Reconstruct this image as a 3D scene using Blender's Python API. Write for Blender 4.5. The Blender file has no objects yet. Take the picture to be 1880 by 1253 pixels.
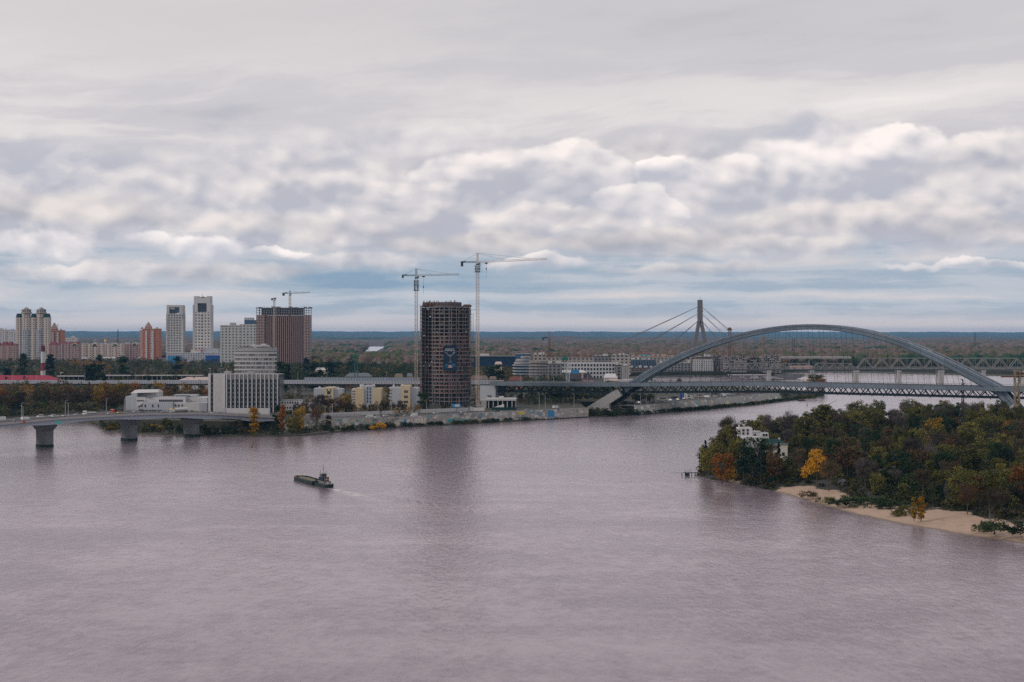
import bpy, math, random
import numpy as np
from mathutils import Vector, Matrix
from math import sin, cos, pi, radians

# ---------------------------------------------------------------- camera, sky, sun, exposure
F, CX, HR, H = 2600.0, 940.0, 613.0, 70.0        # focal length in photo pixels, centre column, horizon row, eye height
sc = bpy.context.scene
col = sc.collection
cam_d = bpy.data.cameras.new('camera'); cam = bpy.data.objects.new('camera', cam_d); col.objects.link(cam)
cam.location = (0, 0, H); cam.rotation_euler = (pi/2, 0, 0)
cam_d.sensor_width = 36; cam_d.lens = F/1880*36; cam_d.shift_y = -(626.5-HR)/1880
cam_d.clip_start = 1; cam_d.clip_end = 60000
sc.camera = cam
sc.view_settings.view_transform = 'Standard'; sc.view_settings.look = 'None'
sc.view_settings.exposure = 0.2; sc.view_settings.gamma = 1.0
cy = sc.cycles
cy.max_bounces = 4; cy.diffuse_bounces = 2; cy.glossy_bounces = 3; cy.transmission_bounces = 2
cy.transparent_max_bounces = 4; cy.volume_bounces = 0
cy.sample_clamp_indirect = 6.0
cy.use_denoising = False

class NT:
    """small wrapper for wiring shader nodes as expressions"""
    def __init__(s, tree): s.t = tree; s.n = tree.nodes; s.l = tree.links
    def new(s, ty, **kw):
        x = s.n.new(ty)
        for k, v in kw.items(): setattr(x, k, v)
        return x
    def put(s, sock, v):
        if isinstance(v, bpy.types.NodeSocket): s.l.new(v, sock)
        elif v is not None:
            if isinstance(v, (tuple, list)) and len(v) == 3 and sock.type == 'RGBA': v = (*v, 1)
            sock.default_value = v
    def m(s, op, a, b=None, c=None, clamp=False):
        x = s.new('ShaderNodeMath', operation=op, use_clamp=clamp)
        s.put(x.inputs[0], a)
        if b is not None: s.put(x.inputs[1], b)
        if c is not None: s.put(x.inputs[2], c)
        return x.outputs[0]
    def add(s, a, b): return s.m('ADD', a, b)
    def sub(s, a, b): return s.m('SUBTRACT', a, b)
    def mul(s, a, b): return s.m('MULTIPLY', a, b)
    def div(s, a, b): return s.m('DIVIDE', a, b)
    def ss(s, x, a, b, o0=0.0, o1=1.0):
        n = s.new('ShaderNodeMapRange', interpolation_type='SMOOTHSTEP')
        s.put(n.inputs[0], x); s.put(n.inputs[1], a); s.put(n.inputs[2], b); s.put(n.inputs[3], o0); s.put(n.inputs[4], o1)
        return n.outputs[0]
    def xyz(s, v):
        n = s.new('ShaderNodeSeparateXYZ'); s.put(n.inputs[0], v); return n.outputs
    def vec(s, x, y, z=0.0):
        n = s.new('ShaderNodeCombineXYZ'); s.put(n.inputs[0], x); s.put(n.inputs[1], y); s.put(n.inputs[2], z); return n.outputs[0]
    def noise(s, v, scale=1.0, detail=5.0, rough=0.5, dist=0.0, out=0):
        n = s.new('ShaderNodeTexNoise'); s.put(n.inputs['Vector'], v); s.put(n.inputs['Scale'], scale)
        s.put(n.inputs['Detail'], detail); s.put(n.inputs['Roughness'], rough); s.put(n.inputs['Distortion'], dist)
        return n.outputs[out]
    def mix(s, f, a, b, bt='MIX'):
        n = s.new('ShaderNodeMix', data_type='RGBA', blend_type=bt)
        s.put(n.inputs['Factor'], f)
        s.put(n.inputs[6], a); s.put(n.inputs[7], b)
        return n.outputs[2]
    def ramp(s, f, stops, interp='EASE'):
        n = s.new('ShaderNodeValToRGB'); n.color_ramp.interpolation = interp
        e = n.color_ramp.elements
        while len(e) < len(stops): e.new(0.5)
        for i, (p, c) in enumerate(stops): e[i].position = p; e[i].color = (*c, 1)
        s.put(n.inputs[0], f); return n.outputs[0]

SUN_EL, SUN_ROT = radians(32), radians(250)
world = bpy.data.worlds.new('World'); sc.world = world; world.use_nodes = True
world.cycles.sampling_method = 'MANUAL'; world.cycles.sample_map_resolution = 512
def build_sky():
    t = NT(world.node_tree); t.n.clear()
    d = t.xyz(t.new('ShaderNodeTexCoord').outputs['Generated'])
    hor = t.m('SQRT', t.add(t.mul(d[0], d[0]), t.mul(d[1], d[1])))
    u = t.m('ARCTAN2', d[0], d[1])                       # azimuth, radians
    v = t.m('ARCTAN2', d[2], hor)                        # elevation, radians
    sky = t.new('ShaderNodeTexSky', sky_type='NISHITA')
    sky.sun_disc = False; sky.sun_elevation = SUN_EL; sky.sun_rotation = SUN_ROT
    sky.altitude = 100; sky.air_density = 1.0; sky.dust_density = 1.0; sky.ozone_density = 2.0
    S = 1.0                                               # cloud radiance unit; the Background strength scales it back
    # fbm warp shared by everything
    uv = t.vec(u, v, 0.0)
    w1 = t.noise(t.vec(t.mul(u, 9.0), t.mul(v, 15.0), 0.7), 1.0, 6.0, 0.55, 0.0, 1)
    ws = t.xyz(w1)
    wu = t.mul(t.sub(ws[0], 0.5), 0.045); wv = t.mul(t.sub(ws[1], 0.5), 0.022)
    u2 = t.add(u, wu); v2 = t.add(v, wv)
    # high soft stratus, in wide slightly tilted streaks
    st = t.noise(t.vec(t.mul(u, 1.9), t.add(t.mul(v2, 13.0), t.mul(u, -1.1)), 8.4), 1.0, 6.0, 0.5, 0.3)
    st2 = t.noise(t.vec(t.mul(u2, 5.0), t.add(t.mul(v2, 34.0), t.mul(u, -2.4)), 7.7), 1.0, 7.0, 0.58, 0.3)
    stv = t.add(t.mul(st, 0.66), t.mul(st2, 0.34))
    c_hi = t.ramp(stv, [(0.39, SKYC['hi0']), (0.49, SKYC['hi1']), (0.57, SKYC['hi2']), (0.67, SKYC['hi3'])])
    vg = t.ss(t.add(v, t.mul(t.sub(st2, 0.5), 0.12)), 0.14, 0.24)
    c_hi = t.mix(t.mul(vg, 0.75), c_hi, SKYC['top'])
    # lumpy cumulus deck with relief: brightness from the slope of the cloud field
    def fb(uo, vo, z, k=1.0):
        return t.noise(t.vec(t.mul(t.add(u2, uo), 7.0*k), t.mul(t.add(v2, vo), 13.0*k), z), 1.0, 8.0, 0.57, 0.0)
    a0 = fb(0.0, 0.0, 1.3); a1 = fb(-0.006, 0.009, 1.3)
    def vb(uo, vo, k, sm=0.7):
        n = t.new('ShaderNodeTexVoronoi', feature='SMOOTH_F1', voronoi_dimensions='2D'); n.inputs['Scale'].default_value = 1.0; n.inputs['Detail'].default_value = 2.0; n.inputs['Roughness'].default_value = 0.55; n.inputs['Lacunarity'].default_value = 2.3; n.inputs['Smoothness'].default_value = sm
        t.put(n.inputs['Vector'], t.vec(t.mul(t.add(u2, uo), 12.0*k), t.mul(t.add(v2, vo), 19.0*k), 2.0)); return n.outputs['Distance']
    b0 = vb(0, 0, 1.0); b1 = vb(-0.005, 0.008, 1.0)
    rel = t.add(t.mul(t.sub(a0, a1), 2.0), t.mul(t.sub(b1, b0), 1.5))
    vd = t.ss(v, 0.040, 0.12)
    shade = t.m('ADD', t.add(t.mul(rel, 0.8), t.add(0.34, t.mul(vd, 0.16))), t.add(t.mul(t.sub(a0, 0.5), 1.3), t.mul(t.sub(0.45, b0), 0.35)), clamp=True)
    c_cu = t.ramp(shade, [(0.10, SKYC['cu0']), (0.38, SKYC['cu1']), (0.6, SKYC['cu2']), (0.88, SKYC['cu3'])])
    m_cu = t.mul(t.ss(t.add(v, t.mul(t.sub(a0, 0.5), 0.16)), 0.145, 0.10), 0.9)
    c = t.mix(m_cu, c_hi, c_cu)
    # low blue band with long flat clouds
    bands = t.noise(t.vec(t.mul(u, 2.6), t.mul(t.add(v, t.mul(wv, 0.45)), 66.0), 9.0), 1.0, 6.0, 0.5, 0.1)
    lows = t.noise(t.vec(t.mul(u2, 11.0), t.mul(v2, 46.0), 4.0), 1.0, 8.0, 0.58, 0.0)
    bf0 = t.add(t.mul(bands, 0.60), t.mul(lows, 0.40))
    # measured bands: dusty cloud, blue gap, pale bank, haze
    prof = t.new('ShaderNodeFloatCurve'); cu = prof.mapping.curves[0]
    pts = BANDS
    cu.points[0].location = pts[0]; cu.points[1].location = pts[-1]
    for q in pts[1:-1]: cu.points.new(*q)
    prof.mapping.update(); t.put(prof.inputs['Value'], t.m('DIVIDE', t.add(v, t.mul(wv, 0.30)), 0.08, clamp=True))
    bf = t.add(t.add(bf0, t.mul(t.sub(prof.outputs[0], 0.5), 0.32)), t.mul(t.ss(u, -0.06, -0.26), 0.055))
    c_low = t.ramp(bf, [(0.38, SKYC['lo0']), (0.47, SKYC['lo1']), (0.55, SKYC['lo2']), (0.68, SKYC['lo3'])])
    hz = t.ss(v, 0.020, 0.0)
    c_low = t.mix(t.mul(hz, 0.8), c_low, SKYC['horizon'])
    m_low = t.ss(t.add(v, t.mul(t.sub(lows, 0.5), 0.06)), 0.068, 0.048)
    c = t.mix(m_low, c, c_low)
    # placed cumulus heads: px, row, rx, ry, brightness, softness, strength
    edge = t.noise(t.vec(t.mul(u, 17.0), t.mul(v, 24.0), 2.2), 1.0, 7.0, 0.56, 0.0, 1)
    es = t.xyz(edge); e2 = t.xyz(t.noise(t.vec(t.mul(u, 60.0), t.mul(v, 80.0), 6.0), 1.0, 4.0, 0.6, 0.0, 1)); eu = t.add(t.mul(t.sub(es[0], 0.5), 0.026), t.mul(t.sub(e2[0], 0.5), 0.010)); ev = t.add(t.mul(t.sub(es[1], 0.5), 0.024), t.mul(t.sub(e2[1], 0.5), 0.009))
    for (px, row, rx, ry, b, soft, stg) in PUFFS:
        uc = math.atan((px-CX)/F); vc = (HR-row)/F
        du = t.div(t.sub(t.add(u, eu), uc), rx/F)
        dv = t.div(t.sub(t.add(v, ev), vc), ry/F)
        r = t.add(t.m('SQRT', t.add(t.mul(du, du), t.mul(dv, dv))), t.mul(t.sub(b0, 0.4), 0.35))
        mk = t.mul(t.ss(r, 1.0+soft, 1.0-soft), t.ss(dv, -1.0, 0.1))
        lit = t.m('ADD', t.add(t.mul(dv, 0.40), t.mul(du, 0.06)), t.add(t.add(0.40, t.mul(t.sub(e2[2], 0.5), 0.22)), t.mul(rel, 0.9)), clamp=True)
        cc = t.mix(lit, tuple(x*b for x in SKYC['pf0']), tuple(x*b for x in SKYC['pf1']))
        c = t.mix(t.mul(mk, stg), c, cc)
    # a little of the real sky colour comes through the thin cloud, much more in the blue gaps
    gap = t.mul(t.ss(bf, 0.50, 0.40), t.mul(m_low, t.ss(v, 0.012, 0.03)))
    skys = t.mix(1.0, sky.outputs[0], SKYC['skymul'], 'MULTIPLY')
    c10 = t.mix(1.0, c, (10.35, 10.15, 10.0), 'MULTIPLY')
    out = t.mix(t.mul(gap, 0.07), c10, skys)
    # below the horizon: dull ground glow
    out = t.mix(t.ss(v, 0.0, -0.02), out, (1.6, 1.7, 1.8))
    bg = t.new('ShaderNodeBackground'); t.put(bg.inputs[0], out); bg.inputs[1].default_value = 0.1
    o = t.new('ShaderNodeOutputWorld'); t.l.new(bg.outputs[0], o.inputs[0])
SKYC = dict(
    hi0=(0.42, 0.425, 0.475), hi1=(0.52, 0.515, 0.55), hi2=(0.66, 0.635, 0.64), hi3=(0.775, 0.74, 0.73), top=(0.50, 0.495, 0.52),
    cu0=(0.41, 0.43, 0.50), cu1=(0.50, 0.505, 0.56), cu2=(0.59, 0.58, 0.605), cu3=(0.71, 0.675, 0.67),
    lo0=(0.215, 0.31, 0.43), lo1=(0.33, 0.40, 0.485), lo2=(0.45, 0.49, 0.55), lo3=(0.60, 0.57, 0.58),
    horizon=(0.74, 0.62, 0.58), pf0=(0.44, 0.455, 0.52), pf1=(0.86, 0.805, 0.785), skymul=(1.0, 1.3, 1.6))
# elevation profile of the low bands (0 = horizon, 1 = 4.6 degrees): <0.5 bluer, >0.5 cloudier
BANDS = [(0.0, 0.5), (0.08, 0.56), (0.17, 0.46), (0.24, 0.52), (0.31, 0.68), (0.38, 0.46), (0.46, 0.28), (0.54, 0.36), (0.64, 0.55), (0.78, 0.62), (1.0, 0.68)]
PUFFS = [
    (60, 405, 260, 44, 0.80, 0.35, 0.85), (330, 415, 150, 30, 0.86, 0.45, 0.7), (600, 418, 200, 32, 0.84, 0.4, 0.75), (760, 270, 200, 50, 1.0, 0.5, 0.5), (1140, 290, 150, 40, 0.82, 0.4, 0.75), (1400, 300, 120, 44, 0.88, 0.45, 0.6),
    (1540, 310, 150, 75, 0.98, 0.2, 0.85), (1655, 305, 115, 62, 1.0, 0.08, 0.95), (1450, 315, 100, 78, 1.02, 0.3, 0.8), (1815, 345, 165, 84, 0.92, 0.10, 0.92),
    (930, 330, 120, 52, 0.93, 0.2, 0.8), (1060, 322, 118, 72, 0.98, 0.08, 0.95), (1320, 350, 170, 66, 0.96, 0.07, 0.95), (1228, 332, 72, 42, 1.02, 0.07, 0.95), (1165, 382, 112, 56, 1.0, 0.06, 0.96),
    (850, 335, 100, 60, 0.96, 0.12, 0.9), (770, 386, 180, 44, 0.94, 0.14, 0.88), (600, 345, 150, 46, 0.93, 0.3, 0.7), (1030, 408, 170, 42, 0.90, 0.12, 0.9), (380, 350, 200, 50, 0.92, 0.4, 0.6),
    (1220, 446, 220, 32, 0.80, 0.2, 0.9), (1560, 412, 280, 46, 0.84, 0.18, 0.88), (1830, 440, 150, 28, 0.84, 0.25, 0.8), (860, 448, 190, 28, 0.80, 0.25, 0.85), (990, 484, 100, 20, 0.98, 0.16, 0.85), (1780, 497, 160, 10, 0.98, 0.2, 0.75), (1450, 455, 160, 20, 0.84, 0.3, 0.7),
    (60, 466, 120, 26, 1.04, 0.25, 0.85), (388, 466, 70, 24, 1.10, 0.2, 0.9), (280, 458, 66, 18, 1.06, 0.25, 0.85), (510, 466, 56, 10, 1.06, 0.25, 0.85),
    (150, 508, 180, 22, 0.94, 0.25, 0.85), (670, 484, 110, 22, 0.94, 0.2, 0.85), (420, 505, 160, 22, 0.84, 0.3, 0.8), (1250, 492, 160, 14, 0.86, 0.3, 0.7)]
build_sky()
sun_d = bpy.data.lights.new('sun', 'SUN'); sun = bpy.data.objects.new('sun', sun_d); col.objects.link(sun)
sun_d.energy = 1.2; sun_d.angle = radians(14); sun_d.color = (1.0, 0.93, 0.86)
sd = Vector((sin(SUN_ROT)*cos(SUN_EL), cos(SUN_ROT)*cos(SUN_EL), sin(SUN_EL)))    # towards the sun
sun.rotation_euler = sd.to_track_quat('Z', 'Y').to_euler(); sun.location = (0, 0, 400)

# ---------------------------------------------------------------- helpers
R = random.Random(7)
def PX(px, Y): return (px-CX)/F*Y
def ZR(row, Y): return H-(row-HR)*Y/F
def YG(row, z=0.0): return (H-z)*F/(row-HR)
def gp(px, row, z=0.0):
    Y = YG(row, z); return (PX(px, Y), Y)
GZ = 7.4                                                  # level of the built-up ground above the river

def mat(name, c, rough=0.85, var=0.18, scale=0.3, metal=0.0, spec=0.3, panel=0.0):
    m = bpy.data.materials.new(name); m.use_nodes = True
    t = NT(m.node_tree); b = t.n['Principled BSDF']
    p = t.new('ShaderNodeTexCoord').outputs['Object']
    n = t.noise(p, scale, 6.0, 0.6)
    n2 = t.noise(t.vec(*[t.mul(o, k) for o, k in zip(t.xyz(p), (1.2, 1.2, 0.12))]), 1.0, 4.0, 0.6)   # vertical weather streaks
    f = t.add(t.mul(t.sub(n, 0.5), 2*var), t.mul(t.sub(n2, 0.5), var))
    k = t.add(1.0, f)
    if panel:                                             # fabricated segments of slightly different paint with dark joints
        px_ = t.div(t.add(t.xyz(p)[0], 1000.0), panel); wn = t.new('ShaderNodeTexWhiteNoise', noise_dimensions='1D'); t.put(wn.inputs['W'], t.m('FLOOR', px_))
        k = t.mul(t.add(k, t.mul(t.sub(wn.outputs[0], 0.5), 0.22)), t.sub(1.0, t.mul(t.m('LESS_THAN', t.m('FRACT', px_), 0.05), 0.35)))
    cc = t.new('ShaderNodeVectorMath', operation='SCALE'); cc.inputs[0].default_value = c; t.put(cc.inputs['Scale'], k)
    t.l.new(cc.outputs[0], b.inputs['Base Color'])
    b.inputs['Roughness'].default_value = rough; b.inputs['Metallic'].default_value = metal
    b.inputs['Specular IOR Level'].default_value = spec
    return m
def facmat(name, wall, win, dx, dz, fx, fz, var=0.12, band=None, ox=0.0):
    """wall with a procedural window grid in metres (far facades whose windows are below a pixel)"""
    m = bpy.data.materials.new(name); m.use_nodes = True
    t = NT(m.node_tree); b = t.n['Principled BSDF']
    tc = t.new('ShaderNodeTexCoord'); p = t.xyz(tc.outputs['Object'])
    nrm = t.xyz(tc.outputs['Normal'])
    u = t.div(t.add(t.add(p[0], p[1]), 500.0+ox), dx); z = t.div(t.add(p[2], 0.01), dz)
    mu = t.m('LESS_THAN', t.m('FRACT', u), fx); mz = t.m('LESS_THAN', t.m('FRACT', z), fz)
    flat = t.m('LESS_THAN', t.m('ABSOLUTE', nrm[2]), 0.5)
    wn = t.new('ShaderNodeTexWhiteNoise', noise_dimensions='2D'); t.put(wn.inputs[0], t.vec(t.m('FLOOR', u), t.m('FLOOR', z)))
    mk = t.mul(t.mul(mu, mz), flat)
    wcol = t.mix(wn.outputs[0], tuple(x*0.45 for x in win), tuple(min(1, x*2.2) for x in win))
    n = t.noise(tc.outputs['Object'], 0.15, 5.0, 0.6)
    base = t.mix(n, tuple(x*(1-var*1.6) for x in wall), tuple(x*(1+var*1.2) for x in wall))
    if band:
        base = t.mix(t.mul(t.m('GREATER_THAN', t.m('FRACT', z), band[0]), flat), base, band[1])
    t.l.new(t.mix(mk, base, wcol), b.inputs['Base Color'])
    t.put(b.inputs['Roughness'], t.sub(0.85, t.mul(mk, 0.6)))
    return m

M = {}
def mm(k, *a, **kw):
    if k not in M: M[k] = mat(k, *a, **kw)
    return M[k]
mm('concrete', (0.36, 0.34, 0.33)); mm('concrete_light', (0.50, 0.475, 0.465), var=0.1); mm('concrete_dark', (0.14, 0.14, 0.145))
mm('slab', (0.225, 0.195, 0.185), var=0.35, scale=0.12); mm('pier_grey', (0.15, 0.155, 0.16), var=0.3, scale=0.15); mm('girder_blue', (0.34, 0.37, 0.43), var=0.08); mm('void', (0.018, 0.02, 0.024), var=0.3); mm('grey_wall', (0.11, 0.105, 0.115), var=0.35)  # pier concrete darkened to hold the shade under the road bridge deck
mm('brick', (0.15, 0.055, 0.045), var=0.3, scale=0.5); mm('brick_orange', (0.36, 0.13, 0.075), var=0.15)
mm('steel', (0.145, 0.18, 0.22), rough=0.5, var=0.16, scale=0.06, panel=8.5); mm('steel_light', (0.19, 0.225, 0.27), rough=0.5, var=0.12, scale=0.06, panel=8.5)
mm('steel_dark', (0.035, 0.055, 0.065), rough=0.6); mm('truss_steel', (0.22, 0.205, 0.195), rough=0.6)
mm('white', (0.55, 0.53, 0.53), var=0.1); mm('cream', (0.56, 0.45, 0.29), var=0.08); mm('pale_grey', (0.42, 0.43, 0.47), var=0.08)
mm('crane_grey', (0.20, 0.18, 0.18), var=0.1); mm('crane_pale', (0.50, 0.40, 0.34), var=0.15); mm('crane_dark', (0.05, 0.055, 0.06))
mm('crane_red', (0.35, 0.10, 0.06)); mm('crane_yellow', (0.25, 0.19, 0.115), var=0.35); mm('teal', (0.03, 0.14, 0.12))
mm('red_paint', (0.45, 0.03, 0.035), var=0.1); mm('roof_red', (0.20, 0.05, 0.06), var=0.12, scale=0.1); mm('roof_green', (0.010, 0.038, 0.035), var=0.2)
mm('roof_grey', (0.25, 0.25, 0.26)); mm('roof_pink', (0.46, 0.36, 0.33)); mm('roof_dark', (0.05, 0.045, 0.05))
mm('glass_dark', (0.02, 0.028, 0.038), rough=0.15, spec=0.6, var=0.4, scale=0.2); mm('glass_blue', (0.03, 0.07, 0.13), rough=0.15, spec=0.6, var=0.3)
mm('curtain', (0.26, 0.26, 0.28), rough=0.4, var=0.4, scale=0.6); mm('barrier', (0.31, 0.32, 0.36), rough=0.4, var=0.12); mm('asphalt', (0.07, 0.068, 0.07), var=0.2, scale=0.1)
mm('blue_panel', (0.02, 0.08, 0.30)); mm('gold', (0.55, 0.30, 0.06), rough=0.3, metal=0.8); mm('rust', (0.15, 0.07, 0.035), var=0.3)
mm('trunk', (0.075, 0.06, 0.05), var=0.3, scale=1.0); mm('birch', (0.42, 0.40, 0.37), var=0.3, scale=1.0)
mm('hull', (0.018, 0.032, 0.032), var=0.4, scale=0.4); mm('sand_cargo', (0.17, 0.145, 0.105), var=0.35, scale=0.5)
mm('tyre', (0.02, 0.02, 0.02)); mm('navy', (0.010, 0.028, 0.06), var=0.25); mm('pink', (0.46, 0.30, 0.27), var=0.12)
mm('kerb', (0.35, 0.34, 0.32)); mm('line', (0.7, 0.7, 0.68)); mm('graf_blue', (0.05, 0.22, 0.42)); mm('graf_teal', (0.05, 0.35, 0.33)); mm('graf_yellow', (0.55, 0.42, 0.08))

class MB:
    """collects boxes, bars and tubes; build() links them as ONE mesh object"""
    def __init__(s): s.v = []; s.f = []
    def _q(s, vs, fs):
        o = len(s.v); s.v += [tuple(p) for p in vs]; s.f += [tuple(i+o for i in f) for f in fs]; return s
    def box(s, x0, x1, y0, y1, z0, z1):
        return s._q([(x0, y0, z0), (x1, y0, z0), (x1, y1, z0), (x0, y1, z0), (x0, y0, z1), (x1, y0, z1), (x1, y1, z1), (x0, y1, z1)],
                    [(0, 3, 2, 1), (4, 5, 6, 7), (0, 1, 5, 4), (1, 2, 6, 5), (2, 3, 7, 6), (3, 0, 4, 7)])
    def bar(s, a, b, w, h=None, up=(0, 0, 1)):
        h = h or w; a = Vector(a); b = Vector(b); d = (b-a)
        if d.length < 1e-6: return s
        d.normalize(); u = Vector(up)
        if abs(d.dot(u)) > 0.98: u = Vector((0, 1, 0))
        r = d.cross(u).normalized(); q = r.cross(d).normalized()
        vs = [p + r*i*w/2 + q*j*h/2 for p in (a, b) for i, j in ((-1, -1), (1, -1), (1, 1), (-1, 1))]
        return s._q(vs, [(0, 1, 2, 3), (7, 6, 5, 4), (0, 4, 5, 1), (1, 5, 6, 2), (2, 6, 7, 3), (3, 7, 4, 0)])
    def cyl(s, a, b, r0, r1=None, n=10, cap=True):
        r1 = r0 if r1 is None else r1; a = Vector(a); b = Vector(b); d = (b-a).normalized()
        u = Vector((1, 0, 0)) if abs(d.x) < 0.9 else Vector((0, 1, 0))
        r = d.cross(u).normalized(); q = d.cross(r).normalized()
        vs = [p + (r*cos(2*pi*k/n) + q*sin(2*pi*k/n))*rr for p, rr in ((a, r0), (b, r1)) for k in range(n)]
        fs = [(k, (k+1) % n, n+(k+1) % n, n+k) for k in range(n)]
        if cap: fs += [tuple(range(n))[::-1], tuple(range(n, 2*n))]
        return s._q(vs, fs)
    def prism(s, poly, z0, z1, taper=None):
        n = len(poly); top = taper or poly
        a = sum(poly[i][0]*poly[(i+1) % n][1]-poly[(i+1) % n][0]*poly[i][1] for i in range(n))
        if a < 0: poly = poly[::-1]; top = top[::-1]
        vs = [(x, y, z0) for x, y in poly]+[(x, y, z1) for x, y in top]
        return s._q(vs, [tuple(range(n))[::-1], tuple(range(n, 2*n))]+[(k, (k+1) % n, n+(k+1) % n, n+k) for k in range(n)])
    def dome(s, c, r, hz, n=12, m=4):
        cx, cy_, cz = c; vs = []; fs = []
        for j in range(m):
            a = j/m*pi/2
            vs += [(cx+r*cos(a)*cos(2*pi*k/n), cy_+r*cos(a)*sin(2*pi*k/n), cz+hz*sin(a)) for k in range(n)]
        vs.append((cx, cy_, cz+hz))
        for j in range(m-1): fs += [(j*n+k, j*n+(k+1) % n, (j+1)*n+(k+1) % n, (j+1)*n+k) for k in range(n)]
        fs += [((m-1)*n+k, (m-1)*n+(k+1) % n, m*n) for k in range(n)]
        return s._q(vs, fs)
    def quad(s, *p): return s._q(p, [tuple(range(len(p)))])
    def build(s, name, m, parent=None, loc=None):
        me = bpy.data.meshes.new(name); me.from_pydata(s.v, [], s.f); me.update()
        if isinstance(m, str): m = M[m]
        me.materials.append(m)
        o = bpy.data.objects.new(name, me); col.objects.link(o)
        if parent is not None: o.parent = parent
        if loc is not None: o.location = loc
        return o
def tag(o, label=None, cat=None, group=None, kind=None):
    if label: o['label'] = label
    if cat: o['category'] = cat
    if group: o['group'] = group
    if kind: o['kind'] = kind
    return o
def thing(name, label, cat, loc=(0, 0, 0), rz=0.0, group=None):
    o = bpy.data.objects.new(name, None); col.objects.link(o); o.empty_display_size = 1
    o.location = loc; o.rotation_euler = (0, 0, rz)
    return tag(o, label, cat, group)
def dup(o, parent=None, keep=True):
    c = o.copy(); col.objects.link(c)
    if parent is not None: c.parent = parent
    for ch in list(o.children): dup(ch, c)
    return c
def clip_parts(root, objs_args):
    pass
FOOT = []                                                  # building footprints that trees keep clear of
def B(name, label, px0, px1, base, Y=None, z0=GZ, cat='building', rz=0.0, dep=20, group=None):
    """an Empty at the base of a building; returns it, its half width and metres per photo pixel"""
    Y = Y or YG(base, z0); s = Y/F
    r = thing(name, label, cat, (PX((px0+px1)/2, Y), Y, z0), rz, group)
    FOOT.append(((px0-2)/1.0, (px1+2), Y-25, Y+dep+4))
    return r, (px1-px0)/2*s, s, Y
def windows(root, xs, zs, y, w, h, m='glass_dark', name='window', t=0.12, side=False, limit=100, skip=None):
    """each window a part of its own; past a hundred the rest become one part"""
    me = None; n = 0; rest = MB()
    for z in zs:
        for x in xs:
            if skip and skip(x, z): continue
            if n < limit:
                if me is None:
                    b = MB()
                    (b.box(-t, t, -w/2, w/2, -h/2, h/2) if side else b.box(-w/2, w/2, -t, t, -h/2, h/2))
                    o = b.build(name, m, root); me = o.data
                else:
                    o = bpy.data.objects.new(name, me); col.objects.link(o); o.parent = root
                o.location = (y, x, z) if side else (x, y, z)
            else:
                if side: rest.box(y-t, y+t, x-w/2, x+w/2, z-h/2, z+h/2)
                else: rest.box(x-w/2, x+w/2, y-t, y+t, z-h/2, z+h/2)
            n += 1
    if rest.v: rest.build(name, m, root)['kind'] = 'stuff'
def lin(a, b, n): return [a+(b-a)*i/(n-1) for i in range(n)] if n > 1 else [(a+b)/2]
# ---------------------------------------------------------------- water, ground, far hills
def inside(P, X, Y):
    """vectorised point in polygon"""
    r = np.zeros(X.shape, bool); n = len(P); j = n-1
    for i in range(n):
        xi, yi = P[i]; xj, yj = P[j]
        c = ((yi > Y) != (yj > Y)) & (X < (xj-xi)*(Y-yi)/((yj-yi) or 1e-9)+xi); r ^= c; j = i
    return r
def edge_dist(P, X, Y, closed=True):
    d = np.full(X.shape, 1e9); n = len(P)
    for i in range(n if closed else n-1):
        ax, ay = P[i]; bx, by = P[(i+1) % n]
        L = (bx-ax)**2+(by-ay)**2 or 1e-9
        t = np.clip(((X-ax)*(bx-ax)+(Y-ay)*(by-ay))/L, 0, 1)
        d = np.minimum(d, np.hypot(X-ax-t*(bx-ax), Y-ay-t*(by-ay)))
    return d
def smooth_poly(P, it=2, amp=0.0, seed=1):
    rr = random.Random(seed)
    for _ in range(it):
        Q = []
        for i in range(len(P)-1):
            a, b = P[i], P[i+1]
            Q += [(a[0]*.75+b[0]*.25, a[1]*.75+b[1]*.25), (a[0]*.25+b[0]*.75, a[1]*.25+b[1]*.75)]
        P = [P[0]]+Q+[P[-1]]
    return [(x+rr.uniform(-amp, amp), y+rr.uniform(-amp, amp)) for x, y in P]

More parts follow.
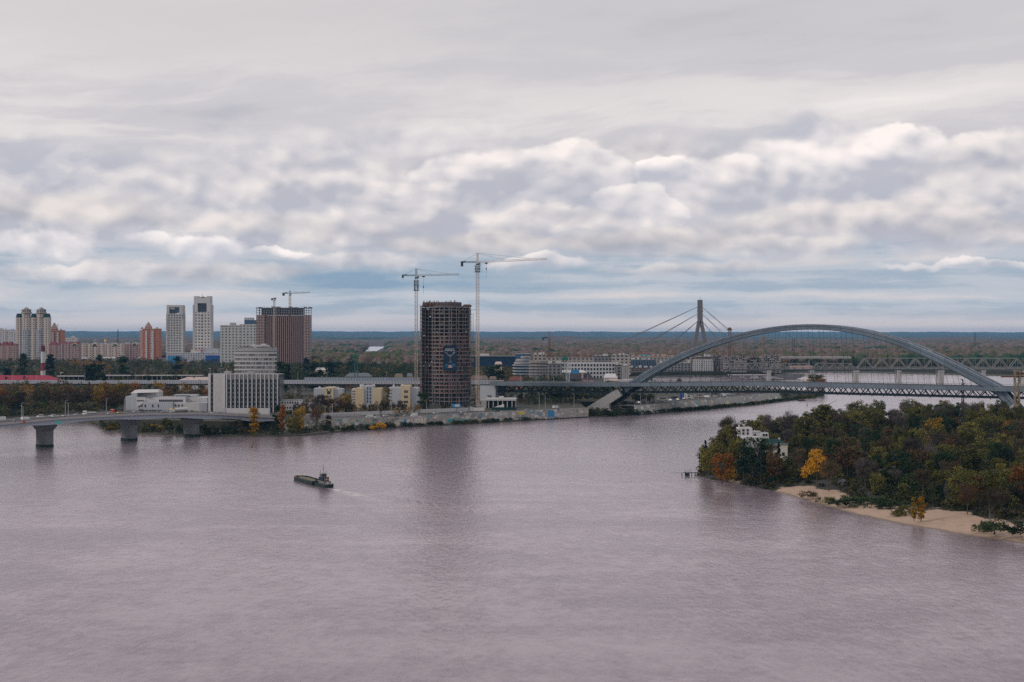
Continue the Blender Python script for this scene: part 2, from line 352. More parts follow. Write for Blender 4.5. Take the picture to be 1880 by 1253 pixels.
# river surface
def water_mat():
    m = bpy.data.materials.new('river_water'); m.use_nodes = True; t = NT(m.node_tree); b = t.n['Principled BSDF']
    p = t.new('ShaderNodeTexCoord').outputs['Object']; x, y, z = t.xyz(p)
    big = t.noise(t.vec(t.mul(x, 0.0045), t.mul(y, 0.0045)), 1.0, 5.0, 0.6, 0.6)          # wind patches
    strk = t.noise(t.vec(t.mul(t.add(x, t.mul(y, 0.2)), 0.012), t.mul(y, 0.028), 4.0), 1.0, 7.0, 0.66, 0.5)
    fine = t.noise(t.vec(t.mul(x, 0.16), t.mul(y, 0.10), 2.0), 1.0, 6.0, 0.7, 0.3)
    f = t.add(t.mul(big, 0.36), t.add(t.mul(strk, 0.34), t.mul(fine, 0.30)))
    cmap = t.ss(f, 0.40, 0.62)
    base = t.mix(cmap, WC['b0'], WC['b1'])
    ax, ay, dx, dy = -80.5, 640.0, 0.46, -0.89
    al = t.add(t.mul(t.sub(x, ax), dx), t.mul(t.sub(y, ay), dy)); pe = t.m('ABSOLUTE', t.add(t.mul(t.sub(x, ax), -dy), t.mul(t.sub(y, ay), dx)))
    churn = t.mul(t.mul(t.ss(pe, t.add(4.0, t.mul(al, 0.09)), 0.5), t.ss(al, -3, 4)), t.mul(t.ss(al, 95, 5), t.ss(fine, 0.34, 0.54)))   # aerated water behind the tug
    base = t.mix(t.mul(churn, 0.75), base, (0.75, 0.70, 0.70))
    w1 = t.noise(t.vec(t.mul(x, 0.62), t.mul(y, 0.26)), 1.0, 5.0, 0.65, 0.6)
    w2 = t.noise(t.vec(t.mul(t.add(x, t.mul(y, 0.2)), 0.11), t.mul(y, 0.06), 5.0), 1.0, 4.0, 0.6, 0.6)
    # the shallow V of water the tug leaves behind
    arm = t.m('ABSOLUTE', t.sub(pe, t.add(3.0, t.mul(al, 0.16))))
    wk = t.mul(t.mul(t.ss(arm, 4.5, 0.5), t.ss(al, -4, 8)), t.ss(al, 230, 60))
    wav = t.m('SINE', t.add(t.mul(al, 0.55), t.mul(pe, 1.3)))
    h = t.add(t.add(t.mul(w1, 1.25), t.mul(w2, 1.9)), t.mul(t.mul(wav, wk), 0.30))
    bp = t.new('ShaderNodeBump'); t.put(bp.inputs['Height'], h); bp.inputs['Distance'].default_value = WC['bump']
    t.put(bp.inputs['Strength'], t.ss(f, 0.40, 0.62, 1.0, 0.55))
    t.n.remove(b); out = [n for n in t.n if n.type == 'OUTPUT_MATERIAL'][0]
    df = t.new('ShaderNodeBsdfDiffuse'); t.put(df.inputs['Color'], base); t.l.new(bp.outputs[0], df.inputs['Normal'])
    gl = t.new('ShaderNodeBsdfGlossy'); gl.inputs['Color'].default_value = (*WC['tint'], 1); t.put(gl.inputs['Roughness'], t.ss(f, 0.38, 0.64, WC['r0'], WC['r1'])); t.l.new(bp.outputs[0], gl.inputs['Normal'])
    fr = t.new('ShaderNodeFresnel'); fr.inputs['IOR'].default_value = 1.42; t.l.new(bp.outputs[0], fr.inputs['Normal'])
    mx = t.new('ShaderNodeMixShader'); t.put(mx.inputs[0], t.mul(fr.outputs[0], t.sub(1.0, t.mul(churn, 0.7)))); t.l.new(df.outputs[0], mx.inputs[1]); t.l.new(gl.outputs[0], mx.inputs[2]); t.l.new(mx.outputs[0], out.inputs['Surface'])
    return m
WC = dict(b0=(0.155, 0.120, 0.145), b1=(0.315, 0.255, 0.282), tint=(1.0, 0.94, 0.955), r0=0.18, r1=0.11, bump=0.19)
w = MB(); w.quad((-11900, -180, 0), (11900, -180, 0), (11900, 30400, 0), (-11900, 30400, 0))
tag(w.build('river_water', water_mat()), kind='structure')

shore = [(-500, 764), (0, 773), (120, 776), (181, 776), (182, 782), (195, 792), (230, 796), (330, 800), (480, 803), (560, 801), (600, 796), (650, 792),
         (700, 788), (780, 783), (860, 779.5), (960, 773), (1020, 769), (1090, 765.5), (1125, 765.5), (1170, 762.5), (1230, 757.5), (1300, 752), (1385, 744), (1440, 737), (1490, 731), (1512, 726)]
shore_w = [gp(a, b) for a, b in shore]
back = [gp(1500, 721), gp(1400, 713), gp(1250, 709), gp(1138, 706), gp(1120, 700), gp(1150, 695), gp(1250, 692), gp(1438, 691), gp(1446, 685.5),
        gp(1500, 684), gp(1600, 685), gp(1680, 687.5), gp(1780, 689.5), gp(1900, 692), gp(2100, 694)]
far = [(11800, 4000), (11800, 30300), (-11800, 30300), (-11800, 1300), (-1500, 1250)]
LAND = smooth_poly(shore_w, 2, 0.8)+back+far
lo = MB(); lo.prism(LAND, -3.0, 0.9)
mm('bank_soil', (0.075, 0.07, 0.05), var=0.5, scale=0.08); tag(lo.build('riverbank', 'bank_soil'), kind='structure')
# built-up ground: starts at the top of the embankment wall
wall_px = [(513, 774), (560, 772.5), (600, 771), (700, 769), (800, 763.5), (860, 760), (900, 758.5), (1000, 754), (1080, 750)]
wall2_px = [(1165, 746), (1200, 743.5), (1240, 740), (1300, 734.5), (1340, 730.8), (1385, 726.5), (1412, 723.5), (1428, 721.5)]
WALL = smooth_poly([gp(a, b, GZ) for a, b in wall_px], 1); WALL2 = smooth_poly([gp(a, b, GZ) for a, b in wall2_px], 1)
plat = [(-1400, 1275), gp(-200, 752, GZ), gp(0, 754, GZ), gp(150, 755, GZ), gp(200, 768, GZ), gp(300, 772, GZ), gp(420, 774, GZ)]
mid = [(PX(1072, 1222), 1222), (PX(1064, 1300), 1300), (PX(1150, 1322), 1322), (PX(1166, 1262), 1262)]
backp = [gp(1425, 718.5, GZ), gp(1380, 713, GZ), gp(1250, 710.5, GZ), gp(1140, 707.5, GZ), (PX(1110, 2190), 2190), (PX(1150, 2290), 2290), (PX(1250, 2345), 2345), (PX(1432, 2355), 2355), (PX(1440, 2560), 2560),
         (PX(1500, 2620), 2620), (PX(1600, 2600), 2600), (PX(1680, 2530), 2530), (PX(1780, 2440), 2440), (PX(1900, 2360), 2360), (PX(2100, 2320), 2320)]
PLAT = plat+WALL+mid+WALL2+backp+[(11790, 4100), (11790, 30290), (-11790, 30290), (-11790, 1330)]
def ground_mat():
    m = bpy.data.materials.new('ground_cover'); m.use_nodes = True; t = NT(m.node_tree); b = t.n['Principled BSDF']
    p = t.new('ShaderNodeTexCoord').outputs['Object']
    n = t.noise(p, 0.012, 8.0, 0.65); n2 = t.noise(p, 0.2, 4.0, 0.6)
    c = t.ramp(t.add(t.mul(n, 0.7), t.mul(n2, 0.3)), [(0.36, (0.022, 0.026, 0.014)), (0.5, (0.04, 0.038, 0.022)), (0.6, (0.065, 0.055, 0.038)), (0.7, (0.14, 0.125, 0.105))])
    t.l.new(c, b.inputs['Base Color']); b.inputs['Roughness'].default_value = 0.95
    return m
g = MB(); g.prism(PLAT, 0.4, GZ); tag(g.build('ground', ground_mat()), kind='structure')

# far lake among the woods and far wooded hills
def hills(name, Y0, Y1, hfun, c, n=240):
    b = MB(); xs = lin(-0.39*Y1, 0.39*Y1, n); rows = 6
    vs = []; fs = []
    for j in range(rows):
        k = j/(rows-1); Y = Y0+(Y1-Y0)*k
        for i, x in enumerate(xs):
            px = CX+x/Y1*F
            z = GZ-0.5+(hfun(px, i)-GZ)*sin(k*pi/2)**0.8
            vs.append((x*Y/Y1, Y, z))
    for j in range(rows-1):
        for i in range(n-1): fs.append((j*n+i, j*n+i+1, (j+1)*n+i+1, (j+1)*n+i))
    vs += [(x, Y1+30, 0) for x in xs]; o = rows*n; fs += [((rows-1)*n+i, (rows-1)*n+i+1, o+i+1, o+i) for i in range(n-1)]
    b._q(vs, fs); o = b.build(name, c)
    tag(o, kind='structure'); return o
def wood_mat(name, c0, c1, c2, sx=0.01, sy=0.0016):
    m = bpy.data.materials.new(name); m.use_nodes = True; t = NT(m.node_tree); b = t.n['Principled BSDF']
    x, y, z = t.xyz(t.new('ShaderNodeTexCoord').outputs['Object'])
    n = t.noise(t.vec(t.mul(x, sx), t.mul(y, sy), t.mul(z, 0.02)), 1.0, 7.0, 0.65)
    t.l.new(t.ramp(n, [(0.35, c0), (0.5, c1), (0.65, c2)]), b.inputs['Base Color']); b.inputs['Roughness'].default_value = 0.95
    return m
hr = random.Random(3)
hills('far_hills', 14200, 29500, lambda px, i: ZR(608.6+1.6*min(1, max(0, (px-300)/1500))+0.35*sin(i*0.23)+0.25*sin(i*0.61+1)+hr.uniform(-.4, .4)-.5*max(0, sin(i*.9)*sin(i*.13)), 29500),
      wood_mat('hill_wood', (0.012, 0.022, 0.018), (0.02, 0.03, 0.022), (0.035, 0.038, 0.03)))
hills('low_hills', 6800, 8200, lambda px, i: ZR(620.5+1.2*sin(i*0.11)+0.8*sin(i*0.37)+hr.uniform(-.5, .5), 8200)-(0 if px < 600 or px > 740 else 8),
      wood_mat('low_hill_wood', (0.02, 0.03, 0.02), (0.07, 0.05, 0.045), (0.10, 0.065, 0.055), 0.012, 0.004))
lk = MB(); LAKE = [(667, 645.5), (672, 639), (664, 637), (668, 633.6), (715, 633.2), (712, 637), (700, 640.5), (692, 645)]
lk.quad(*[(*gp(a, b, GZ+0.6), GZ+0.6) for a, b in LAKE]); tag(lk.build('lake_water', bpy.data.materials['river_water']), kind='structure')

# ---------------------------------------------------------------- island with its beach
isl_front = [(1281, 868), (1279, 874), (1300, 879), (1345, 886), (1385, 893), (1428, 904), (1465, 915), (1500, 925), (1540, 937), (1600, 951), (1650, 962), (1700, 970), (1760, 981), (1820, 990), (1890, 1000), (2000, 1022), (2150, 1060)]
isl_back = [(2200, 775), (1900, 776), (1700, 777), (1560, 780), (1480, 784), (1400, 792), (1340, 806), (1310, 826), (1290, 848)]
ISL = smooth_poly([gp(a, b) for a, b in isl_front], 2, 0.5)+[gp(a, b) for a, b in isl_back]
ISL_F = smooth_poly([gp(a, b) for a, b in isl_front], 2, 0.0)
BWX = [1420, 1470, 1520, 1600, 1650, 1700, 1760, 1900]; BWY = [5, 17, 21, 18, 22, 27, 31, 24]
def island():
    xs = np.arange(80, 520, 3.0); ys = np.arange(380, 1150, 3.0)
    X, Y = np.meshgrid(xs, ys); ins = inside(ISL, X, Y); d = edge_dist(ISL, X, Y); d = np.where(ins, d, -d); df = edge_dist(ISL_F, X, Y, False)
    px = CX+X/Y*F
    rn = np.random.RandomState(4).rand(*X.shape)
    und = 1.1*np.sin(X*0.11)*np.cos(Y*0.09)+0.6*np.sin(X*0.27+1)*np.sin(Y*0.21)
    Z = np.clip(d*0.11, -2.5, 2.9)+np.clip(d/25, 0, 1)*0.25*und+(rn-0.5)*0.12
    bw = np.interp(px, BWX, BWY)+1.8*np.sin(px*0.11+1)
    sand = np.clip((bw+2.5*np.sin(X*.35+Y*.2)*np.sin(Y*.31)-df)/5, 0, 1)*np.clip((px-1418)/10, 0, 1)*(0.75+0.5*rn)
    sand = np.maximum(sand, np.clip((5-df)/2, 0, 1)*((px > 1338) & (px < 1360)))
    m = d > -16
    idx = -np.ones(X.shape, int); idx[m] = np.arange(m.sum())
    v = np.stack([X[m], Y[m], Z[m]], 1)
    a, b, c, e = idx[:-1, :-1], idx[:-1, 1:], idx[1:, 1:], idx[1:, :-1]
    ok = (a >= 0) & (b >= 0) & (c >= 0) & (e >= 0)
    f = np.stack([a[ok], b[ok], c[ok], e[ok]], 1)
    me = bpy.data.meshes.new('island_ground'); me.from_pydata(v.tolist(), [], f.tolist())
    at = me.attributes.new('sand', 'FLOAT', 'POINT'); at.data.foreach_set('value', sand[m].astype(np.float32))
    for p in me.polygons: p.use_smooth = True
    mt = bpy.data.materials.new('island_soil'); mt.use_nodes = True; t = NT(mt.node_tree); bs = t.n['Principled BSDF']
    s = t.new('ShaderNodeAttribute', attribute_name='sand').outputs['Fac']; p = t.new('ShaderNodeTexCoord').outputs['Object']
    n = t.noise(p, 0.22, 6.0, 0.65); n3 = t.noise(p, 0.035, 4.0, 0.6); pz = t.xyz(p)[2]
    sandc = t.mix(n, (0.24, 0.16, 0.11), (0.52, 0.375, 0.28))
    sandc = t.mix(t.mul(t.ss(pz, 0.30, 0.08), 0.7), sandc, (0.12, 0.095, 0.07))
    soil = t.mix(n, (0.014, 0.015, 0.009), (0.04, 0.034, 0.02))
    c = t.mix(t.ss(t.add(s, t.mul(t.sub(n, 0.5), 1.5)), 0.35, 0.6), soil, sandc)
    t.l.new(c, bs.inputs['Base Color']); bs.inputs['Roughness'].default_value = 0.95
    me.materials.append(mt); o = bpy.data.objects.new('island_ground', me); col.objects.link(o); tag(o, kind='structure')
island()

# ---------------------------------------------------------------- embankment: wall, road, white boundary wall
def ribbon(P, off):
    """offset polyline to its left side (away from the river)"""
    out = []
    for i, p in enumerate(P):
        a = Vector(P[max(0, i-1)]); b = Vector(P[min(len(P)-1, i+1)]); d = (b-a).normalized(); out.append((p[0]-d.y*off, p[1]+d.x*off))
    return out
def graffiti_mat(name, base, amt, paint):
    m = bpy.data.materials.new(name); m.use_nodes = True; t = NT(m.node_tree); b = t.n['Principled BSDF']
    x, y, z = t.xyz(t.new('ShaderNodeTexCoord').outputs['Object'])
    n = t.noise(t.vec(x, y, z), 0.25, 5.0, 0.7); st = t.noise(t.vec(t.mul(x, 0.9), t.mul(y, 0.9), t.mul(z, 0.15)), 1.0, 5.0, 0.6)
    c = t.mix(t.add(t.mul(n, 0.5), t.mul(st, 0.5)), tuple(k*0.55 for k in base), tuple(min(1, k*1.4) for k in base))
    seam = t.m('LESS_THAN', t.m('FRACT', t.div(x, 6.0)), 0.05); c = t.mix(t.mul(seam, 0.5), c, (0.1, 0.1, 0.1))
    # big sprayed shapes: letter-like strokes of several colours in patches along the wall
    vo = t.new('ShaderNodeTexVoronoi', feature='DISTANCE_TO_EDGE'); t.put(vo.inputs['Vector'], t.vec(t.mul(x, 0.33), 0.0, t.mul(z, 0.40))); vo.inputs['Scale'].default_value = 1.0
    cell = t.new('ShaderNodeTexVoronoi'); t.put(cell.inputs['Vector'], t.vec(t.mul(x, 0.33), 0.0, t.mul(z, 0.40))); cell.inputs['Scale'].default_value = 1.0
    hsv = t.xyz(cell.outputs['Color'])
    pc = t.ramp(hsv[0], paint, 'CONSTANT')
    patch = t.noise(t.vec(t.mul(x, 0.045), 3.0, 0.0), 1.0, 3.0, 0.6)
    fillm = t.mul(t.m('GREATER_THAN', t.m('ADD', hsv[1], t.mul(patch, 0.6)), 1.12-amt), t.m('GREATER_THAN', vo.outputs[0], 0.05))
    c = t.mix(t.mul(fillm, 0.72), c, pc)
    line = t.mul(t.m('LESS_THAN', vo.outputs[0], 0.055), t.ss(patch, 0.5, 0.6)); c = t.mix(t.mul(line, 0.75), c, (0.03, 0.03, 0.04))
    t.l.new(c, b.inputs['Base Color']); b.inputs['Roughness'].default_value = 0.9
    return m
def wall_mesh(P, z0, z1, thick, foot=0.0):
    b = MB(); Q = ribbon(P, thick); Fo = ribbon(P, -foot)
    for i in range(len(P)-1):
        a, c = P[i], P[i+1]; qa, qc = Q[i], Q[i+1]; fa, fc = Fo[i], Fo[i+1]
        b.quad((*fa, z0), (*fc, z0), (*c, z1), (*a, z1)); b.quad((*a, z1), (*c, z1), (*qc, z1), (*qa, z1)); b.quad((*qc, z0), (*qa, z0), (*qa, z1), (*qc, z1))
    for i in (0, len(P)-1): b.quad((*Fo[i], z0), (*P[i], z1), (*Q[i], z1), (*Q[i], z0))
    return b
WALLd = WALL; WALL2d = WALL2
front = ribbon(WALLd, -0.3)
paint = [(0.0, (0.50, 0.47, 0.44)), (0.25, (0.62, 0.58, 0.54)), (0.45, (0.10, 0.28, 0.30)), (0.6, (0.52, 0.44, 0.30)), (0.72, (0.56, 0.54, 0.54)), (0.85, (0.14, 0.13, 0.15)), (0.93, (0.10, 0.25, 0.42))]
o = wall_mesh(front, 0.6, GZ+0.5, 0.8).build('embankment_wall', graffiti_mat('graffiti_concrete', (0.34, 0.31, 0.285), 0.36, paint))
tag(o, 'long pale concrete embankment wall covered in graffiti below the riverside road', 'wall')
front2 = ribbon(WALL2d, -0.3)
o = wall_mesh(front2, 0.6, GZ+0.5, 0.8, foot=5.0).build('embankment_wall', graffiti_mat('plain_concrete', (0.30, 0.285, 0.265), 0.10, paint))
tag(o, 'sloping grey concrete embankment wall running under the arch bridge to the spit tip', 'wall')
# colour murals on the wall
def mural(pxa, pxb, za, zb, m, label):
    t0 = [(i+(pxa-(CX+front[i][0]/front[i][1]*F))/((CX+front[i+1][0]/front[i+1][1]*F)-(CX+front[i][0]/front[i][1]*F))) for i in range(len(front)-1)
          if (CX+front[i][0]/front[i][1]*F) <= pxa < (CX+front[i+1][0]/front[i+1][1]*F)]
    def at(px):
        for i in range(len(front)-1):
            pa = CX+front[i][0]/front[i][1]*F; pb = CX+front[i+1][0]/front[i+1][1]*F
            if pa <= px < pb:
                k = (px-pa)/(pb-pa); return (front[i][0]+(front[i+1][0]-front[i][0])*k, front[i][1]+(front[i+1][1]-front[i][1])*k-0.08)
    a, b = at(pxa), at(pxb)
    if a and b:
        q = MB()
        n = 7; rr = random.Random(int(pxa))
        pts = [(k/(n-1), za+rr.uniform(0, .8)) for k in range(n)]+[(k/(n-1), zb-rr.uniform(0, .9)) for k in range(n-1, -1, -1)]
        q.quad(*[(a[0]+(b[0]-a[0])*u_, a[1]+(b[1]-a[1])*u_, z_) for u_, z_ in pts]); tag(q.build('mural', m), label, 'mural')
mural(1006, 1018, 1.6, 7.4, 'graf_blue', 'round blue mural figure near the right end of the graffiti wall')
mural(1018, 1028, 1.4, 5.0, 'pale_grey', 'pale mural patch beside the round blue mural')
mural(822, 832, 1.4, 4.6, 'graf_teal', 'turquoise mural patch on the wall below the unfinished tower')
mural(842, 862, 1.3, 3.6, 'graf_teal', 'low green and turquoise mural strip right of the unfinished tower')
mural(951, 963, 4.6, 7.6, 'graf_yellow', 'square yellow mural patch on the graffiti wall left of the arch foot')
mural(672, 686, 1.6, 5.8, 'graf_teal', 'turquoise mural patch on the wall beside the yellow bush')
mural(741, 746, 1.6, 6.2, 'graf_blue', 'narrow blue painted panel on the wall below the cream office block')
for k_, (a_, b_) in enumerate([(749, 752), (754, 757), (761, 764), (766, 769), (773, 776), (778, 781)]):
    mural(a_, b_, 1.4, 6.6, 'cream' if k_ % 2 else 'white', f'painted {"cream" if k_ % 2 else "white"} upright panel on the wall, {["first", "second", "third", "fourth", "fifth", "sixth"][k_]} of its row from the left')
# road, kerbs, markings
RIN = ribbon(WALLd, 3.0); ROUT = ribbon(WALLd, 21.0)
rd = MB()
for i in range(len(RIN)-1): rd.quad((*RIN[i], GZ+.01), (*RIN[i+1], GZ+.01), (*ROUT[i+1], GZ+.01), (*ROUT[i], GZ+.01))
tag(rd.build('road', 'asphalt'), kind='structure')
R2I = ribbon(WALL2d, 3.0); R2O = ribbon(WALL2d, 19.0); rd = MB()
for i in range(len(R2I)-1): rd.quad((*R2I[i], GZ+.01), (*R2I[i+1], GZ+.01), (*R2O[i+1], GZ+.01), (*R2O[i], GZ+.01))
tag(rd.build('spit_road', 'asphalt'), kind='structure')
for P in (WALLd, WALL2d):
    k = MB(); a = ribbon(P, 1.0); b = ribbon(P, 2.95)
    for i in range(len(a)-1): k.quad((*a[i], GZ+.13), (*a[i+1], GZ+.13), (*b[i+1], GZ+.13), (*b[i], GZ+.13)); k.quad((*b[i], GZ), (*b[i+1], GZ), (*b[i+1], GZ+.13), (*b[i], GZ+.13))
    tag(k.build('pavement', 'kerb'), kind='structure')
ln = MB()
for P, offs in ((WALLd, (7.5, 12.0, 16.5)), (WALL2d, (7, 11, 15))):
    for of in offs:
        c = ribbon(P, of)
        for i in range(len(c)-1):
            L = math.dist(c[i], c[i+1]); n = max(1, int(L/9))
            for j in range(n):
                f0, f1 = j/n, (j+0.4)/n; d = ((c[i+1][0]-c[i][0])/L, (c[i+1][1]-c[i][1])/L)
                p0 = (c[i][0]+d[0]*L*f0, c[i][1]+d[1]*L*f0); p1 = (c[i][0]+d[0]*L*f1, c[i][1]+d[1]*L*f1)
                ln.quad((p0[0], p0[1], GZ+.016), (p1[0], p1[1], GZ+.016), (p1[0], p1[1]+.2, GZ+.016), (p0[0], p0[1]+.2, GZ+.016))
tag(ln.build('road_markings', 'line'), kind='structure')
WW = [gp(a, b, GZ) for a, b in [(560, 767), (600, 765.5), (650, 763.3), (700, 761.5), (750, 759.5), (800, 757.5), (842, 755.8), (860, 755.2)]]
o = thing('boundary_wall', 'long low white wall along the far side of the riverside road', 'wall', (WW[0][0], WW[0][1], GZ))
b = wall_mesh([(x-WW[0][0], y-WW[0][1]) for x, y in WW], 0, 2.7, 0.5); b.build('wall_panel', 'white', o)
cpg = MB()
for i in range(len(WW)-1):
    a, c = WW[i], WW[i+1]; n = 8
    for j in range(n):
        x = a[0]+(c[0]-a[0])*j/n-WW[0][0]; y = a[1]+(c[1]-a[1])*j/n-WW[0][1]; cpg.box(x-.12, x+.12, y-.14, y+.3, 0, 2.85)
cpg.build('wall_posts', 'pale_grey', o)['kind'] = 'stuff'
o = thing('boundary_wall', 'short white wall stretch right of the unfinished tower crane', 'wall', (*gp(868, 754.8, GZ), GZ))
b = MB(); b.box(0, 9.5, 0, .5, 0, 2.7); b.build('wall_panel', 'white', o); b = MB(); b.box(-2.5, -.02, -.2, .6, 0, 3.3); b.build('gate_pier', 'pale_grey', o)
x, y = gp(455, 766, GZ)
o = thing('boundary_wall', 'broad white wall panel below the office block beside the left bridge', 'wall', (x, y, GZ))
b = MB(); b.box(-17, 15.5, 0, .6, 0, 6.6); b.build('wall_panel', 'white', o)
b = MB(); b.box(-19.2, -17.02, -.3, 1.2, 0, 6.9); b.box(15.52, 16.6, -.3, 1.2, 0, 6.9); b.build('wall_pier', 'pale_grey', o)
# ---------------------------------------------------------------- arch bridge with its approach viaduct
BP0 = Vector((82, 1290, 0)); BD = Vector((0.9117, -0.4109, 0)); BN = Vector((0.4109, 0.9117, 0))     # along, away
Zs = ([-900, -735, -318, -108, 0, 158, 360, 520], [15, 16.2, 22, 24.6, 25.3, 28.3, 26.8, 25.5])
def dz(s): return float(np.interp(s, *Zs))
def bp(s, n, z): return tuple((BP0+BD*s+BN*n)[:2])+(z,)
def strip(b, s0, s1, n0, n1, t0, t1, step=12):
    """box running along the deck: from t0 to t1 relative to the deck level"""
    k = max(1, round((s1-s0)/step)); S = lin(s0, s1, k+1)
    for a, c in zip(S, S[1:]):
        v = [bp(s, n, dz(s)+t) for s in (a, c) for n in (n0, n1) for t in (t0, t1)]
        b._q(v, [(0, 1, 3, 2), (0, 4, 5, 1), (2, 3, 7, 6), (1, 5, 7, 3), (0, 2, 6, 4), (4, 6, 7, 5)])
    return b
ab = thing('arch_bridge', 'grey steel arch bridge with truss deck crossing the river channel', 'bridge', (0, 0, 0))
strip(MB(), -104, 520, -18, 18, -0.35, 0).build('deck', 'asphalt', ab)
mm('girder_grey', (0.135, 0.165, 0.20), rough=0.55, var=0.15, scale=0.05, panel=8.5); gb = strip(MB(), -104, 520, -19.4, -18, -2.9, 0.25); gb.build('edge_girder', 'girder_grey', ab)
gb = strip(MB(), -104, 520, 18, 19.4, -2.9, 0.25); gb.build('edge_girder', 'steel_light', ab)
for n_ in (-18.9, 18.9):
    pb = MB(); strip(pb, -104, 520, n_-.08, n_+.08, 1.05, 1.25)
    for s_ in np.arange(-104, 520, 4.0): pb.bar(bp(s_, n_, dz(s_)+.2), bp(s_, n_, dz(s_)+1.1), .16)
    pb.build('railing', 'steel_dark', ab)
cb = MB()
for s_ in np.arange(-100, 520, 4.7): cb.bar(bp(s_, -17, dz(s_)-1.0), bp(s_, 17, dz(s_)-1.0), .5, 1.2)
cb.build('cross_beams', 'steel_dark', ab)['kind'] = 'stuff'
for n_ in (-10.5, 10.5):
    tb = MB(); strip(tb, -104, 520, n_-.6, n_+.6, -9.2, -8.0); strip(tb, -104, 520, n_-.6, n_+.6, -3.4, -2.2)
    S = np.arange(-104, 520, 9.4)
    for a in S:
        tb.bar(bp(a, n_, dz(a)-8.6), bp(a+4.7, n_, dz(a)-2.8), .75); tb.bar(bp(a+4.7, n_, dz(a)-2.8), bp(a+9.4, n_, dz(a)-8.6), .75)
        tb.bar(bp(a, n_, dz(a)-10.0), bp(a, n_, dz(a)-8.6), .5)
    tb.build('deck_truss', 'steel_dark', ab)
lb = MB()
for a in np.arange(-104, 520, 9.4):
    lb.bar(bp(a, -10, dz(a)-8.7), bp(a, 10, dz(a)-8.7), .5, .8); lb.bar(bp(a, -10, dz(a)-8.7), bp(a+9.4, 10, dz(a)-8.7), .35)
    lb.bar(bp(a+4.7, -10, dz(a)-3.2), bp(a+4.7, 10, dz(a)-8.7), .35); 
strip(lb, -104, 520, -3.5, 3.5, -8.4, -7.9)
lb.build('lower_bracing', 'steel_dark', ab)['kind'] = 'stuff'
# arch ribs: near-rib top edge traced in elevation, then built at true size
pts = [(1080, 755), (1137, 716.5), (1163, 699), (1221, 665), (1282, 635), (1342, 616), (1403, 604.5), (1450, 599), (1500, 597), (1560, 600.5), (1616, 611.5), (1665, 629), (1713, 650), (1762, 672.5), (1811, 697), (1841, 712), (1866, 734), (1884, 748)]
RN = 13.0
As = []; Az = []
for px, row in pts:
    u = (px-CX)/F; s = (u*(BP0.y-RN*BN.y)-(BP0.x-RN*BN.x))/(BD.x-u*BD.y)
    q = BP0+BD*s-BN*RN; As.append(s); Az.append(H-(row-HR)*q.y/F)
As = np.array(As); Az = np.array(Az)
co = np.polyfit(As[1:-2], Az[1:-2], 5)
def arch_z(s):
    return float(np.polyval(co, s))
s_lo, s_hi = float(As[0]), float(As[-1])
sl = (arch_z(As[2]) - 2.5)/(As[2]-s_lo)
def az(s):
    if s < As[2]: return arch_z(As[2])-(As[2]-s)*(arch_z(As[2])-3.0)/(As[2]-s_lo)
    if s > As[-3]: return arch_z(As[-3])-(s-As[-3])*(arch_z(As[-3])-4.0)/(s_hi-As[-3])
    return arch_z(s)
SS = list(np.linspace(s_lo, s_hi, 90)); crown = (s_lo+s_hi)/2; half = (s_hi-s_lo)/2
def norm2(s):
    t = Vector((2.0, az(s+1)-az(s-1))).normalized(); return -t.y, t.x
def rib(n0, n1, sa, sb, off0, off1, name, m, parent, thin=1.0):
    b = MB(); S = [s for s in SS if sa <= s <= sb]; ring = []
    for s in S:
        nx, nz = norm2(s); T = 4.2+3.4*(abs(s-crown)/half)**2.2
        o0, o1 = off0*T*thin, off1*T*thin
        ring.append([(bp(s-nx*o, n, az(s)-nz*o)) for o, n in ((o0, n0), (o0, n1), (o1, n1), (o1, n0))])
    v = [p for r in ring for p in r]; f = []
    for i in range(len(S)-1):
        for k in range(4): f.append((4*i+k, 4*i+(k+1) % 4, 4*i+4+(k+1) % 4, 4*i+4+k))
    f += [(0, 1, 2, 3), tuple(4*(len(S)-1)+k for k in (3, 2, 1, 0))]
    b._q(v, f); return b.build(name, m, parent)
for sgn, nm in ((-1, 'near'), (1, 'far')):
    a_ = sgn*RN; sc0 = float(As[1])
    r_ = rib(a_-1.9, a_+1.9, sc0, float(As[-2]), 0.0, 1.0, 'arch_rib', 'steel', ab, 1.0 if sgn < 0 else .58)
    # flanges and stiffener lines standing proud of the web, as sub-parts
    for o0, o1, mm_ in ((-0.06, 0.10, 'steel_light'), (0.36, 0.41, 'steel_dark'), (0.60, 0.64, 'steel_light'), (0.92, 1.05, 'steel_dark')):
        rib(a_-2.25, a_+2.25, sc0+1, float(As[-2])-1, o0, o1, 'stiffener', mm_, r_, 1.0 if sgn < 0 else .58)
    leg = rib(a_-2.6, a_+2.6, s_lo, sc0+2, -0.10, 1.06, 'concrete_leg', 'concrete', ab)
    leg = rib(a_-2.6, a_+2.6, float(As[-2])-2, s_hi, -0.10, 1.06, 'concrete_leg', 'concrete', ab)
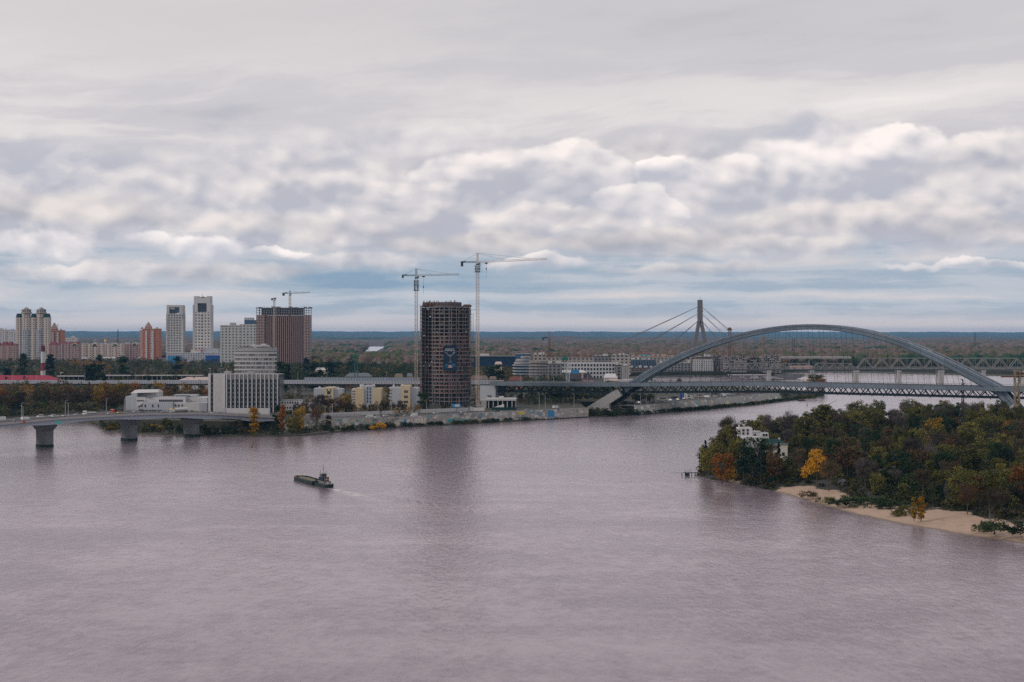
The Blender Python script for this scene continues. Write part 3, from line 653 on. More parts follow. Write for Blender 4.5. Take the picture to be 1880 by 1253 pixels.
# solid web between the legs below the deck, darker underside
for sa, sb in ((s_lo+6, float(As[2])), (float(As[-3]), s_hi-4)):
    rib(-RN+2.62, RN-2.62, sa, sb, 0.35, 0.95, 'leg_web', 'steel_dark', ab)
for sx in (s_lo+9, s_hi-8):
    for sgn in (-1, 1):
        fb = MB(); c = [bp(sx+a, sgn*RN+n, 0)[:2] for a, n in ((-11, -4), (14, -4), (14, 4), (-11, 4))]; fb.prism(c, -2, 2.0)
        fb.prism([bp(sx+a, sgn*RN+n, 0)[:2] for a, n in ((-2, -2.4), (12, -2.4), (12, 2.4), (-2, 2.4))], 1.9, 7.0); fb.build('footing', 'concrete', ab)
xb = MB(); S = [s for s in np.arange(s_lo+60, s_hi-52, 15.5)]
for i, s in enumerate(S):
    a = lambda s_, n_, o_: bp(s_, n_, az(s_)-o_)
    xb.bar(a(s, -RN, .8), a(s, RN, .8), 1.0, .9)
    if i < len(S)-1: xb.bar(a(s, -RN, .8), a(S[i+1], RN, .8), .75); xb.bar(a(s, RN, .8), a(S[i+1], -RN, .8), .75)
xb.build('arch_bracing', 'steel_light', ab)
for sgn in (-1, 1):
    first = None
    for k, s in enumerate(np.arange(s_lo+62, s_hi-48, 9.4)):
        top = az(s)-4; d0 = dz(s+3.5)
        if top-d0 < 3: continue
        hb = MB(); hb.bar(bp(s, sgn*RN, top), bp(s+3.5*(1 if s > crown else -1), sgn*17.4, dz(s)), .17); hb.build('hanger', 'steel_dark', ab)
# lamps standing on the deck
def lamp(name_loc, label, h=9.0, group=None, rz=0.0, proto=[None]):
    if proto[0] is None:
        r = thing('street_lamp', label, 'street lamp', name_loc, rz, group)
        p = MB(); p.cyl((0, 0, 0), (0, 0, 8.6), .17, .10, 6); p.bar((0, 0, 8.5), (1.6, 0, 9.0), .12); p.build('pole', 'pale_grey', r)
        q = MB(); q.box(1.2, 2.1, -.2, .2, 8.92, 9.1); q.build('lamp_head', 'crane_grey', r); proto[0] = r
    else:
        r = dup(proto[0]); r.location = name_loc; r.rotation_euler.z = rz; tag(r, label, 'street lamp', group)
    r.scale = (1, 1, h/9.0)
    return r
k = 0
for s_ in np.arange(-700, 520, 34.0):
    px_ = CX+(BP0+BD*s_)[0]/(BP0+BD*s_)[1]*F
    where = 'on the far viaduct left of the office block' if px_ < 380 else 'on the viaduct behind the cream buildings' if px_ < 770 else 'on the bridge deck left of the arch' if px_ < 1150 else 'on the deck under the arch'
    lamp(bp(s_, 0.0 if s_ < -104 else 15.0, dz(s_)+.02), f'lamp post {where}', 10.0 if s_ < -104 else 6.0, 'lamps along the viaduct and arch bridge', radians(65))
# approach viaduct
va = thing('viaduct', 'long concrete approach viaduct with pale side barriers leading to the arch bridge', 'viaduct')
strip(MB(), -900, -104.3, -13, 13, -1.2, 0).build('deck', 'asphalt', va)
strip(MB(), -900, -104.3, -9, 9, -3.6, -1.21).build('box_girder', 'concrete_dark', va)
strip(MB(), -900, -104.3, -13.4, -13.01, -2.0, 1.3, 6).build('side_barrier', 'barrier', va); strip(MB(), -900, -104.3, 13.01, 13.4, -2.0, 1.2, 20).build('side_barrier', 'barrier', va)
pr = MB()
for s_ in np.arange(-900, -104, 3.0): pr.bar(bp(s_, -13.45, dz(s_)-2), bp(s_, -13.45, dz(s_)+1.35), .22)
pr.build('barrier_posts', 'crane_grey', va)['kind'] = 'stuff'
b = MB(); strip(b, -310, -146, -13.3, -13.05, 1.31, 4.6, 6); nb = b.build('noise_screen', 'glass_pale' if 'glass_pale' in M else mm('glass_pale', (0.23, 0.27, 0.33), rough=0.3, var=0.25, scale=0.1) and 'glass_pale', va)
pr = MB()
for s_ in np.arange(-310, -145, 3.0): pr.bar(bp(s_, -13.4, dz(s_)+1.3), bp(s_, -13.4, dz(s_)+4.7), .2)
strip(pr, -310, -146, -13.5, -13.3, 4.5, 4.75, 8)
pr.build('screen_posts', 'crane_grey', nb)
for s_ in np.arange(-690, -150, 52.0):
    c = MB(); c.prism([bp(s_+a, n, 0)[:2] for a, n in ((-1.4, -4), (1.4, -4), (1.4, 4), (-1.4, 4))], GZ-.3, dz(s_)-3.6); c.build('pier', 'concrete', va)
for s_, nn in ((-110, -11), (-110, 9)):
    c = MB(); c.prism([bp(s_+a, nn+n, 0)[:2] for a, n in ((-6, -4), (10, -4), (10, 4), (-6, 4))], GZ-.3, dz(s_)-3.0)
    c.build('abutment_pier', 'pale_grey', ab)

# ---------------------------------------------------------------- near road bridge at left
C = [(-430, 690, 11.5), (-366, 778, 13.6), (-328, 828, 16.0), (-289.7, 878, 18.0), (-251.4, 930, 18.0), (-219, 968, 16.2), (-191, 1003, 12.2), (-166, 1032, 9.2), (-138, 1052, 7.9), (-110, 1062, 7.55)]
CP = smooth_poly([(c[0], c[1]) for c in C], 2); 
def cz(y): return float(np.interp(y, [c[1] for c in C], [c[2] for c in C]))
def cross(i):
    a = Vector(CP[max(0, i-1)]); b = Vector(CP[min(len(CP)-1, i+1)]); d = (b-a).normalized(); return Vector((d.y, -d.x))     # to the near side
piersY = [778, 878, 930, 968, 1003]
def depth(y):
    d = min(abs(y-p) for p in piersY); return 2.5+1.9*max(0, 1-d/24)**1.6
def run(w0, w1, zf0, zf1, name, m, parent):
    b = MB(); v = []
    for i, p in enumerate(CP):
        c = cross(i); z = cz(p[1])
        for w, zf in ((w0, zf0), (w0, zf1), (w1, zf1), (w1, zf0)):
            q = Vector(p)+c*w; v.append((q.x, q.y, z+(zf(p[1]) if callable(zf) else zf)))
    n = len(CP); f = [(4*i+k, 4*i+(k+1) % 4, 4*i+4+(k+1) % 4, 4*i+4+k) for i in range(n-1) for k in range(4)]+[(0, 1, 2, 3), (4*n-1, 4*n-2, 4*n-3, 4*n-4)]
    b._q(v, f); return b.build(name, m, parent)
rb = thing('road_bridge', 'curving concrete road bridge with haunched girder at the left edge, carrying traffic', 'bridge')
run(-13, 13, -0.5, 0.0, 'deck', 'asphalt', rb)
run(9.5, 12.2, lambda y: -depth(y), -0.5, 'girder', 'girder_blue', rb); run(-12.2, -9.5, lambda y: -depth(y), -0.5, 'girder', 'girder_blue', rb); run(-3, 3, lambda y: -depth(y), -0.5, 'girder', 'concrete', rb)
run(13.0, 13.5, -0.9, 0.35, 'edge_beam', 'concrete', rb); run(-13.5, -13.0, -0.9, 0.35, 'edge_beam', 'concrete', rb)
run(-.3, .3, .004, 0.7, 'median_barrier', 'concrete', rb)
for w_ in (13.25, -13.25):
    rl = MB()
    for i in range(len(CP)-1):
        p, q = Vector(CP[i])+cross(i)*w_, Vector(CP[i+1])+cross(i+1)*w_; n = max(1, int((q-p).length/2.2))
        za, zb = cz(CP[i][1]), cz(CP[i+1][1])
        rl.bar((*p, za+1.25), (*q, zb+1.25), .14); rl.bar((*p, za+.8), (*q, zb+.8), .09)
        for j in range(n):
            r_ = p.lerp(q, j/n); z_ = za+(zb-za)*j/n; rl.bar((*r_, z_+.3), (*r_, z_+1.25), .13)
    rl.build('railing', 'crane_grey', rb)
for pxp, (x, y) in zip((82, 237, 352), ((-289.7, 878), (-251.4, 930), (-219, 968))):
    z = cz(y)-3.5
    d = Vector((0.59, 0.81)); n_ = Vector((0.81, -0.59))
    def rect(L, W, k=8):
        out = []
        for a in range(16):
            t = 2*pi*a/16; ca, sa = cos(t), sin(t); ex = math.copysign(abs(ca)**.45, ca)*W; ey = math.copysign(abs(sa)**.45, sa)*L
            out.append((x+n_.x*ex+d.x*ey, y+n_.y*ex+d.y*ey))
        return out
    c = MB(); c.prism(rect(3.6, 5.3), -4, z-4.4); pr_ = c.build('pier', 'pier_grey', rb)
    c = MB(); c.prism(rect(3.6, 5.4), z-4.4, z-1.6, rect(4.2, 9.0)); c.prism(rect(4.2, 9.0), z-1.6, z-.9); c.build('pier_cap', 'pier_grey', pr_)
    for w in (-9.6, -3, 3, 9.6):
        c = MB(); c.box(x+n_.x*w*.92-.8, x+n_.x*w*.92+.8, y+n_.y*w*.92-.8, y+n_.y*w*.92+.8, z-.9, z+.15); c.build('bearing', 'concrete_dark', pr_)
    c = MB(); c.prism(rect(3.75, 5.5), -4, 1.5); c.build('wet_stain', 'hull', pr_)
# small signs and boards hung on the girder face
def girder_at(px, row, w=13.9, centre=False):
    best = None
    for i, p in enumerate(CP):
        q = Vector(p)+cross(i)*w; pp = CX+q.x/q.y*F
        if best is None or abs(pp-px) < best[0]: best = (abs(pp-px), q, i)
    q = best[1]; return (q.x+(px-(CX+q.x/q.y*F))*q.y/F, q.y-.3, ZR(row, q.y)) if not centre else (q.x, q.y, cz(CP[best[2]][1]))
for px, row, w, h, m, lab in ((190, 766, 2.0, 2.6, 'red_paint', 'tall red navigation board hung on the left bridge mid span'), (44, 775, 2.2, 1.6, 'crane_red', 'small dull red navigation sign hung on the left bridge near the frame edge'),
                              (107, 775.5, 3.4, 1.6, 'graf_teal', 'teal board hung at the pier nearest the frame edge'), (260.5, 769.5, 2.8, 1.4, 'teal', 'dark teal board hung beside the middle bridge pier'), (266.5, 763, .9, 1.6, 'white', 'narrow white plate with red edge on the bridge above the teal board')):
    x, y, z = girder_at(px, row); r_ = thing('navigation_sign', lab, 'sign', (x, y, z-h/2))
    q = MB(); q.box(-w/2, w/2, -.06, .06, 0, h); q.build('board', m, r_); q = MB(); q.bar((-w/4, .1, 0), (-w/4, .1, h+.8), .1); q.bar((w/4, .1, 0), (w/4, .1, h+.8), .1); q.build('bracket', 'crane_grey', r_)

# lamps on the near bridge
for px, side in ((38, -1), (48, 1), (102, -1), (114, 1), (178, -1), (225, -1), (283, 1), (298, -1), (355, -1), (412, 1), (447, -1)):
    w = 12.6*side; xx, y0, z = girder_at(px, 760, w, True)
    ordn = {38: 'nearest the left frame edge', 48: 'second from the left frame edge', 102: 'above the first pier', 114: 'just right of the first pier', 178: 'left of the tall red board', 225: 'before the middle pier',
            283: 'in front of the white penthouse', 298: 'in front of the long white workshop', 355: 'above the third pier', 412: 'in front of the blank office wall', 447: 'in front of the broad white wall'}[px]
    lamp((xx, y0, z), f'thin lamp post on the left road bridge {ordn}', 9.5, 'lamps on the left road bridge', radians(180 if side > 0 else 0))

# ---------------------------------------------------------------- cable-stayed bridge far behind
cy_Y = 2700.0
def cp(px, row, dy=0.0): Y = cy_Y+dy; return (PX(px, Y), Y, ZR(row, Y))
cs = thing('cable_stayed_bridge', 'distant cable-stayed bridge with a tall forked concrete pylon behind the arch', 'bridge')
py = MB(); px0 = PX(1285.3, cy_Y)
py.prism([(px0-4.6, cy_Y-3), (px0+4.6, cy_Y-3), (px0+4.8, cy_Y+3), (px0-4.8, cy_Y+3)], ZR(596, cy_Y), ZR(551, cy_Y)); mm('pylon', (0.17, 0.15, 0.15), var=0.15)
py.box(px0-5.4, px0+5.4, cy_Y-2, cy_Y+2, ZR(573, cy_Y), ZR(569.5, cy_Y)); py.box(px0-5.4, px0+5.4, cy_Y-2, cy_Y+2, ZR(583, cy_Y), ZR(580.5, cy_Y))
pyl = py.build('pylon', 'pylon', cs)
for a, b_ in ((1283.4, 1273.5), (1287.2, 1297.5)):
    q = MB(); zt, zb = ZR(594, cy_Y), GZ-.2; q.bar((PX(a, cy_Y), cy_Y, zt+4), (PX(b_+(b_-a)*.55, cy_Y), cy_Y, zb), 6.5, 6.5, up=(0, 1, 0)); q.build('pylon_leg', 'pylon', cs)
q = MB(); q.bar((px0, cy_Y, ZR(551, cy_Y)), (px0, cy_Y, ZR(545, cy_Y)), .5); q.build('mast', 'pylon', cs)
DZ = ZR(655, cy_Y)
q = MB(); q.box(PX(1040, cy_Y), PX(1560, cy_Y), cy_Y-14, cy_Y+14, DZ-3.5, DZ); q.build('deck', 'concrete', cs)
q = MB(); 
for i_ in range(9): x_ = PX(1050+i_*62, cy_Y); q.box(x_-1.5, x_+1.5, cy_Y-8, cy_Y+8, GZ-.3, DZ-3.5)
q.build('deck_piers', 'concrete', cs)['kind'] = 'stuff'
for top, la, rb_ in ((563, 1078, 1388), (575.5, 1140, 1366), (588.5, 1200, 1338)):
    for dy, dp in ((-9, 0), (9, 9)):
        q = MB(); q.bar((px0-2.5, cy_Y+dy*.15, ZR(top, cy_Y)), (PX(la+dp, cy_Y), cy_Y+dy, DZ), .85); q.build('cable', 'pylon', cs)
        q = MB(); q.bar((px0+2.5, cy_Y+dy*.15, ZR(top, cy_Y)), (PX(rb_+dp*1.2, cy_Y), cy_Y+dy, DZ), .62); q.build('cable', 'pylon', cs)

# ---------------------------------------------------------------- railway truss bridge at right
rY = 1960.0
rw = thing('railway_bridge', 'pale steel truss railway bridge on masonry piers beyond the arch bridge', 'bridge')
def truss(px0_, px1_, rt, rbm, n, name):
    for dy in (-4, 4):
        b = MB(); Y = rY+dy; x0, x1 = PX(px0_, rY), PX(px1_, rY); zt, zb = ZR(rt, rY), ZR(rbm, rY); w = (x1-x0)/n
        th = .95 if zt-zb > 13 else .7
        b.bar((x0, Y, zb), (x1, Y, zb), th); b.bar((x0+w/2, Y, zt), (x1-w/2, Y, zt), th)
        for i in range(n):
            a = x0+i*w; b.bar((a, Y, zb), (a+w/2, Y, zt), th); b.bar((a+w/2, Y, zt), (a+w, Y, zb), th)
            b.bar((a+w/2, Y, zb), (a+w/2, Y, zt), .35)
            if i: b.bar((a, Y, zb), (a, Y, zt), .35)
        b.build('truss', 'truss_steel', rw)
truss(1572, 1727, 658, 677.5, 5, ''); truss(1727, 1882, 658, 678, 5, ''); truss(1882, 2037, 658, 678, 5, '')
truss(1491, 1569, 667.5, 678, 5, ''); truss(1412, 1490, 667.5, 678, 5, ''); truss(1333, 1411, 667.5, 678, 5, '')
q = MB(); q.box(PX(1333, rY), PX(2037, rY), rY-4.2, rY+4.2, ZR(680.2, rY), ZR(678.1, rY)); q.build('deck', 'steel_dark', rw)
q = MB()
for k_ in range(40): x_ = PX(1335+k_*17.5, rY); q.bar((x_, rY-4, ZR(667 if x_ < PX(1570, rY) else 658, rY)), (x_, rY+4, ZR(667 if x_ < PX(1570, rY) else 658, rY)), .4)
q.build('portal_bracing', 'truss_steel', rw)['kind'] = 'stuff'
for pxp, w in ((1411, 5), (1489.5, 5), (1570.5, 7), (1649, 5), (1726, 8), (1804, 5), (1881, 8), (1960, 6)):
    q = MB(); x_ = PX(pxp, rY); q.prism([(x_-w/2*.85, rY-7), (x_+w/2*.85, rY-7), (x_+w/2*.85, rY+7), (x_-w/2*.85, rY+7)][::1], -3, ZR(680.3, rY)); q.build('pier', 'concrete', rw)
    q = MB(); q.box(x_-w/2*.85-.5, x_+w/2*.85+.5, rY-7.5, rY+7.5, ZR(683, rY), ZR(680.25, rY)+0); q.build('pier_cap', 'concrete', rw)
# ---------------------------------------------------------------- buildings of the left district (far)
def box(name, m, r, *a): return MB().box(*a).build(name, m, r)
pinkfac = facmat('pink_brick_facade', (0.36, 0.23, 0.20), (0.07, 0.065, 0.08), 7.0, 4.8, 0.42, 0.5)
palefac = facmat('pale_facade', (0.54, 0.49, 0.48), (0.12, 0.13, 0.15), 6.5, 5.0, 0.42, 0.5)
creamfac = facmat('cream_facade', (0.56, 0.46, 0.38), (0.05, 0.055, 0.07), 7.4, 5.2, 0.36, 0.5)
glassfac = facmat('glass_bay', (0.42, 0.41, 0.42), (0.09, 0.12, 0.16), 4.2, 5.2, 0.62, 0.6)
orangefac = facmat('orange_brick_facade', (0.46, 0.15, 0.075), (0.14, 0.09, 0.08), 6.4, 4.4, 0.26, 0.4)
greyfac = facmat('grey_tower_facade', (0.44, 0.42, 0.405), (0.06, 0.06, 0.07), 5.6, 5.2, 0.5, 0.55)
greyfac2 = facmat('light_tower_facade', (0.58, 0.54, 0.51), (0.09, 0.09, 0.10), 6.4, 6.2, 0.5, 0.5)
panelfac = facmat('panel_block_facade', (0.50, 0.48, 0.45), (0.07, 0.09, 0.095), 6.6, 5.4, 0.45, 0.5)
# twin-crowned tower
Yt = 3350
r, hw, s, Y = B('apartment_tower', 'tall cream twin apartment tower with two domed crowns and green roofs', 29, 88.5, 658, Yt)
zt = lambda row: ZR(row, Y)-GZ
for x0, x1 in ((-hw, -hw+8*s), (-2.5*s, 5*s), (hw-9.5*s, hw)): box('wall', creamfac, r, x0, x1, 0, 22, 0, zt(583))
for x0, x1 in ((-hw+8.01*s, -2.51*s), (5.01*s, hw-9.51*s)):
    box('wall', creamfac, r, x0, x1, 2.4, 21, 0, zt(583))
    xm = (x0+x1)/2; w = (x1-x0)/2-1.2*s
    q = MB(); q.prism([(xm+w*.8*cos(a), 2.2+2.6*sin(a)) for a in [pi+pi*i/10 for i in range(11)]], 0, zt(605)); q.build('glass_bay', glassfac, r)
    q = MB(); q.prism([(xm+w*.75*cos(a), 2.4+2.0*sin(a)) for a in [pi+pi*i/8 for i in range(9)]], zt(605), zt(580)); q.build('upper_bay', creamfac, r)
for x0, x1 in ((-hw+.2, -hw+7*s), (-2.3*s, 4.5*s), (hw-8.5*s, hw-.2)):
    q = MB(); q.prism([(x0, 0), (x1, 0), (x1, 20), (x0, 20)], zt(583), zt(576), [(x0+1, 3), (x1-1, 3), (x1-1, 17), (x0+1, 17)]); q.build('roof', 'roof_green', r)
for xc in ((46.2-58.75)*s, (73.6-58.75)*s):
    q = MB(); ring = lambda rr: [(xc+rr*cos(2*pi*i/12), 9+rr*sin(2*pi*i/12)) for i in range(12)]
    q.prism(ring(7.6*s), zt(583.1), zt(576)); q.prism(ring(9.4*s), zt(576), zt(573.6), ring(10*s)); q.prism(ring(7.5*s), zt(573.5), zt(570)); q.prism(ring(8*s), zt(569.9), zt(568)); c_ = q.build('crown', creamfac, r)
    q = MB(); q.dome((xc, 9, zt(568)), 5*s, 3.2*s); q.cyl((xc, 9, zt(565)), (xc, 9, zt(562.5)), .6, .1, 6); q.build('dome', 'roof_grey', c_)
    q = MB()
    for i in range(12):
        a = 2*pi*i/12; q.bar((xc+8*s*cos(a), 9+8*s*sin(a), zt(573.4)), (xc+8*s*cos(a), 9+8*s*sin(a), zt(568.5)), 1.0)
    q.build('colonnade', 'void', c_)
# pale blocks at the frame edge
for a, b_, top, lab, f in ((-22, 13, 604, 'pale block with stepped roofline at the left frame edge', palefac), (12.5, 29.5, 606, 'whitish block squeezed between frame edge and twin tower', palefac)):
    r, hw, s, Y = B('apartment_block', lab, a, b_, 650, 3700); q = ZR(top, Y)-GZ
    box('wall', f, r, -hw, hw, 0, 20, 0, q-3); MB().box(-hw*.5, hw*.3, 4, 14, q-3, q+1.5).box(hw*.45, hw*.85, 3, 10, q-3, q).build('roof_house', f, r)
def mansard(name, label, a, b_, eave, ridge, base, Y, f, roofm, seed, arches=(), group=None):
    r, hw, s, Y = B(name, label, a, b_, base, Y, group=group); rr = random.Random(seed)
    ze, zr = ZR(eave, Y)-GZ, ZR(ridge, Y)-GZ
    box('wall', f, r, -hw, hw, 0, 18, 0, ze)
    q = MB(); x = -hw
    while x < hw-3:
        w = min(rr.uniform(9, 20), hw-x); h = (zr-ze)*rr.uniform(.45, 1)
        q.prism([(x+.05, .2), (x+w-.05, .2), (x+w-.05, 17), (x+.05, 17)], ze, ze+h, [(x+w*.25, 4), (x+w*.75, 4), (x+w*.75, 13), (x+w*.25, 13)]); x += w+rr.uniform(0, 3)
    q.build('roof', roofm, r)
    for ax in arches:
        xc = (ax-(a+b_)/2)*s; q = MB(); n = 9
        P = [(xc+5.2*s*cos(pi*i/n), ze-4+ (5.0*s)*sin(pi*i/n)) for i in range(n+1)]
        vs = [(x, -1.2, z) for x, z in P]+[(x, 2, z) for x, z in P]; m_ = n+1
        q._q(vs, [tuple(range(m_))[::-1], tuple(range(m_, 2*m_))]+[(i, i+1, m_+i+1, m_+i) for i in range(n)]); g_ = q.build('gable', 'cream', r)
        q = MB(); P = [(xc+3.6*s*cos(pi*i/n), ze-3.6+3.4*s*sin(pi*i/n)) for i in range(n+1)]; q._q([(x, -1.35, z) for x, z in P], [tuple(range(n+1))[::-1]]); q.build('arch_window', 'glass_dark', g_)
    b2 = MB()
    for i in range(int(2*hw/14)): b2.box(-hw+i*14, -hw+i*14+2.2, -1.0, -.01, 0, ze+.5)
    b2.build('bay_strips', 'pink', r)['kind'] = 'stuff'
    return r
mansard('apartment_block', 'pink brick block with dark red mansard roofs left of the twin tower', -20, 29.5, 635, 627, 658, 3200, pinkfac, 'roof_red', 1)
mansard('apartment_block', 'pink block with dark red roof pieces right of the twin tower', 89, 112.5, 634, 628, 657, 3250, pinkfac, 'roof_red', 2)
mansard('apartment_block', 'rose block below the orange brick tower with one round gable', 112.6, 145, 631.5, 627, 656, 3180, pinkfac, 'roof_red', 3, (137,))
mansard('apartment_block', 'long beige block with two round gables in the middle of the district', 145.5, 226, 632.5, 629.5, 655, 3300, creamfac, 'roof_grey', 4, (174, 211.5))
mansard('apartment_block', 'rose and beige block left of the red brick tower', 226.5, 256.5, 631.5, 628.5, 655, 3340, pinkfac, 'roof_grey', 5, (247,))
r, hw, s, Y = B('apartment_block', 'pale cream block seen between the orange brick tower and the round gables', 114, 141, 650, 3900)
box('wall', palefac, r, -hw, hw, 0, 16, 0, ZR(620, Y)-GZ); box('roof_house', palefac, r, hw*.15, hw*.65, 3, 12, ZR(620, Y)-GZ+.01, ZR(616.5, Y)-GZ)
def brick_tower(label, a, b_, top, crown, base, Y, cx_):
    r, hw, s, Y = B('brick_tower', label, a, b_, base, Y); z = ZR(top, Y)-GZ; zc = ZR(crown, Y)-GZ; xc = (cx_-(a+b_)/2)*s
    box('wall', orangefac, r, -hw+.8*s*6, hw, 0, 22, 0, z); box('wall', 'pink', r, -hw, -hw+.79*s*6, 1.2, 21, 0, z-2)
    box('loggia_strip', palefac, r, hw*.12, hw*.48, -1.4, -.01, 0, z-3)
    box('loggia_strip', palefac, r, -hw*.45, -hw*.22, -1.2, -.01, 0, z-3)
    box('cornice', 'cream', r, -hw-.8, hw+.8, -1.0, 23, z+.01, z+1.4)
    h = zc-z; q = MB(); q.box(xc-5*s, xc+5*s, 4, 16, z+1.41, z+h*.42); q.box(xc-3.6*s, xc+3.6*s, 5.5, 14.5, z+h*.42, z+h*.62); c = q.build('crown', 'pink', r)
    q = MB(); q.prism([(xc-6*s, 3), (xc+6*s, 3), (xc+6*s, 17), (xc-6*s, 17)], z+1.42, z+h*.34, [(xc-4.5*s, 5), (xc+4.5*s, 5), (xc+4.5*s, 15), (xc-4.5*s, 15)]); q.build('red_roof', 'roof_red', c)
    q = MB(); q.dome((xc, 10, z+h*.62), 2.7*s, h*.3); q.cyl((xc, 10, z+h*.9), (xc, 10, zc), .4, .1, 5); q.build('dome', 'roof_grey', c)
    q = MB()
    for i in range(6): q.box(xc-4.4*s+i*1.6*s, xc-4.4*s+i*1.6*s+.9*s, 3.85, 3.95, z+h*.36, z+h*.41)
    q.build('crown_windows', 'void', c)
    for sx in (-hw*.8, hw*.75): MB().dome((sx, 4, z+1.4), 2.2, 3.2, 8, 3).build('corner_dome', 'roof_red', r)
brick_tower('orange brick tower with a tiered crown right beside the twin tower', 88.9, 114.2, 607.5, 591.5, 657, 3420, 97.3)
brick_tower('freestanding red orange brick tower with grey central strip and tiered crown', 256.8, 292, 604.8, 590.5, 657, 3060, 270.3)
q = thing('antenna_mast', 'thin rooftop aerial above the orange brick tower', 'antenna', (PX(106, 3440), 3440, ZR(607, 3440))); MB().bar((0, 0, 0), (0, 0, 15), .5).bar((0, 0, 10), (-3, 0, 15), .35).bar((0, 0, 10), (2.6, 0, 14), .35).build('mast', 'crane_dark', q)
for px_, lab, m_, rr_ in ((193.5, 'golden onion dome glinting behind the round gabled block', 'gold', 2.8), (175, 'small grey dome behind the round gabled block', 'roof_grey', 3.4)):
    Y = 3600; r = thing('church', lab, 'church', (PX(px_, Y), Y, GZ)); z = ZR(628, Y)-GZ
    MB().box(-4, 4, -4, 4, 0, z-4).build('nave', 'white', r); d_ = MB().cyl((0, 0, z-4), (0, 0, z+1), rr_*.7, n=10).build('drum', 'white', r)
    MB().dome((0, 0, z+1), rr_*1.25, 5.4).cyl((0, 0, z+6), (0, 0, z+9.5), .5, .1, 5).build('dome', m_, d_)
# two slim towers and their podium
Y = 2900
r, hw, s, Y = B('apartment_tower', 'grey slim tower with open glazed frame on top, the shorter of the pair', 305.2, 335.6, 655, Y); z = lambda row: ZR(row, Y)-GZ
box('wall', greyfac, r, -hw, hw, 0, 24, 0, z(576)); box('edge_pier', 'concrete_light', r, -hw-.5, -hw+1.6, -.6, 20, 0, z(585)); box('edge_pier', 'concrete_light', r, hw-1.6, hw+.5, -.6, 20, 0, z(585))
q = MB(); q.box(-hw+.6, -hw+5.5*s, 0, 22, z(576), z(560.5)); q.box(hw-6.5*s, hw-.3, 0, 22, z(576), z(560.5)); q.box(-hw+5.5*s, hw-6.5*s, 0, 22, z(563.2)-1.2, z(560.5)); q.build('top_frame', 'concrete_light', r)
box('glass_box', 'glass_blue', r, .5*s, hw-6.6*s, 4, 20, z(575), z(563.8)); box('white_box', 'white', r, -hw+5.8*s, .2*s, 2, 20, z(568), z(563.8)); box('terrace', 'glass_dark', r, -hw+5.8*s, .2*s, 5, 20, z(576)+.01, z(568.3))
r, hw, s, Y = B('apartment_tower', 'tallest pale slim tower with square cutout and white capped top', 354, 387.3, 655, 2900); z = lambda row: ZR(row, Y)-GZ
box('wall', greyfac2, r, -hw+2, hw-2, 0, 26, 0, z(573.5)); q = MB(); q.box(-hw, -hw+1.99, -.8, 24, 0, z(560)); q.box(hw-1.99, hw, -.8, 24, 0, z(560)); q.build('edge_pier', 'concrete_light', r)
q = MB(); q.box(-hw+2, -hw+8.5*s, 0, 24, z(573.5), z(544)); q.box(hw-8*s, hw-2, 0, 24, z(573.5), z(544)); q.box(-hw+8.5*s, hw-8*s, 0, 24, z(557), z(547)); q.box(-hw+8.5*s, hw-8*s, 8, 24, z(573.5), z(557)); q.build('top_frame', 'white', r)
box('glass_void', 'glass_dark', r, -hw+8.6*s, hw-8.1*s, 6.9, 7.9, z(572.5), z(557.5))
q = MB()
for i in range(7): q.box(-6.5*s+i*2*s, -6.5*s+i*2*s+1.3*s, 6, 12, z(547)+.01, z(544.5-abs(3-i)*-.6)); 
q.bar((-1*s, 9, z(545)), (-1*s, 9, z(539)), .5); q.build('roof_plant', 'concrete_dark', r)
q = MB(); 
for i in range(14): q.box(-.8*s-1, .8*s+1, -.25, -.05, z(650-i*5.4)-1.4, z(650-i*5.4))
q.build('center_windows', 'glass_dark', r)['kind'] = 'stuff'
r, hw, s, Y = B('shopping_podium', 'long pale low podium joining the two slim towers with blue hoarding in front', 305, 404, 658.5, 2860); z = lambda row: ZR(row, Y)-GZ
box('wall', facmat('podium_facade', (0.46, 0.44, 0.44), (0.10, 0.12, 0.18), 5.0, 4.2, 0.55, 0.55), r, -hw, hw, 0, 34, 0, z(648)); box('upper_floor', 'white', r, -hw*.1, hw*.28, 4, 30, z(648)+.01, z(642.5)); box('upper_floor', 'pale_grey', r, hw*.3, hw*.9, 6, 30, z(648)+.01, z(640.5))
box('blue_hoarding', 'blue_panel', r, 23*s, 49*s, -2.2, -1.8, 0, z(653)); box('blue_hoarding', 'graf_blue', r, -46*s, -20*s, -2.2, -1.8, 0, z(654))
q = MB(); rr = random.Random(5)
for i in range(9): x = 3.5*s+i*2.3*s; q.box(x, x+1.5*s, -.5, -.3, z(644), z(641.8)-rr.uniform(0, .8)); 
q.build('red_sign_letters', 'red_paint', r)
# pale panel block, two wings and glazed top
r, hw, s, Y = B('apartment_block', 'pale grey panel block in two wings with small blue glazed top beside the brown office', 404.3, 471, 662, 2700); z = lambda row: ZR(row, Y)-GZ
box('wall', panelfac, r, -hw, -hw+36*s, 0, 20, 0, z(599)); box('cornice', 'concrete_light', r, -hw-.5, -hw+36*s, -.5, 20, z(599)+.01, z(597.3)); box('roof_house', 'concrete', r, -hw+17*s, -hw+27*s, 3, 12, z(597.3)+.01, z(593))
box('wall', panelfac, r, -hw+36.02*s, hw, -2, 22, 0, z(595.5)); box('roof_floor', 'glass_blue', r, -hw+44*s, hw+1*s, 1, 16, z(595.5)+.01, z(588)); box('roof_cap', 'pale_grey', r, -hw+44*s, hw-7*s, 1, 16, z(588)+.01, z(583.5))
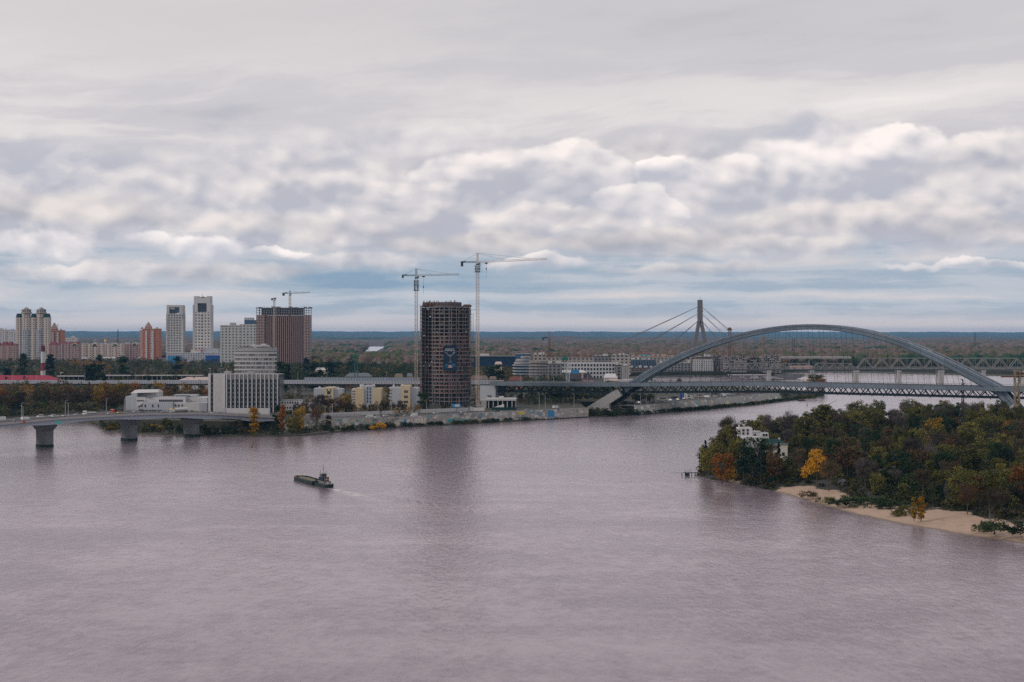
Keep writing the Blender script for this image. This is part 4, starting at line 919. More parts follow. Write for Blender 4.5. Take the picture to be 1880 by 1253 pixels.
# brown office frame with cranes behind
r, hw, s, Y = B('office_tower', 'broad brown office block with vertical fins and bare unfinished top floors', 470.8, 568, 667, 2500, dep=34); z = lambda row: ZR(row, Y)-GZ
mm('brown_wall', (0.11, 0.07, 0.062), var=0.1); mm('fin', (0.31, 0.205, 0.18), var=0.1); mm('brown_side', (0.27, 0.20, 0.185), var=0.1)
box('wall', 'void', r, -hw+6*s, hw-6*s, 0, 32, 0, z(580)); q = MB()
nf = 20
for i in range(nf+1): x = -hw+16*s+(2*hw-26*s)*i/nf; q.box(x-.75*s, x+.75*s, -1.3, -.01, 0, z(578))
q.build('facade_fins', 'fin', r); q = MB()
for i in range(26): zz = z(664)+(z(579)-z(664))*i/26; q.box(-hw+16*s, hw-10*s, -.7, -.02, zz, zz+.9)
q.build('spandrels', 'brown_wall', r)
sidef = facmat('brown_wing_facade', (0.30, 0.205, 0.18), (0.03, 0.03, 0.035), 4.6, 5.0, 0.45, 0.55)
box('wing', sidef, r, -hw, -hw+15*s, -2.2, 30, 0, z(579)); box('wing', sidef, r, hw-9.5*s, hw, -2.2, 30, 0, z(579))
q = MB(); 
for k_ in range(3):
    zz = z(579)+k_*(z(566.5)-z(579))/3; q.box(-hw, hw, -2.2, 30, zz+.01, zz+.6)
q.box(-hw-1, hw+1, -3, 31, z(566.5), z(565.4)); q.build('slabs', 'slab', r); q = MB(); rr = random.Random(9)
for i in range(22):
    x = -hw+.8+(2*hw-1.6)*i/21; q.box(x-.45, x+.45, -2, -1.2, z(579), z(566.5)); q.box(x-.3, x+.3, -2, -1.2, z(565.4), z(565.4)+rr.uniform(1, 3.4)); q.box(x-.4, x+.4, 28, 29, z(579), z(566))
q.build('columns', 'slab', r); box('dark_core', 'glass_blue', r, -hw+10*s, hw-12*s, 4, 26, z(579)+.6, z(566.8)); q = MB()
for i in range(14): x = rr.uniform(-hw, hw); q.box(x, x+rr.uniform(1, 4), rr.uniform(-3, 20), rr.uniform(21, 30), z(565.3), z(565.3)+rr.uniform(.6, 2.4))
q.build('formwork', 'concrete_dark', r)
# stepped concrete block with ribbon balconies
r, hw, s, Y = B('concrete_block', 'stepped concrete block with horizontal balcony bands and cluttered roof behind the office grid', 429.5, 508, 692, 1640, dep=30); z = lambda row: ZR(row, Y)-GZ
n_ = 14; bow = lambda k: [(-hw+k, 3.5)]+[(-hw+k+(2*hw-2*k)*i/n_, -3.2*sin(pi*i/n_)+1) for i in range(n_+1)]+[(hw-k, 3.5), (hw-k, 26), (-hw+k, 26)]
q = MB(); q.prism(bow(1.0), 0, z(645)); q.build('wall', 'concrete_dark', r)
q = MB(); rowz = [z(690-i*7.6) for i in range(7)]
for i in range(6):
    for a, c in zip(bow(0)[1:n_+1], bow(0)[2:n_+2]):
        q._q([(a[0], a[1]-.5, rowz[i]+1.2), (c[0], c[1]-.5, rowz[i]+1.2), (c[0], c[1]-.5, rowz[i]+3.2), (a[0], a[1]-.5, rowz[i]+3.2), (a[0], a[1]+.6, rowz[i]+1.2), (c[0], c[1]+.6, rowz[i]+1.2), (c[0], c[1]+.6, rowz[i]+3.2), (a[0], a[1]+.6, rowz[i]+3.2)],
             [(0, 1, 2, 3), (7, 6, 5, 4), (3, 2, 6, 7), (0, 4, 5, 1)])
q.build('balcony_bands', 'concrete_light', r); rr = random.Random(12)
for i in range(6):
    q = MB()
    for j in range(24):
        if rr.random() < .72:
            x = -hw+2+(2*hw-4)*j/24; y = -3.2*sin(pi*(x+hw)/(2*hw))+1.0
            q.box(x, x+rr.uniform(.6, 1.7), y-.35, y+.1, rowz[i]-1.5, rowz[i]+1.1)
    q.build('window_row', 'concrete', r)
q = MB(); q.prism([(x*.86, y) for x, y in bow(0)], z(645)+.01, z(639.5)); q.prism([(x*.84, y) for x, y in bow(0)], z(639.4), z(638.6)); q.build('upper_tier', 'concrete', r)
q = MB(); q.box(-10*s, 22*s, 4, 18, z(638.5), z(634)); q.box(-8*s, -2*s, 6, 14, z(634), z(632)); q.box(8*s, 17*s, 6, 14, z(634), z(631.5)); q.build('roof_house', 'concrete_light', r)
q = MB()
for i in range(26): x = rr.uniform(-hw*.85, hw*.85); q.box(x, x+rr.uniform(.5, 2), rr.uniform(-1, 2), rr.uniform(2.2, 5), z(638.5), z(638.5)+rr.uniform(.4, 1.6))
q.build('roof_clutter', 'concrete_dark', r)
# ---------------------------------------------------------------- grid office block in the middle left
Y = 1125; r, hw, s, Y = B('office_block', 'white and dark grid office block with vertical piers and one blank concrete bay', 382.8, 513.5, 758, Y, dep=26); z = lambda row: ZR(row, Y)-GZ
X = lambda px: (px-(382.8+513.5)/2)*s
top = z(687.3)
box('wall', 'glass_dark', r, X(385), X(513), .4, 22, 0, top-.4); box('roof_slab', 'roof_grey', r, X(383), X(513.5), .3, 23, top-.39, top-.1)
box('blank_panel', 'concrete_light', r, X(394.6), X(408.5), -1.0, .39, 0, top+.6); box('blank_panel', 'white', r, X(408.52), X(413.8), -1.0, .39, 0, top+.6)
for a, b_ in ((382.8, 387), (392, 394.58)): box('pier', 'white', r, X(a), X(b_), -.9, .39, 0, top+.5)
x = 415.4
while x < 513: box('pier', 'white', r, X(x), X(min(x+1.7, 513.4)), -.9, .39, 0, top+.5); x += 7.78
mm('fin_dark', (0.05, 0.055, 0.07)); q = MB(); x = 416.9
while x < 512: q.box(X(x), X(x+.5), -.5, .35, z(697), top+.3); x += 1.55
q.build('parapet_fins', 'white', r)
xs = []; x = 420.6
while x < 512: xs.append(X(x)); x += 7.78
rows_ = [z(704.5+8.4*i) for i in range(7)]
windows(r, xs, rows_[:6], .30, 2.1*s, 3.0*s, 'curtain', t=.12, limit=100)
windows(r, [X(388.3), X(390.8)], rows_, -.0, 1.1*s, 3.4*s, 'curtain', t=.12)
q = MB()
for i in range(8): q.box(X(387.05), X(391.95), -.35, .35, z(700.4+8.4*i)-.7, z(700.4+8.4*i)+.7)
q.build('spandrels', 'fin_dark', r)
q = MB(); q.box(X(407), X(418), 8, 16, top, top+2); q.cyl((X(411), 12, top+2), (X(411), 12, top+4.2), .6, .05, 6); q.box(X(450), X(462), 5, 15, top, top+1.6); q.build('roof_house', 'concrete', r)
rr = random.Random(4); q = MB()
for i in range(18):
    x = rr.choice(xs); zz = rr.choice(rows_[:6]); q.box(x-.5*s, x+.3*s, .0, .09, zz-1*s, zz+.6*s)
q.build('window_blinds', 'white', r)
q = MB(); q.box(X(425), X(432), -.2, .35, z(756), z(752)); q.build('door', 'glass_dark', r)
# ---------------------------------------------------------------- white industrial complex
Y = 1150; r, hw, s, Y = B('factory_building', 'long white industrial building with taller pale shed and ribbon windows at left', 228, 385, 757, Y, dep=36); z = lambda row: ZR(row, Y)-GZ
X = lambda px: (px-(228+385)/2)*s
box('wall', 'pale_grey', r, X(228), X(240.4), 4, 24, 0, z(728.5)); box('wall', 'pale_grey', r, X(240.5), X(251), 0, 26, 0, z(722)); box('wall', 'white', r, X(251.02), X(284.5), 10, 26, 0, z(721.5))
q = MB(); q._q([(X(240), -.4, z(722.2)), (X(285), 9.6, z(721.6)), (X(285), 27, z(721.6)), (X(240), 27, z(722.2)), (X(243), 8, z(717.3)), (X(282), 15, z(717)), (X(282), 20, z(717)), (X(243), 20, z(717.3))], [(0, 1, 5, 4), (1, 2, 6, 5), (2, 3, 7, 6), (3, 0, 4, 7), (4, 5, 6, 7)]); q.build('roof', 'white', r)
box('wall', 'white', r, X(251), X(292), -1, 9.98, 0, z(729.5)); box('wall', 'white', r, X(292.02), X(342), -3, 14, 0, z(729)); box('roof_slab', 'roof_grey', r, X(251.2), X(341.8), -.8, 9.5, z(729)+.01, z(728.6))
box('wall', 'pale_grey', r, X(268), X(322), -9, -3.02, 0, z(738)); box('wall', 'white', r, X(342.02), X(379), 2, 22, 0, z(730.5)); box('wall', 'white', r, X(322.1), X(369), -7, -3.03, 0, z(739)); box('wall', 'pale_grey', r, X(369.1), X(384), -8, 8, 0, z(739.3))
q = MB(); q.box(X(316), X(358), 6, 16, z(729), z(725.6)); q.build('roof_house', 'pale_grey', r)
windows(r, [X(253.5+3.3*i) for i in range(4)], [z(736), z(745.5)], -1.05, 2.4*s, 2.6*s)
windows(r, [X(295+3.7*i) for i in range(12)], [z(735.8)], -3.06, 2.9*s, 4.2*s)
windows(r, [X(272), X(285.5), X(295.5)], [z(744.5)], -9.06, 2.6*s, 4.6*s); windows(r, [X(257+4.5*i) for i in range(3)], [z(753)], -1.06, 3.6*s, 2.6*s)
windows(r, [X(270+5*i) for i in range(7)], [z(753)], -9.06, 3.8*s, 2.6*s); windows(r, [X(326+6*i) for i in range(3)], [z(744)], -7.06, 2.4*s, 3.6*s); windows(r, [X(320+3.5*i) for i in range(8)], [z(727.4)], 5.95, 2*s, 1.6*s, 'glass_blue')
q = MB(); q.bar((X(252), -1.5, z(747)), (X(268), -1.5, z(735)), .5); q.bar((X(250), -2, z(750)), (X(263), -2, z(740)), .3); q.build('outside_stair', 'white', r)
q = MB(); q.prism([(X(274)+11*s*cos(a), 3+6*sin(a)) for a in [pi*i/5 for i in range(10)]], z(729)+.02, z(726.9), [(X(274)+6*s*cos(a), 3+3*sin(a)) for a in [pi*i/5 for i in range(10)]]); q.build('skylight', 'glass_dark', r)
# ---------------------------------------------------------------- striped chimney, red hall, canopies, pale shed
Y = 1780; r = thing('chimney', 'round chimney with red and white bands and dark red cap', 'chimney', (PX(79, Y), Y, GZ)); s = Y/F; z = lambda row: ZR(row, Y)-GZ
for k_, (a, b_, m_, ra, rb2) in enumerate(((697, 681, 'white', 4.4, 4.2), (681, 666.5, 'roof_red', 4.2, 3.95), (666.5, 644.8, 'white', 3.95, 3.5))): MB().cyl((0, 0, z(a) if k_ else 0), (0, 0, z(b_)), ra*s, rb2*s, 18).build('band', m_, r)
mm('cap_red', (0.13, 0.02, 0.025)); MB().cyl((0, 0, z(644.8)), (0, 0, z(634.5)), 4.0*s, 3.3*s, 18).build('cap', 'cap_red', r); MB().cyl((0, 0, z(645.5)), (0, 0, z(644.2)), 4.4*s, n=18).build('ring', 'rust', r)
Y = 1640; r, hw, s, Y = B('hall', 'long low hall with bright crimson hipped roof at the left edge', -30, 104, 708, Y, dep=26); z = lambda row: ZR(row, Y)-GZ
box('wall', 'brick', r, -hw+1, hw-1, 1, 25, 0, z(699.5)); mm('roof_crimson', (0.30, 0.035, 0.06), var=0.12, scale=0.1)
q = MB(); q.prism([(-hw, 0), (hw, 0), (hw, 26), (-hw, 26)], z(699.4), z(690), [(-hw+12, 12), (hw-14, 12), (hw-14, 14), (-hw+12, 14)]); q.build('roof', 'roof_crimson', r)
box('dormer', 'roof_dark', r, -30*s, -27*s, 3, 6, z(697), z(692)); box('dormer', 'roof_dark', r, 4*s, 6*s, 3, 6, z(697), z(691))
def canopy(label, a, b_, top, Y, m='concrete'):
    r, hw, s, Y = B('platform_canopy', label, a, b_, 703, Y, cat='canopy', dep=12); z = ZR(top, Y)-GZ
    box('roof', m, r, -hw, hw, 0, 10, z-.8, z); box('fascia', 'concrete_light', r, -hw, hw, -.3, -.01, z-1.1, z+.1); box('dark_hall', 'void', r, -hw+1, hw-1, 5, 9, 0, z-.81); q = MB()  # near-black box stands in for the shade below the canopy roof
    for i in range(int(2*hw/6)): q.box(-hw+2+i*6, -hw+2.5+i*6, .5, 1, 0, z-.81)
    q.build('posts', 'concrete', r)['kind'] = 'stuff'
canopy('thin flat platform canopy left, in front of the dark poplars', 104.5, 157, 690.2, 1720); canopy('long thin flat platform canopy behind the viaduct', 186, 372, 689, 1740); 
r, hw, s, Y = B('shed', 'pale pinkish low pitched shed left of the office block', 328, 384, 705, 1600, dep=24); z = lambda row: ZR(row, Y)-GZ
box('wall', 'concrete_light', r, -hw, hw, 0, 22, 0, z(698.5)); q = MB(); q.prism([(-hw-1, -1), (hw+1, -1), (hw+1, 23), (-hw-1, 23)], z(698.4), z(693), [(-hw+8, 10), (hw-2, 10), (hw-2, 12), (-hw+8, 12)]); q.build('roof', 'roof_pink', r); q = MB(); q.box(-2, -1, 6, 8, z(696), z(693)); q.build('vent', 'roof_dark', r)
r, hw, s, Y = B('low_building', 'dark flat roofed shed by the river trees with white wall left of the office', 352, 383, 757, 1200, dep=12); z = lambda row: ZR(row, Y)-GZ
box('wall', 'white', r, -hw, hw, 0, 12, 0, z(729)); box('roof', 'roof_dark', r, -hw-.5, hw+.5, -.5, 13, z(729)+.01, z(726.5))
# ---------------------------------------------------------------- cream and grey blocks near the road
def cblock(label, parts, a, b_, base, Y, wins):
    r, hw, s, Y = B('office_building', label, a, b_, base, Y, dep=20); zz = lambda row: ZR(row, Y)-GZ; X = lambda px: (px-(a+b_)/2)*s
    for px0, px1, row, m_, y0, nm in parts: box(nm, m_, r, X(px0), X(px1), y0, 16, 0, zz(row))
    for xs_, rs_, y_, w_, h_, mt in wins: windows(r, [X(x) for x in xs_], [zz(k) for k in rs_], y_, w_*s, h_*s, mt)
    q = MB(); rr = random.Random(int(a))
    for i in range(8): x = rr.uniform(-hw*.8, hw*.7); y = rr.uniform(4, 13); h = max(zz(p[2]) for p in parts); q.box(x, x+1.6, y, y+1.5, 8, h+rr.uniform(-.1, .9))
    q.build('roof_plant', 'white', r); return r
cblock('grey and cream block with narrow dark window slot, leftmost of the three behind bare trees', [(576, 595.5, 713.5, 'pale_grey', 0, 'wall'), (595.6, 612.5, 711.8, 'cream', -1.2, 'stair_tower'), (612.6, 628.6, 714.5, 'pale_grey', .4, 'wall')], 576, 628.6, 757, 1205,
       [([604], [721], -1.3, 6.0, 5.2, 'glass_dark'), ([600.8, 607.2], [716, 728, 735, 742], -1.3, 1.6, 3.2, 'glass_dark')])
cblock('cream twin block split by a tall grey glazed stair slot, middle of the three', [(645.5, 653, 714.5, 'concrete_light', 0, 'wall'), (653.1, 668.5, 713, 'cream', -2, 'wall'), (668.6, 685, 708.3, 'pale_grey', -1, 'stair_tower'), (685.1, 700.5, 713.2, 'cream', -2, 'wall')], 645.5, 700.5, 757, 1190,
       [([675, 679.8], [713.5, 719.5, 725.5, 731.5, 737.5], -1.1, 2.0, 4.4, 'glass_blue'), ([647.8, 650.8], [719, 724, 729, 734, 739], -.1, 1.8, 1.9, 'brick')])
cblock('cream block with paired windows between two blank grey wings, beside the unfinished tower', [(713, 736.5, 712, 'pale_grey', .5, 'wall'), (736.6, 753.5, 708, 'cream', -2, 'stair_tower'), (753.6, 768.3, 712, 'pale_grey', .2, 'wall')], 713, 768.3, 757, 1180,
       [([743.6, 747.4], [719, 728.5, 738], -2.1, 2.7, 4.4, 'glass_dark'), ([715, 718.2], [717, 723, 729, 735], .4, 1.8, 1.8, 'fin_dark'), ([740], [746, 751], -2.1, 1.6, 2.2, 'glass_dark')])
r, hw, s, Y = B('low_building', 'small white two storey building right of the office block, half behind an orange tree', 513.8, 572, 763, 1130, dep=14); z = lambda row: ZR(row, Y)-GZ
box('wall', 'white', r, -hw, 4, 0, 12, 0, z(735)); box('wall', 'concrete', r, 4.01, hw, 2, 12, 0, z(741)); windows(r, [-hw+2.2+2.0*i for i in range(7)], [z(739.5), z(749)], -.05, 1.1, 1.3); windows(r, [6+2*i for i in range(3)], [z(747)], 1.95, 1.1, 1.3); box('roof_slab', 'roof_grey', r, -hw-.3, 4.3, -.3, 12.3, z(735)+.01, z(734.3))
# ---------------------------------------------------------------- unfinished round-fronted tower
Y = 1232; r, hw, s, Y = B('unfinished_tower', 'dark unfinished concrete tower with open floors and a hanging blue banner', 770, 864, 748.5, Y, dep=32); z = lambda row: ZR(row, Y)-GZ
Xt = lambda px: (px-817)*s
def plan(g=0.0, n=16):
    p = [(Xt(769.5)+g, 8+g), (Xt(793)+g*.3, 3.2+g)]; 
    for i in range(n+1):
        k = i/n; x = Xt(794)+(Xt(864.6)-Xt(794))*k; p.append((x-(g if k > .8 else 0), 1.5-6.5*sin(pi*min(1, k*.92+.05))+5.5*k**3+g))
    p += [(Xt(864)-g, 24-g), (Xt(850)-g, 29-g), (Xt(780)+g, 29-g), (Xt(770)+g, 24-g)]; return p
fl = [z(745.5)]+[z(736.5), z(729.5)]+[z(721.5-6.93*i) for i in range(24)]
outer = plan(); N_in = 16+3
def edge_pts(g=0.0): return plan(g)[:19]
for i, zz in enumerate(fl):
    P = plan(); 
    if i in (1,): P = [(x*.86+1.5, y) for x, y in P]
    elif i in (0, 2): P = [(x*.9+1, y) for x, y in P]
    MB().prism(P, zz-.6, zz).build('floor_slab', 'slab', r)
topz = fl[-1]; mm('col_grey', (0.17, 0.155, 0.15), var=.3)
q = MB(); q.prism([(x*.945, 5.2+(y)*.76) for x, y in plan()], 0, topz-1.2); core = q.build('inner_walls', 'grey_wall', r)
q = MB(); cpts = [Vector((*p, 0)) for p in edge_pts(.7)]; rr = random.Random(21)
cols_ = [0, 1, 2]+[3, 5, 7, 9, 10, 12, 13, 15, 16, 17, 18]
for ci in cols_:
    p = cpts[ci]; MB().box(p.x-.38, p.x+.38, p.y-.38, p.y+.38, fl[2] if p.x < Xt(786) or p.x > Xt(856) else 0, topz-.61).build('column', 'col_grey', r)
q = MB()
for x in np.linspace(Xt(774), Xt(860), 15):
    q.box(x-.2, x+.2, 1.6+abs(x)*.1, 9.5, fl[3], topz-.66)
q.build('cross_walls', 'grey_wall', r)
pb_ = MB(); vb = MB(); lb_ = MB(); 
for i in range(3, len(fl)-1):
    z0_, z1_ = fl[i], fl[i+1]-.61; E = edge_pts(.35)
    dens = .34 if i < 18 else 0.03
    for k_ in range(len(E)-1):
        a, c = Vector(E[k_]), Vector(E[k_+1])
        if i < 19: pb_.bar((*a, z0_+.35), (*c, z0_+.35), .16, .7)                 # low brick parapet
        n = 3
        for j in range(n):
            if rr.random() < dens*.55: 
                p, q_ = a.lerp(c, j/n), a.lerp(c, (j+.8)/n); (vb if rr.random() < .5 else lb_).bar((*p, (z0_+z1_)/2), (*q_, (z0_+z1_)/2), .2, z1_-z0_)
        if i < 19 and rr.random() < .8: p = a.lerp(c, rr.random()); lb_.box(p.x-.14, p.x+.14, p.y-.2, p.y+.2, z0_, z1_)
pb_.build('brick_parapets', 'brick', r)['kind'] = 'stuff'; vb.build('brick_infill', 'brick', r)['kind'] = 'stuff'; lb_.build('light_partitions', 'col_grey', r)['kind'] = 'stuff'
q = MB(); q.prism([(x*.72-2.2, 3+y*.6) for x, y in plan()], topz+.01, topz+3.4); q.box(Xt(775), Xt(783), 5, 14, topz, topz+3.2); q.build('top_core', 'grey_wall', r)
q = MB()
for i in range(70):
    x = rr.uniform(Xt(775), Xt(839)); y = rr.uniform(-1.5, 6); q.bar((x, y, topz), (x+rr.uniform(-.3, .3), y, topz+rr.uniform(2.6, 5.2)), rr.uniform(.12, .5))
for i in range(26): x = rr.uniform(Xt(773), Xt(862)); q.box(x, x+rr.uniform(.5, 2.2), 0+rr.uniform(-1, 6), 7, topz, topz+rr.uniform(.3, 1.5))
q.box(Xt(852), Xt(862), 2, 10, topz, topz+1.4); q.build('formwork', 'rust', r)['kind'] = 'stuff'
q = MB()
for k_ in range(len(outer[:19])-1): a, c = outer[k_], outer[k_+1]; q.bar((*a, topz+1.0), (*c, topz+1.0), .12); q.bar((*a, topz), (*a, topz+1.1), .12)
q.build('guard_rail', 'crane_dark', r)
q = MB(); q.bar((Xt(770.5), 7.2, z(625)), (Xt(770.5), 7.2, topz+1), .5); q.bar((Xt(862.6), 3.2, z(640)), (Xt(862.6), 3.2, topz+3), .35)
q.build('hoist_rail', 'white', r)
# safety netting, sheeting and stacked material hung unevenly over the floors
rr = random.Random(88); mm('net_green', (0.03, 0.06, 0.05)); mm('net_grey', (0.10, 0.095, 0.09)); E = edge_pts(-.12)
for m_, n_ in (('net_green', 9), ('net_grey', 16), ('rust', 7)):
    q = MB()
    for _ in range(n_):
        k_ = rr.randint(1, len(E)-2); i = rr.randint(3, len(fl)-3); a, c = Vector(E[k_]), Vector(E[k_+1]); f0 = rr.uniform(0, .4); a, c = a.lerp(c, f0), a.lerp(c, rr.uniform(.6, 1)); h0_, h1_ = fl[i]-rr.uniform(0, 1.5), fl[i]+rr.uniform(1.2, 3.4)
        q.quad((*a, h0_), (*c, h0_+rr.uniform(-.4, .4)), (*c, h1_+rr.uniform(-.5, .5)), (*a, h1_))
    q.build('sheeting', m_, r)['kind'] = 'stuff'
q = MB()
for _ in range(46):
    i = rr.randint(3, len(fl)-2); x = rr.uniform(Xt(774), Xt(858)); w_ = rr.uniform(.5, 2.2); q.box(x, x+w_, .4+abs(x)*.12, 1.6+abs(x)*.12, fl[i]+.01, fl[i]+rr.uniform(.5, 1.6))
q.build('stacked_materials', 'concrete', r)['kind'] = 'stuff'
q = MB(); lx = Xt(867.2); 
for dx_, dy_ in ((-.7, -.7), (.7, -.7), (-.7, .7), (.7, .7)): q.bar((lx+dx_, 9+dy_, 0), (lx+dx_, 9+dy_, topz-6), .16)
for k_ in range(int((topz-6)/1.6)): q.bar((lx-.7, 8.3, k_*1.6), (lx+.7, 8.3, k_*1.6+1.6), .1)
q.build('hoist_mast', 'rust', r); MB().box(lx-1.1, lx+1.1, 6.6, 8.2, 38, 41).build('hoist_cage', 'crane_yellow', r)
# banner
bx0, bx1, bz0, bz1 = Xt(815), Xt(839), z(680.5), z(635.5); by = -6.2
ban = MB().box(bx0, bx1, by, by+.12, bz0, bz1).build('banner', 'navy', r); q = MB(); rr = random.Random(2); W_ = bx1-bx0
def stroke(q, pts, w): 
    for a, c in zip(pts, pts[1:]): q.bar((bx0+W_*a[0], by-.05, bz1-(bz1-bz0)*a[1]), (bx0+W_*c[0], by-.05, bz1-(bz1-bz0)*c[1]), .06, w, up=(0, 0, 1)) if abs(a[1]-c[1]) < 1e-3 else q.bar((bx0+W_*a[0], by-.05, bz1-(bz1-bz0)*a[1]), (bx0+W_*c[0], by-.05, bz1-(bz1-bz0)*c[1]), w, .06, up=(0, 1, 0))
for row, x0, x1, n in ((.125, .15, .80, 9), (.185, .10, .86, 10)):
    for i in range(n):
        x = x0+(x1-x0)*i/n; w = (x1-x0)/n*.72; stroke(q, [(x, row-.02), (x, row+.02)], .26)
        if i % 3 != 1: stroke(q, [(x+w, row-.02), (x+w, row+.02)], .24)
        if i % 2: stroke(q, [(x, row), (x+w, row)], .22)
        else: stroke(q, [(x, row-.018), (x+w, row-.018)], .22)
q.build('banner_lettering', 'concrete_light', ban); q = MB()
stroke(q, [(.10, .25), (.24, .28), (.34, .36), (.46, .43)], .35); stroke(q, [(.84, .24), (.76, .30)], .9); stroke(q, [(.76, .30), (.66, .36), (.56, .43)], .35); stroke(q, [(.44, .36), (.58, .37)], .5); stroke(q, [(.40, .40), (.62, .42)], .4); stroke(q, [(.50, .44), (.51, .5), (.50, .58), (.52, .64)], .22); stroke(q, [(.52, .6), (.40, .70)], .25); stroke(q, [(.52, .6), (.64, .70)], .25)
q.build('banner_emblem', 'concrete', ban); q = MB(); stroke(q, [(.10, .80), (.36, .78)], 2.4); stroke(q, [(.62, .79), (.90, .77)], 2.6); stroke(q, [(.16, .86), (.34, .87)], 1.6); mm('banner_blue', (0.03, 0.11, 0.22)); q.build('banner_clouds', 'banner_blue', ban); q = MB(); stroke(q, [(.36, .83), (.66, .83)], 2.4); q.build('banner_figure', 'pink', ban)
# ---------------------------------------------------------------- cranes
def lattice(b, p0, p1, w, step, t, up=(0, 0, 1), tri=False):
    p0, p1 = Vector(p0), Vector(p1); d = (p1-p0); L = d.length; d.normalize(); u = Vector(up)
    if abs(d.dot(u)) > .9: u = Vector((0, 1, 0))
    r_ = d.cross(u).normalized(); q_ = r_.cross(d).normalized()
    cs_ = [r_*w/2-q_*w/2, -r_*w/2-q_*w/2, q_*w/2] if tri else [r_*i*w/2+q_*j*w/2 for i, j in ((1, 1), (1, -1), (-1, -1), (-1, 1))]
    for c in cs_: b.bar(p0+c, p1+c, t)
    n = max(1, int(L/step)); m_ = len(cs_)
    for i in range(n):
        a = p0+d*L*i/n; c = p0+d*L*(i+1)/n
        for k in range(m_):
            k2 = (k+1) % m_; b.bar(a+cs_[k], a+cs_[k2], t*.7); b.bar((a if (i+k) % 2 else c)+cs_[k], (c if (i+k) % 2 else a)+cs_[k2], t*.7)
def tower_crane(label, px, Y, base_z, mast_row, apex_row, jl, jr, jib_row, tip_row, mastm, jibm, w=2.3, hook=None, climb=None, cw=(2.5, 5)):
    s = Y/F; r = thing('tower_crane', label, 'crane', (PX(px, Y), Y, base_z)); z = lambda row: ZR(row, Y)-base_z; t = .32*w/2.3
    q = MB(); lattice(q, (0, 0, 0), (0, 0, z(mast_row)), w, w*1.1, t); q.build('mast', mastm, r)
    q = MB(); q.cyl((0, 0, z(mast_row)), (0, 0, z(mast_row)+1.2), w*.6, n=8); q.build('slewing_ring', 'crane_dark', r); zj = z(jib_row)
    q = MB(); lattice(q, (0, 0, z(mast_row)+1.2), (0, 0, z(apex_row)), w*.55, w*.9, t*.9); q.build('tower_head', jibm, r)
    q = MB(); lattice(q, (w*.3, 0, zj), ((jr-px)*s, 0, z(tip_row)), w*.55, w*.7, t*.62, tri=True); j_ = q.build('jib', jibm, r)
    q = MB(); lattice(q, (-w*.3, 0, zj), ((jl-px)*s, 0, zj), w*.45, w*.8, t*.7); q.build('counter_jib', 'crane_dark', r)
    x = (jl-px)*s; q = MB(); q.box(x, x+cw[0]*s, -1, 1, zj-cw[1]*s, zj+1*s); q.build('counterweight', 'crane_dark', r); q = MB(); q.box(x+4*s, x+9*s, -.9, .9, zj+.1, zj+1.6*s+.1); q.build('winch_house', 'crane_dark', r)
    q = MB(); q.box(w*.35, w*.35+1.6, -1.0, .8, zj-2.6, zj-.4); q.build('cab', 'crane_grey', r); ap = (0, 0, z(apex_row)-.2); m_ = (jr-px)*s; zt_ = z(tip_row)
    for f in (.38, .78): q = MB(); q.bar(ap, (m_*f, 0, zj+(zt_-zj)*f+.6), .16); q.build('tie_rod', 'crane_grey', r)
    q = MB(); q.bar(ap, (x+2, 0, zj+.4), .16); q.build('tie_rod', 'crane_grey', r)
    if hook:
        hx, h0, h1 = hook; X_ = (hx-px)*s; zt2 = zj-.8; q = MB(); q.box(X_-1.2, X_+1.2, -.6, .6, zt2-.8, zt2+.2); q.build('trolley', 'crane_dark', r); q = MB(); q.bar((X_-.35, 0, zt2), (X_-.1, 0, z(h0)), .09).bar((X_+.35, 0, zt2), (X_+.1, 0, z(h0)), .09); q.build('hoist_rope', 'crane_dark', r)
        q = MB(); q.cyl((X_, 0, z(h0)-1.6), (X_, 0, z(h0)), .3, .7, 6); q.bar((X_, 0, z(h0)-1.6), (X_, 0, z(h1)), .14); q.build('hook', 'crane_dark', r)
    if climb:
        a, b_ = climb; q = MB(); lattice(q, (0, 0, z(b_)), (0, 0, z(a)), w*1.45, w, t*1.1)
        for k_ in lin(z(b_), z(a), 3): q.box(-w*1.15, w*1.15, -w*.9, w*.9, k_, k_+.25)
        q.build('climbing_frame', 'crane_dark', r)
    return r
tower_crane('tower crane just left of the unfinished tower with a bulky dark climbing frame', 764.3, 1250, GZ, 512, 493.5, 738, 843, 506, 504, 'crane_pale', 'crane_grey', hook=(777.5, 526, 541), climb=(516, 534), cw=(3, 5))
rc = tower_crane('tallest tower crane, standing right of the unfinished tower with a longer jib', 876.8, 1215, GZ, 487, 464.5, 846, 1005, 481.5, 475.5, 'crane_pale', 'crane_pale', w=2.5, hook=(892.7, 492.5, 511), climb=(489, 500), cw=(4.5, 8))
MB().bar((-1.2, 0, ZR(569, 1215)-GZ), ((862-876.8)*1215/F, 12, ZR(569, 1215)-GZ), .4).build('wall_tie', 'crane_grey', rc); MB().box(-3.2, 3.2, -3.2, 3.2, 0, 1.6).build('base_block', 'concrete', rc)
tower_crane('grey tower crane over the brown office block with a pale horizontal jib', 532.3, 2515, GZ, 543, 534, 518.5, 569.5, 539, 537, 'crane_pale', 'crane_grey', w=3.2, cw=(4, 4.5))
tower_crane('short red topped crane mast standing before the brown office block', 503.5, 2470, GZ, 553, 547, 498, 508, 549, 547, 'crane_pale', 'crane_red', w=2.8, cw=(3, 3))
tower_crane('distant rust coloured crane above the waterfront flats', 1008.5, 2350, GZ, 624, 609, 995, 1060, 620.5, 619.5, 'rust', 'crane_red', w=3.2, cw=(4, 4))
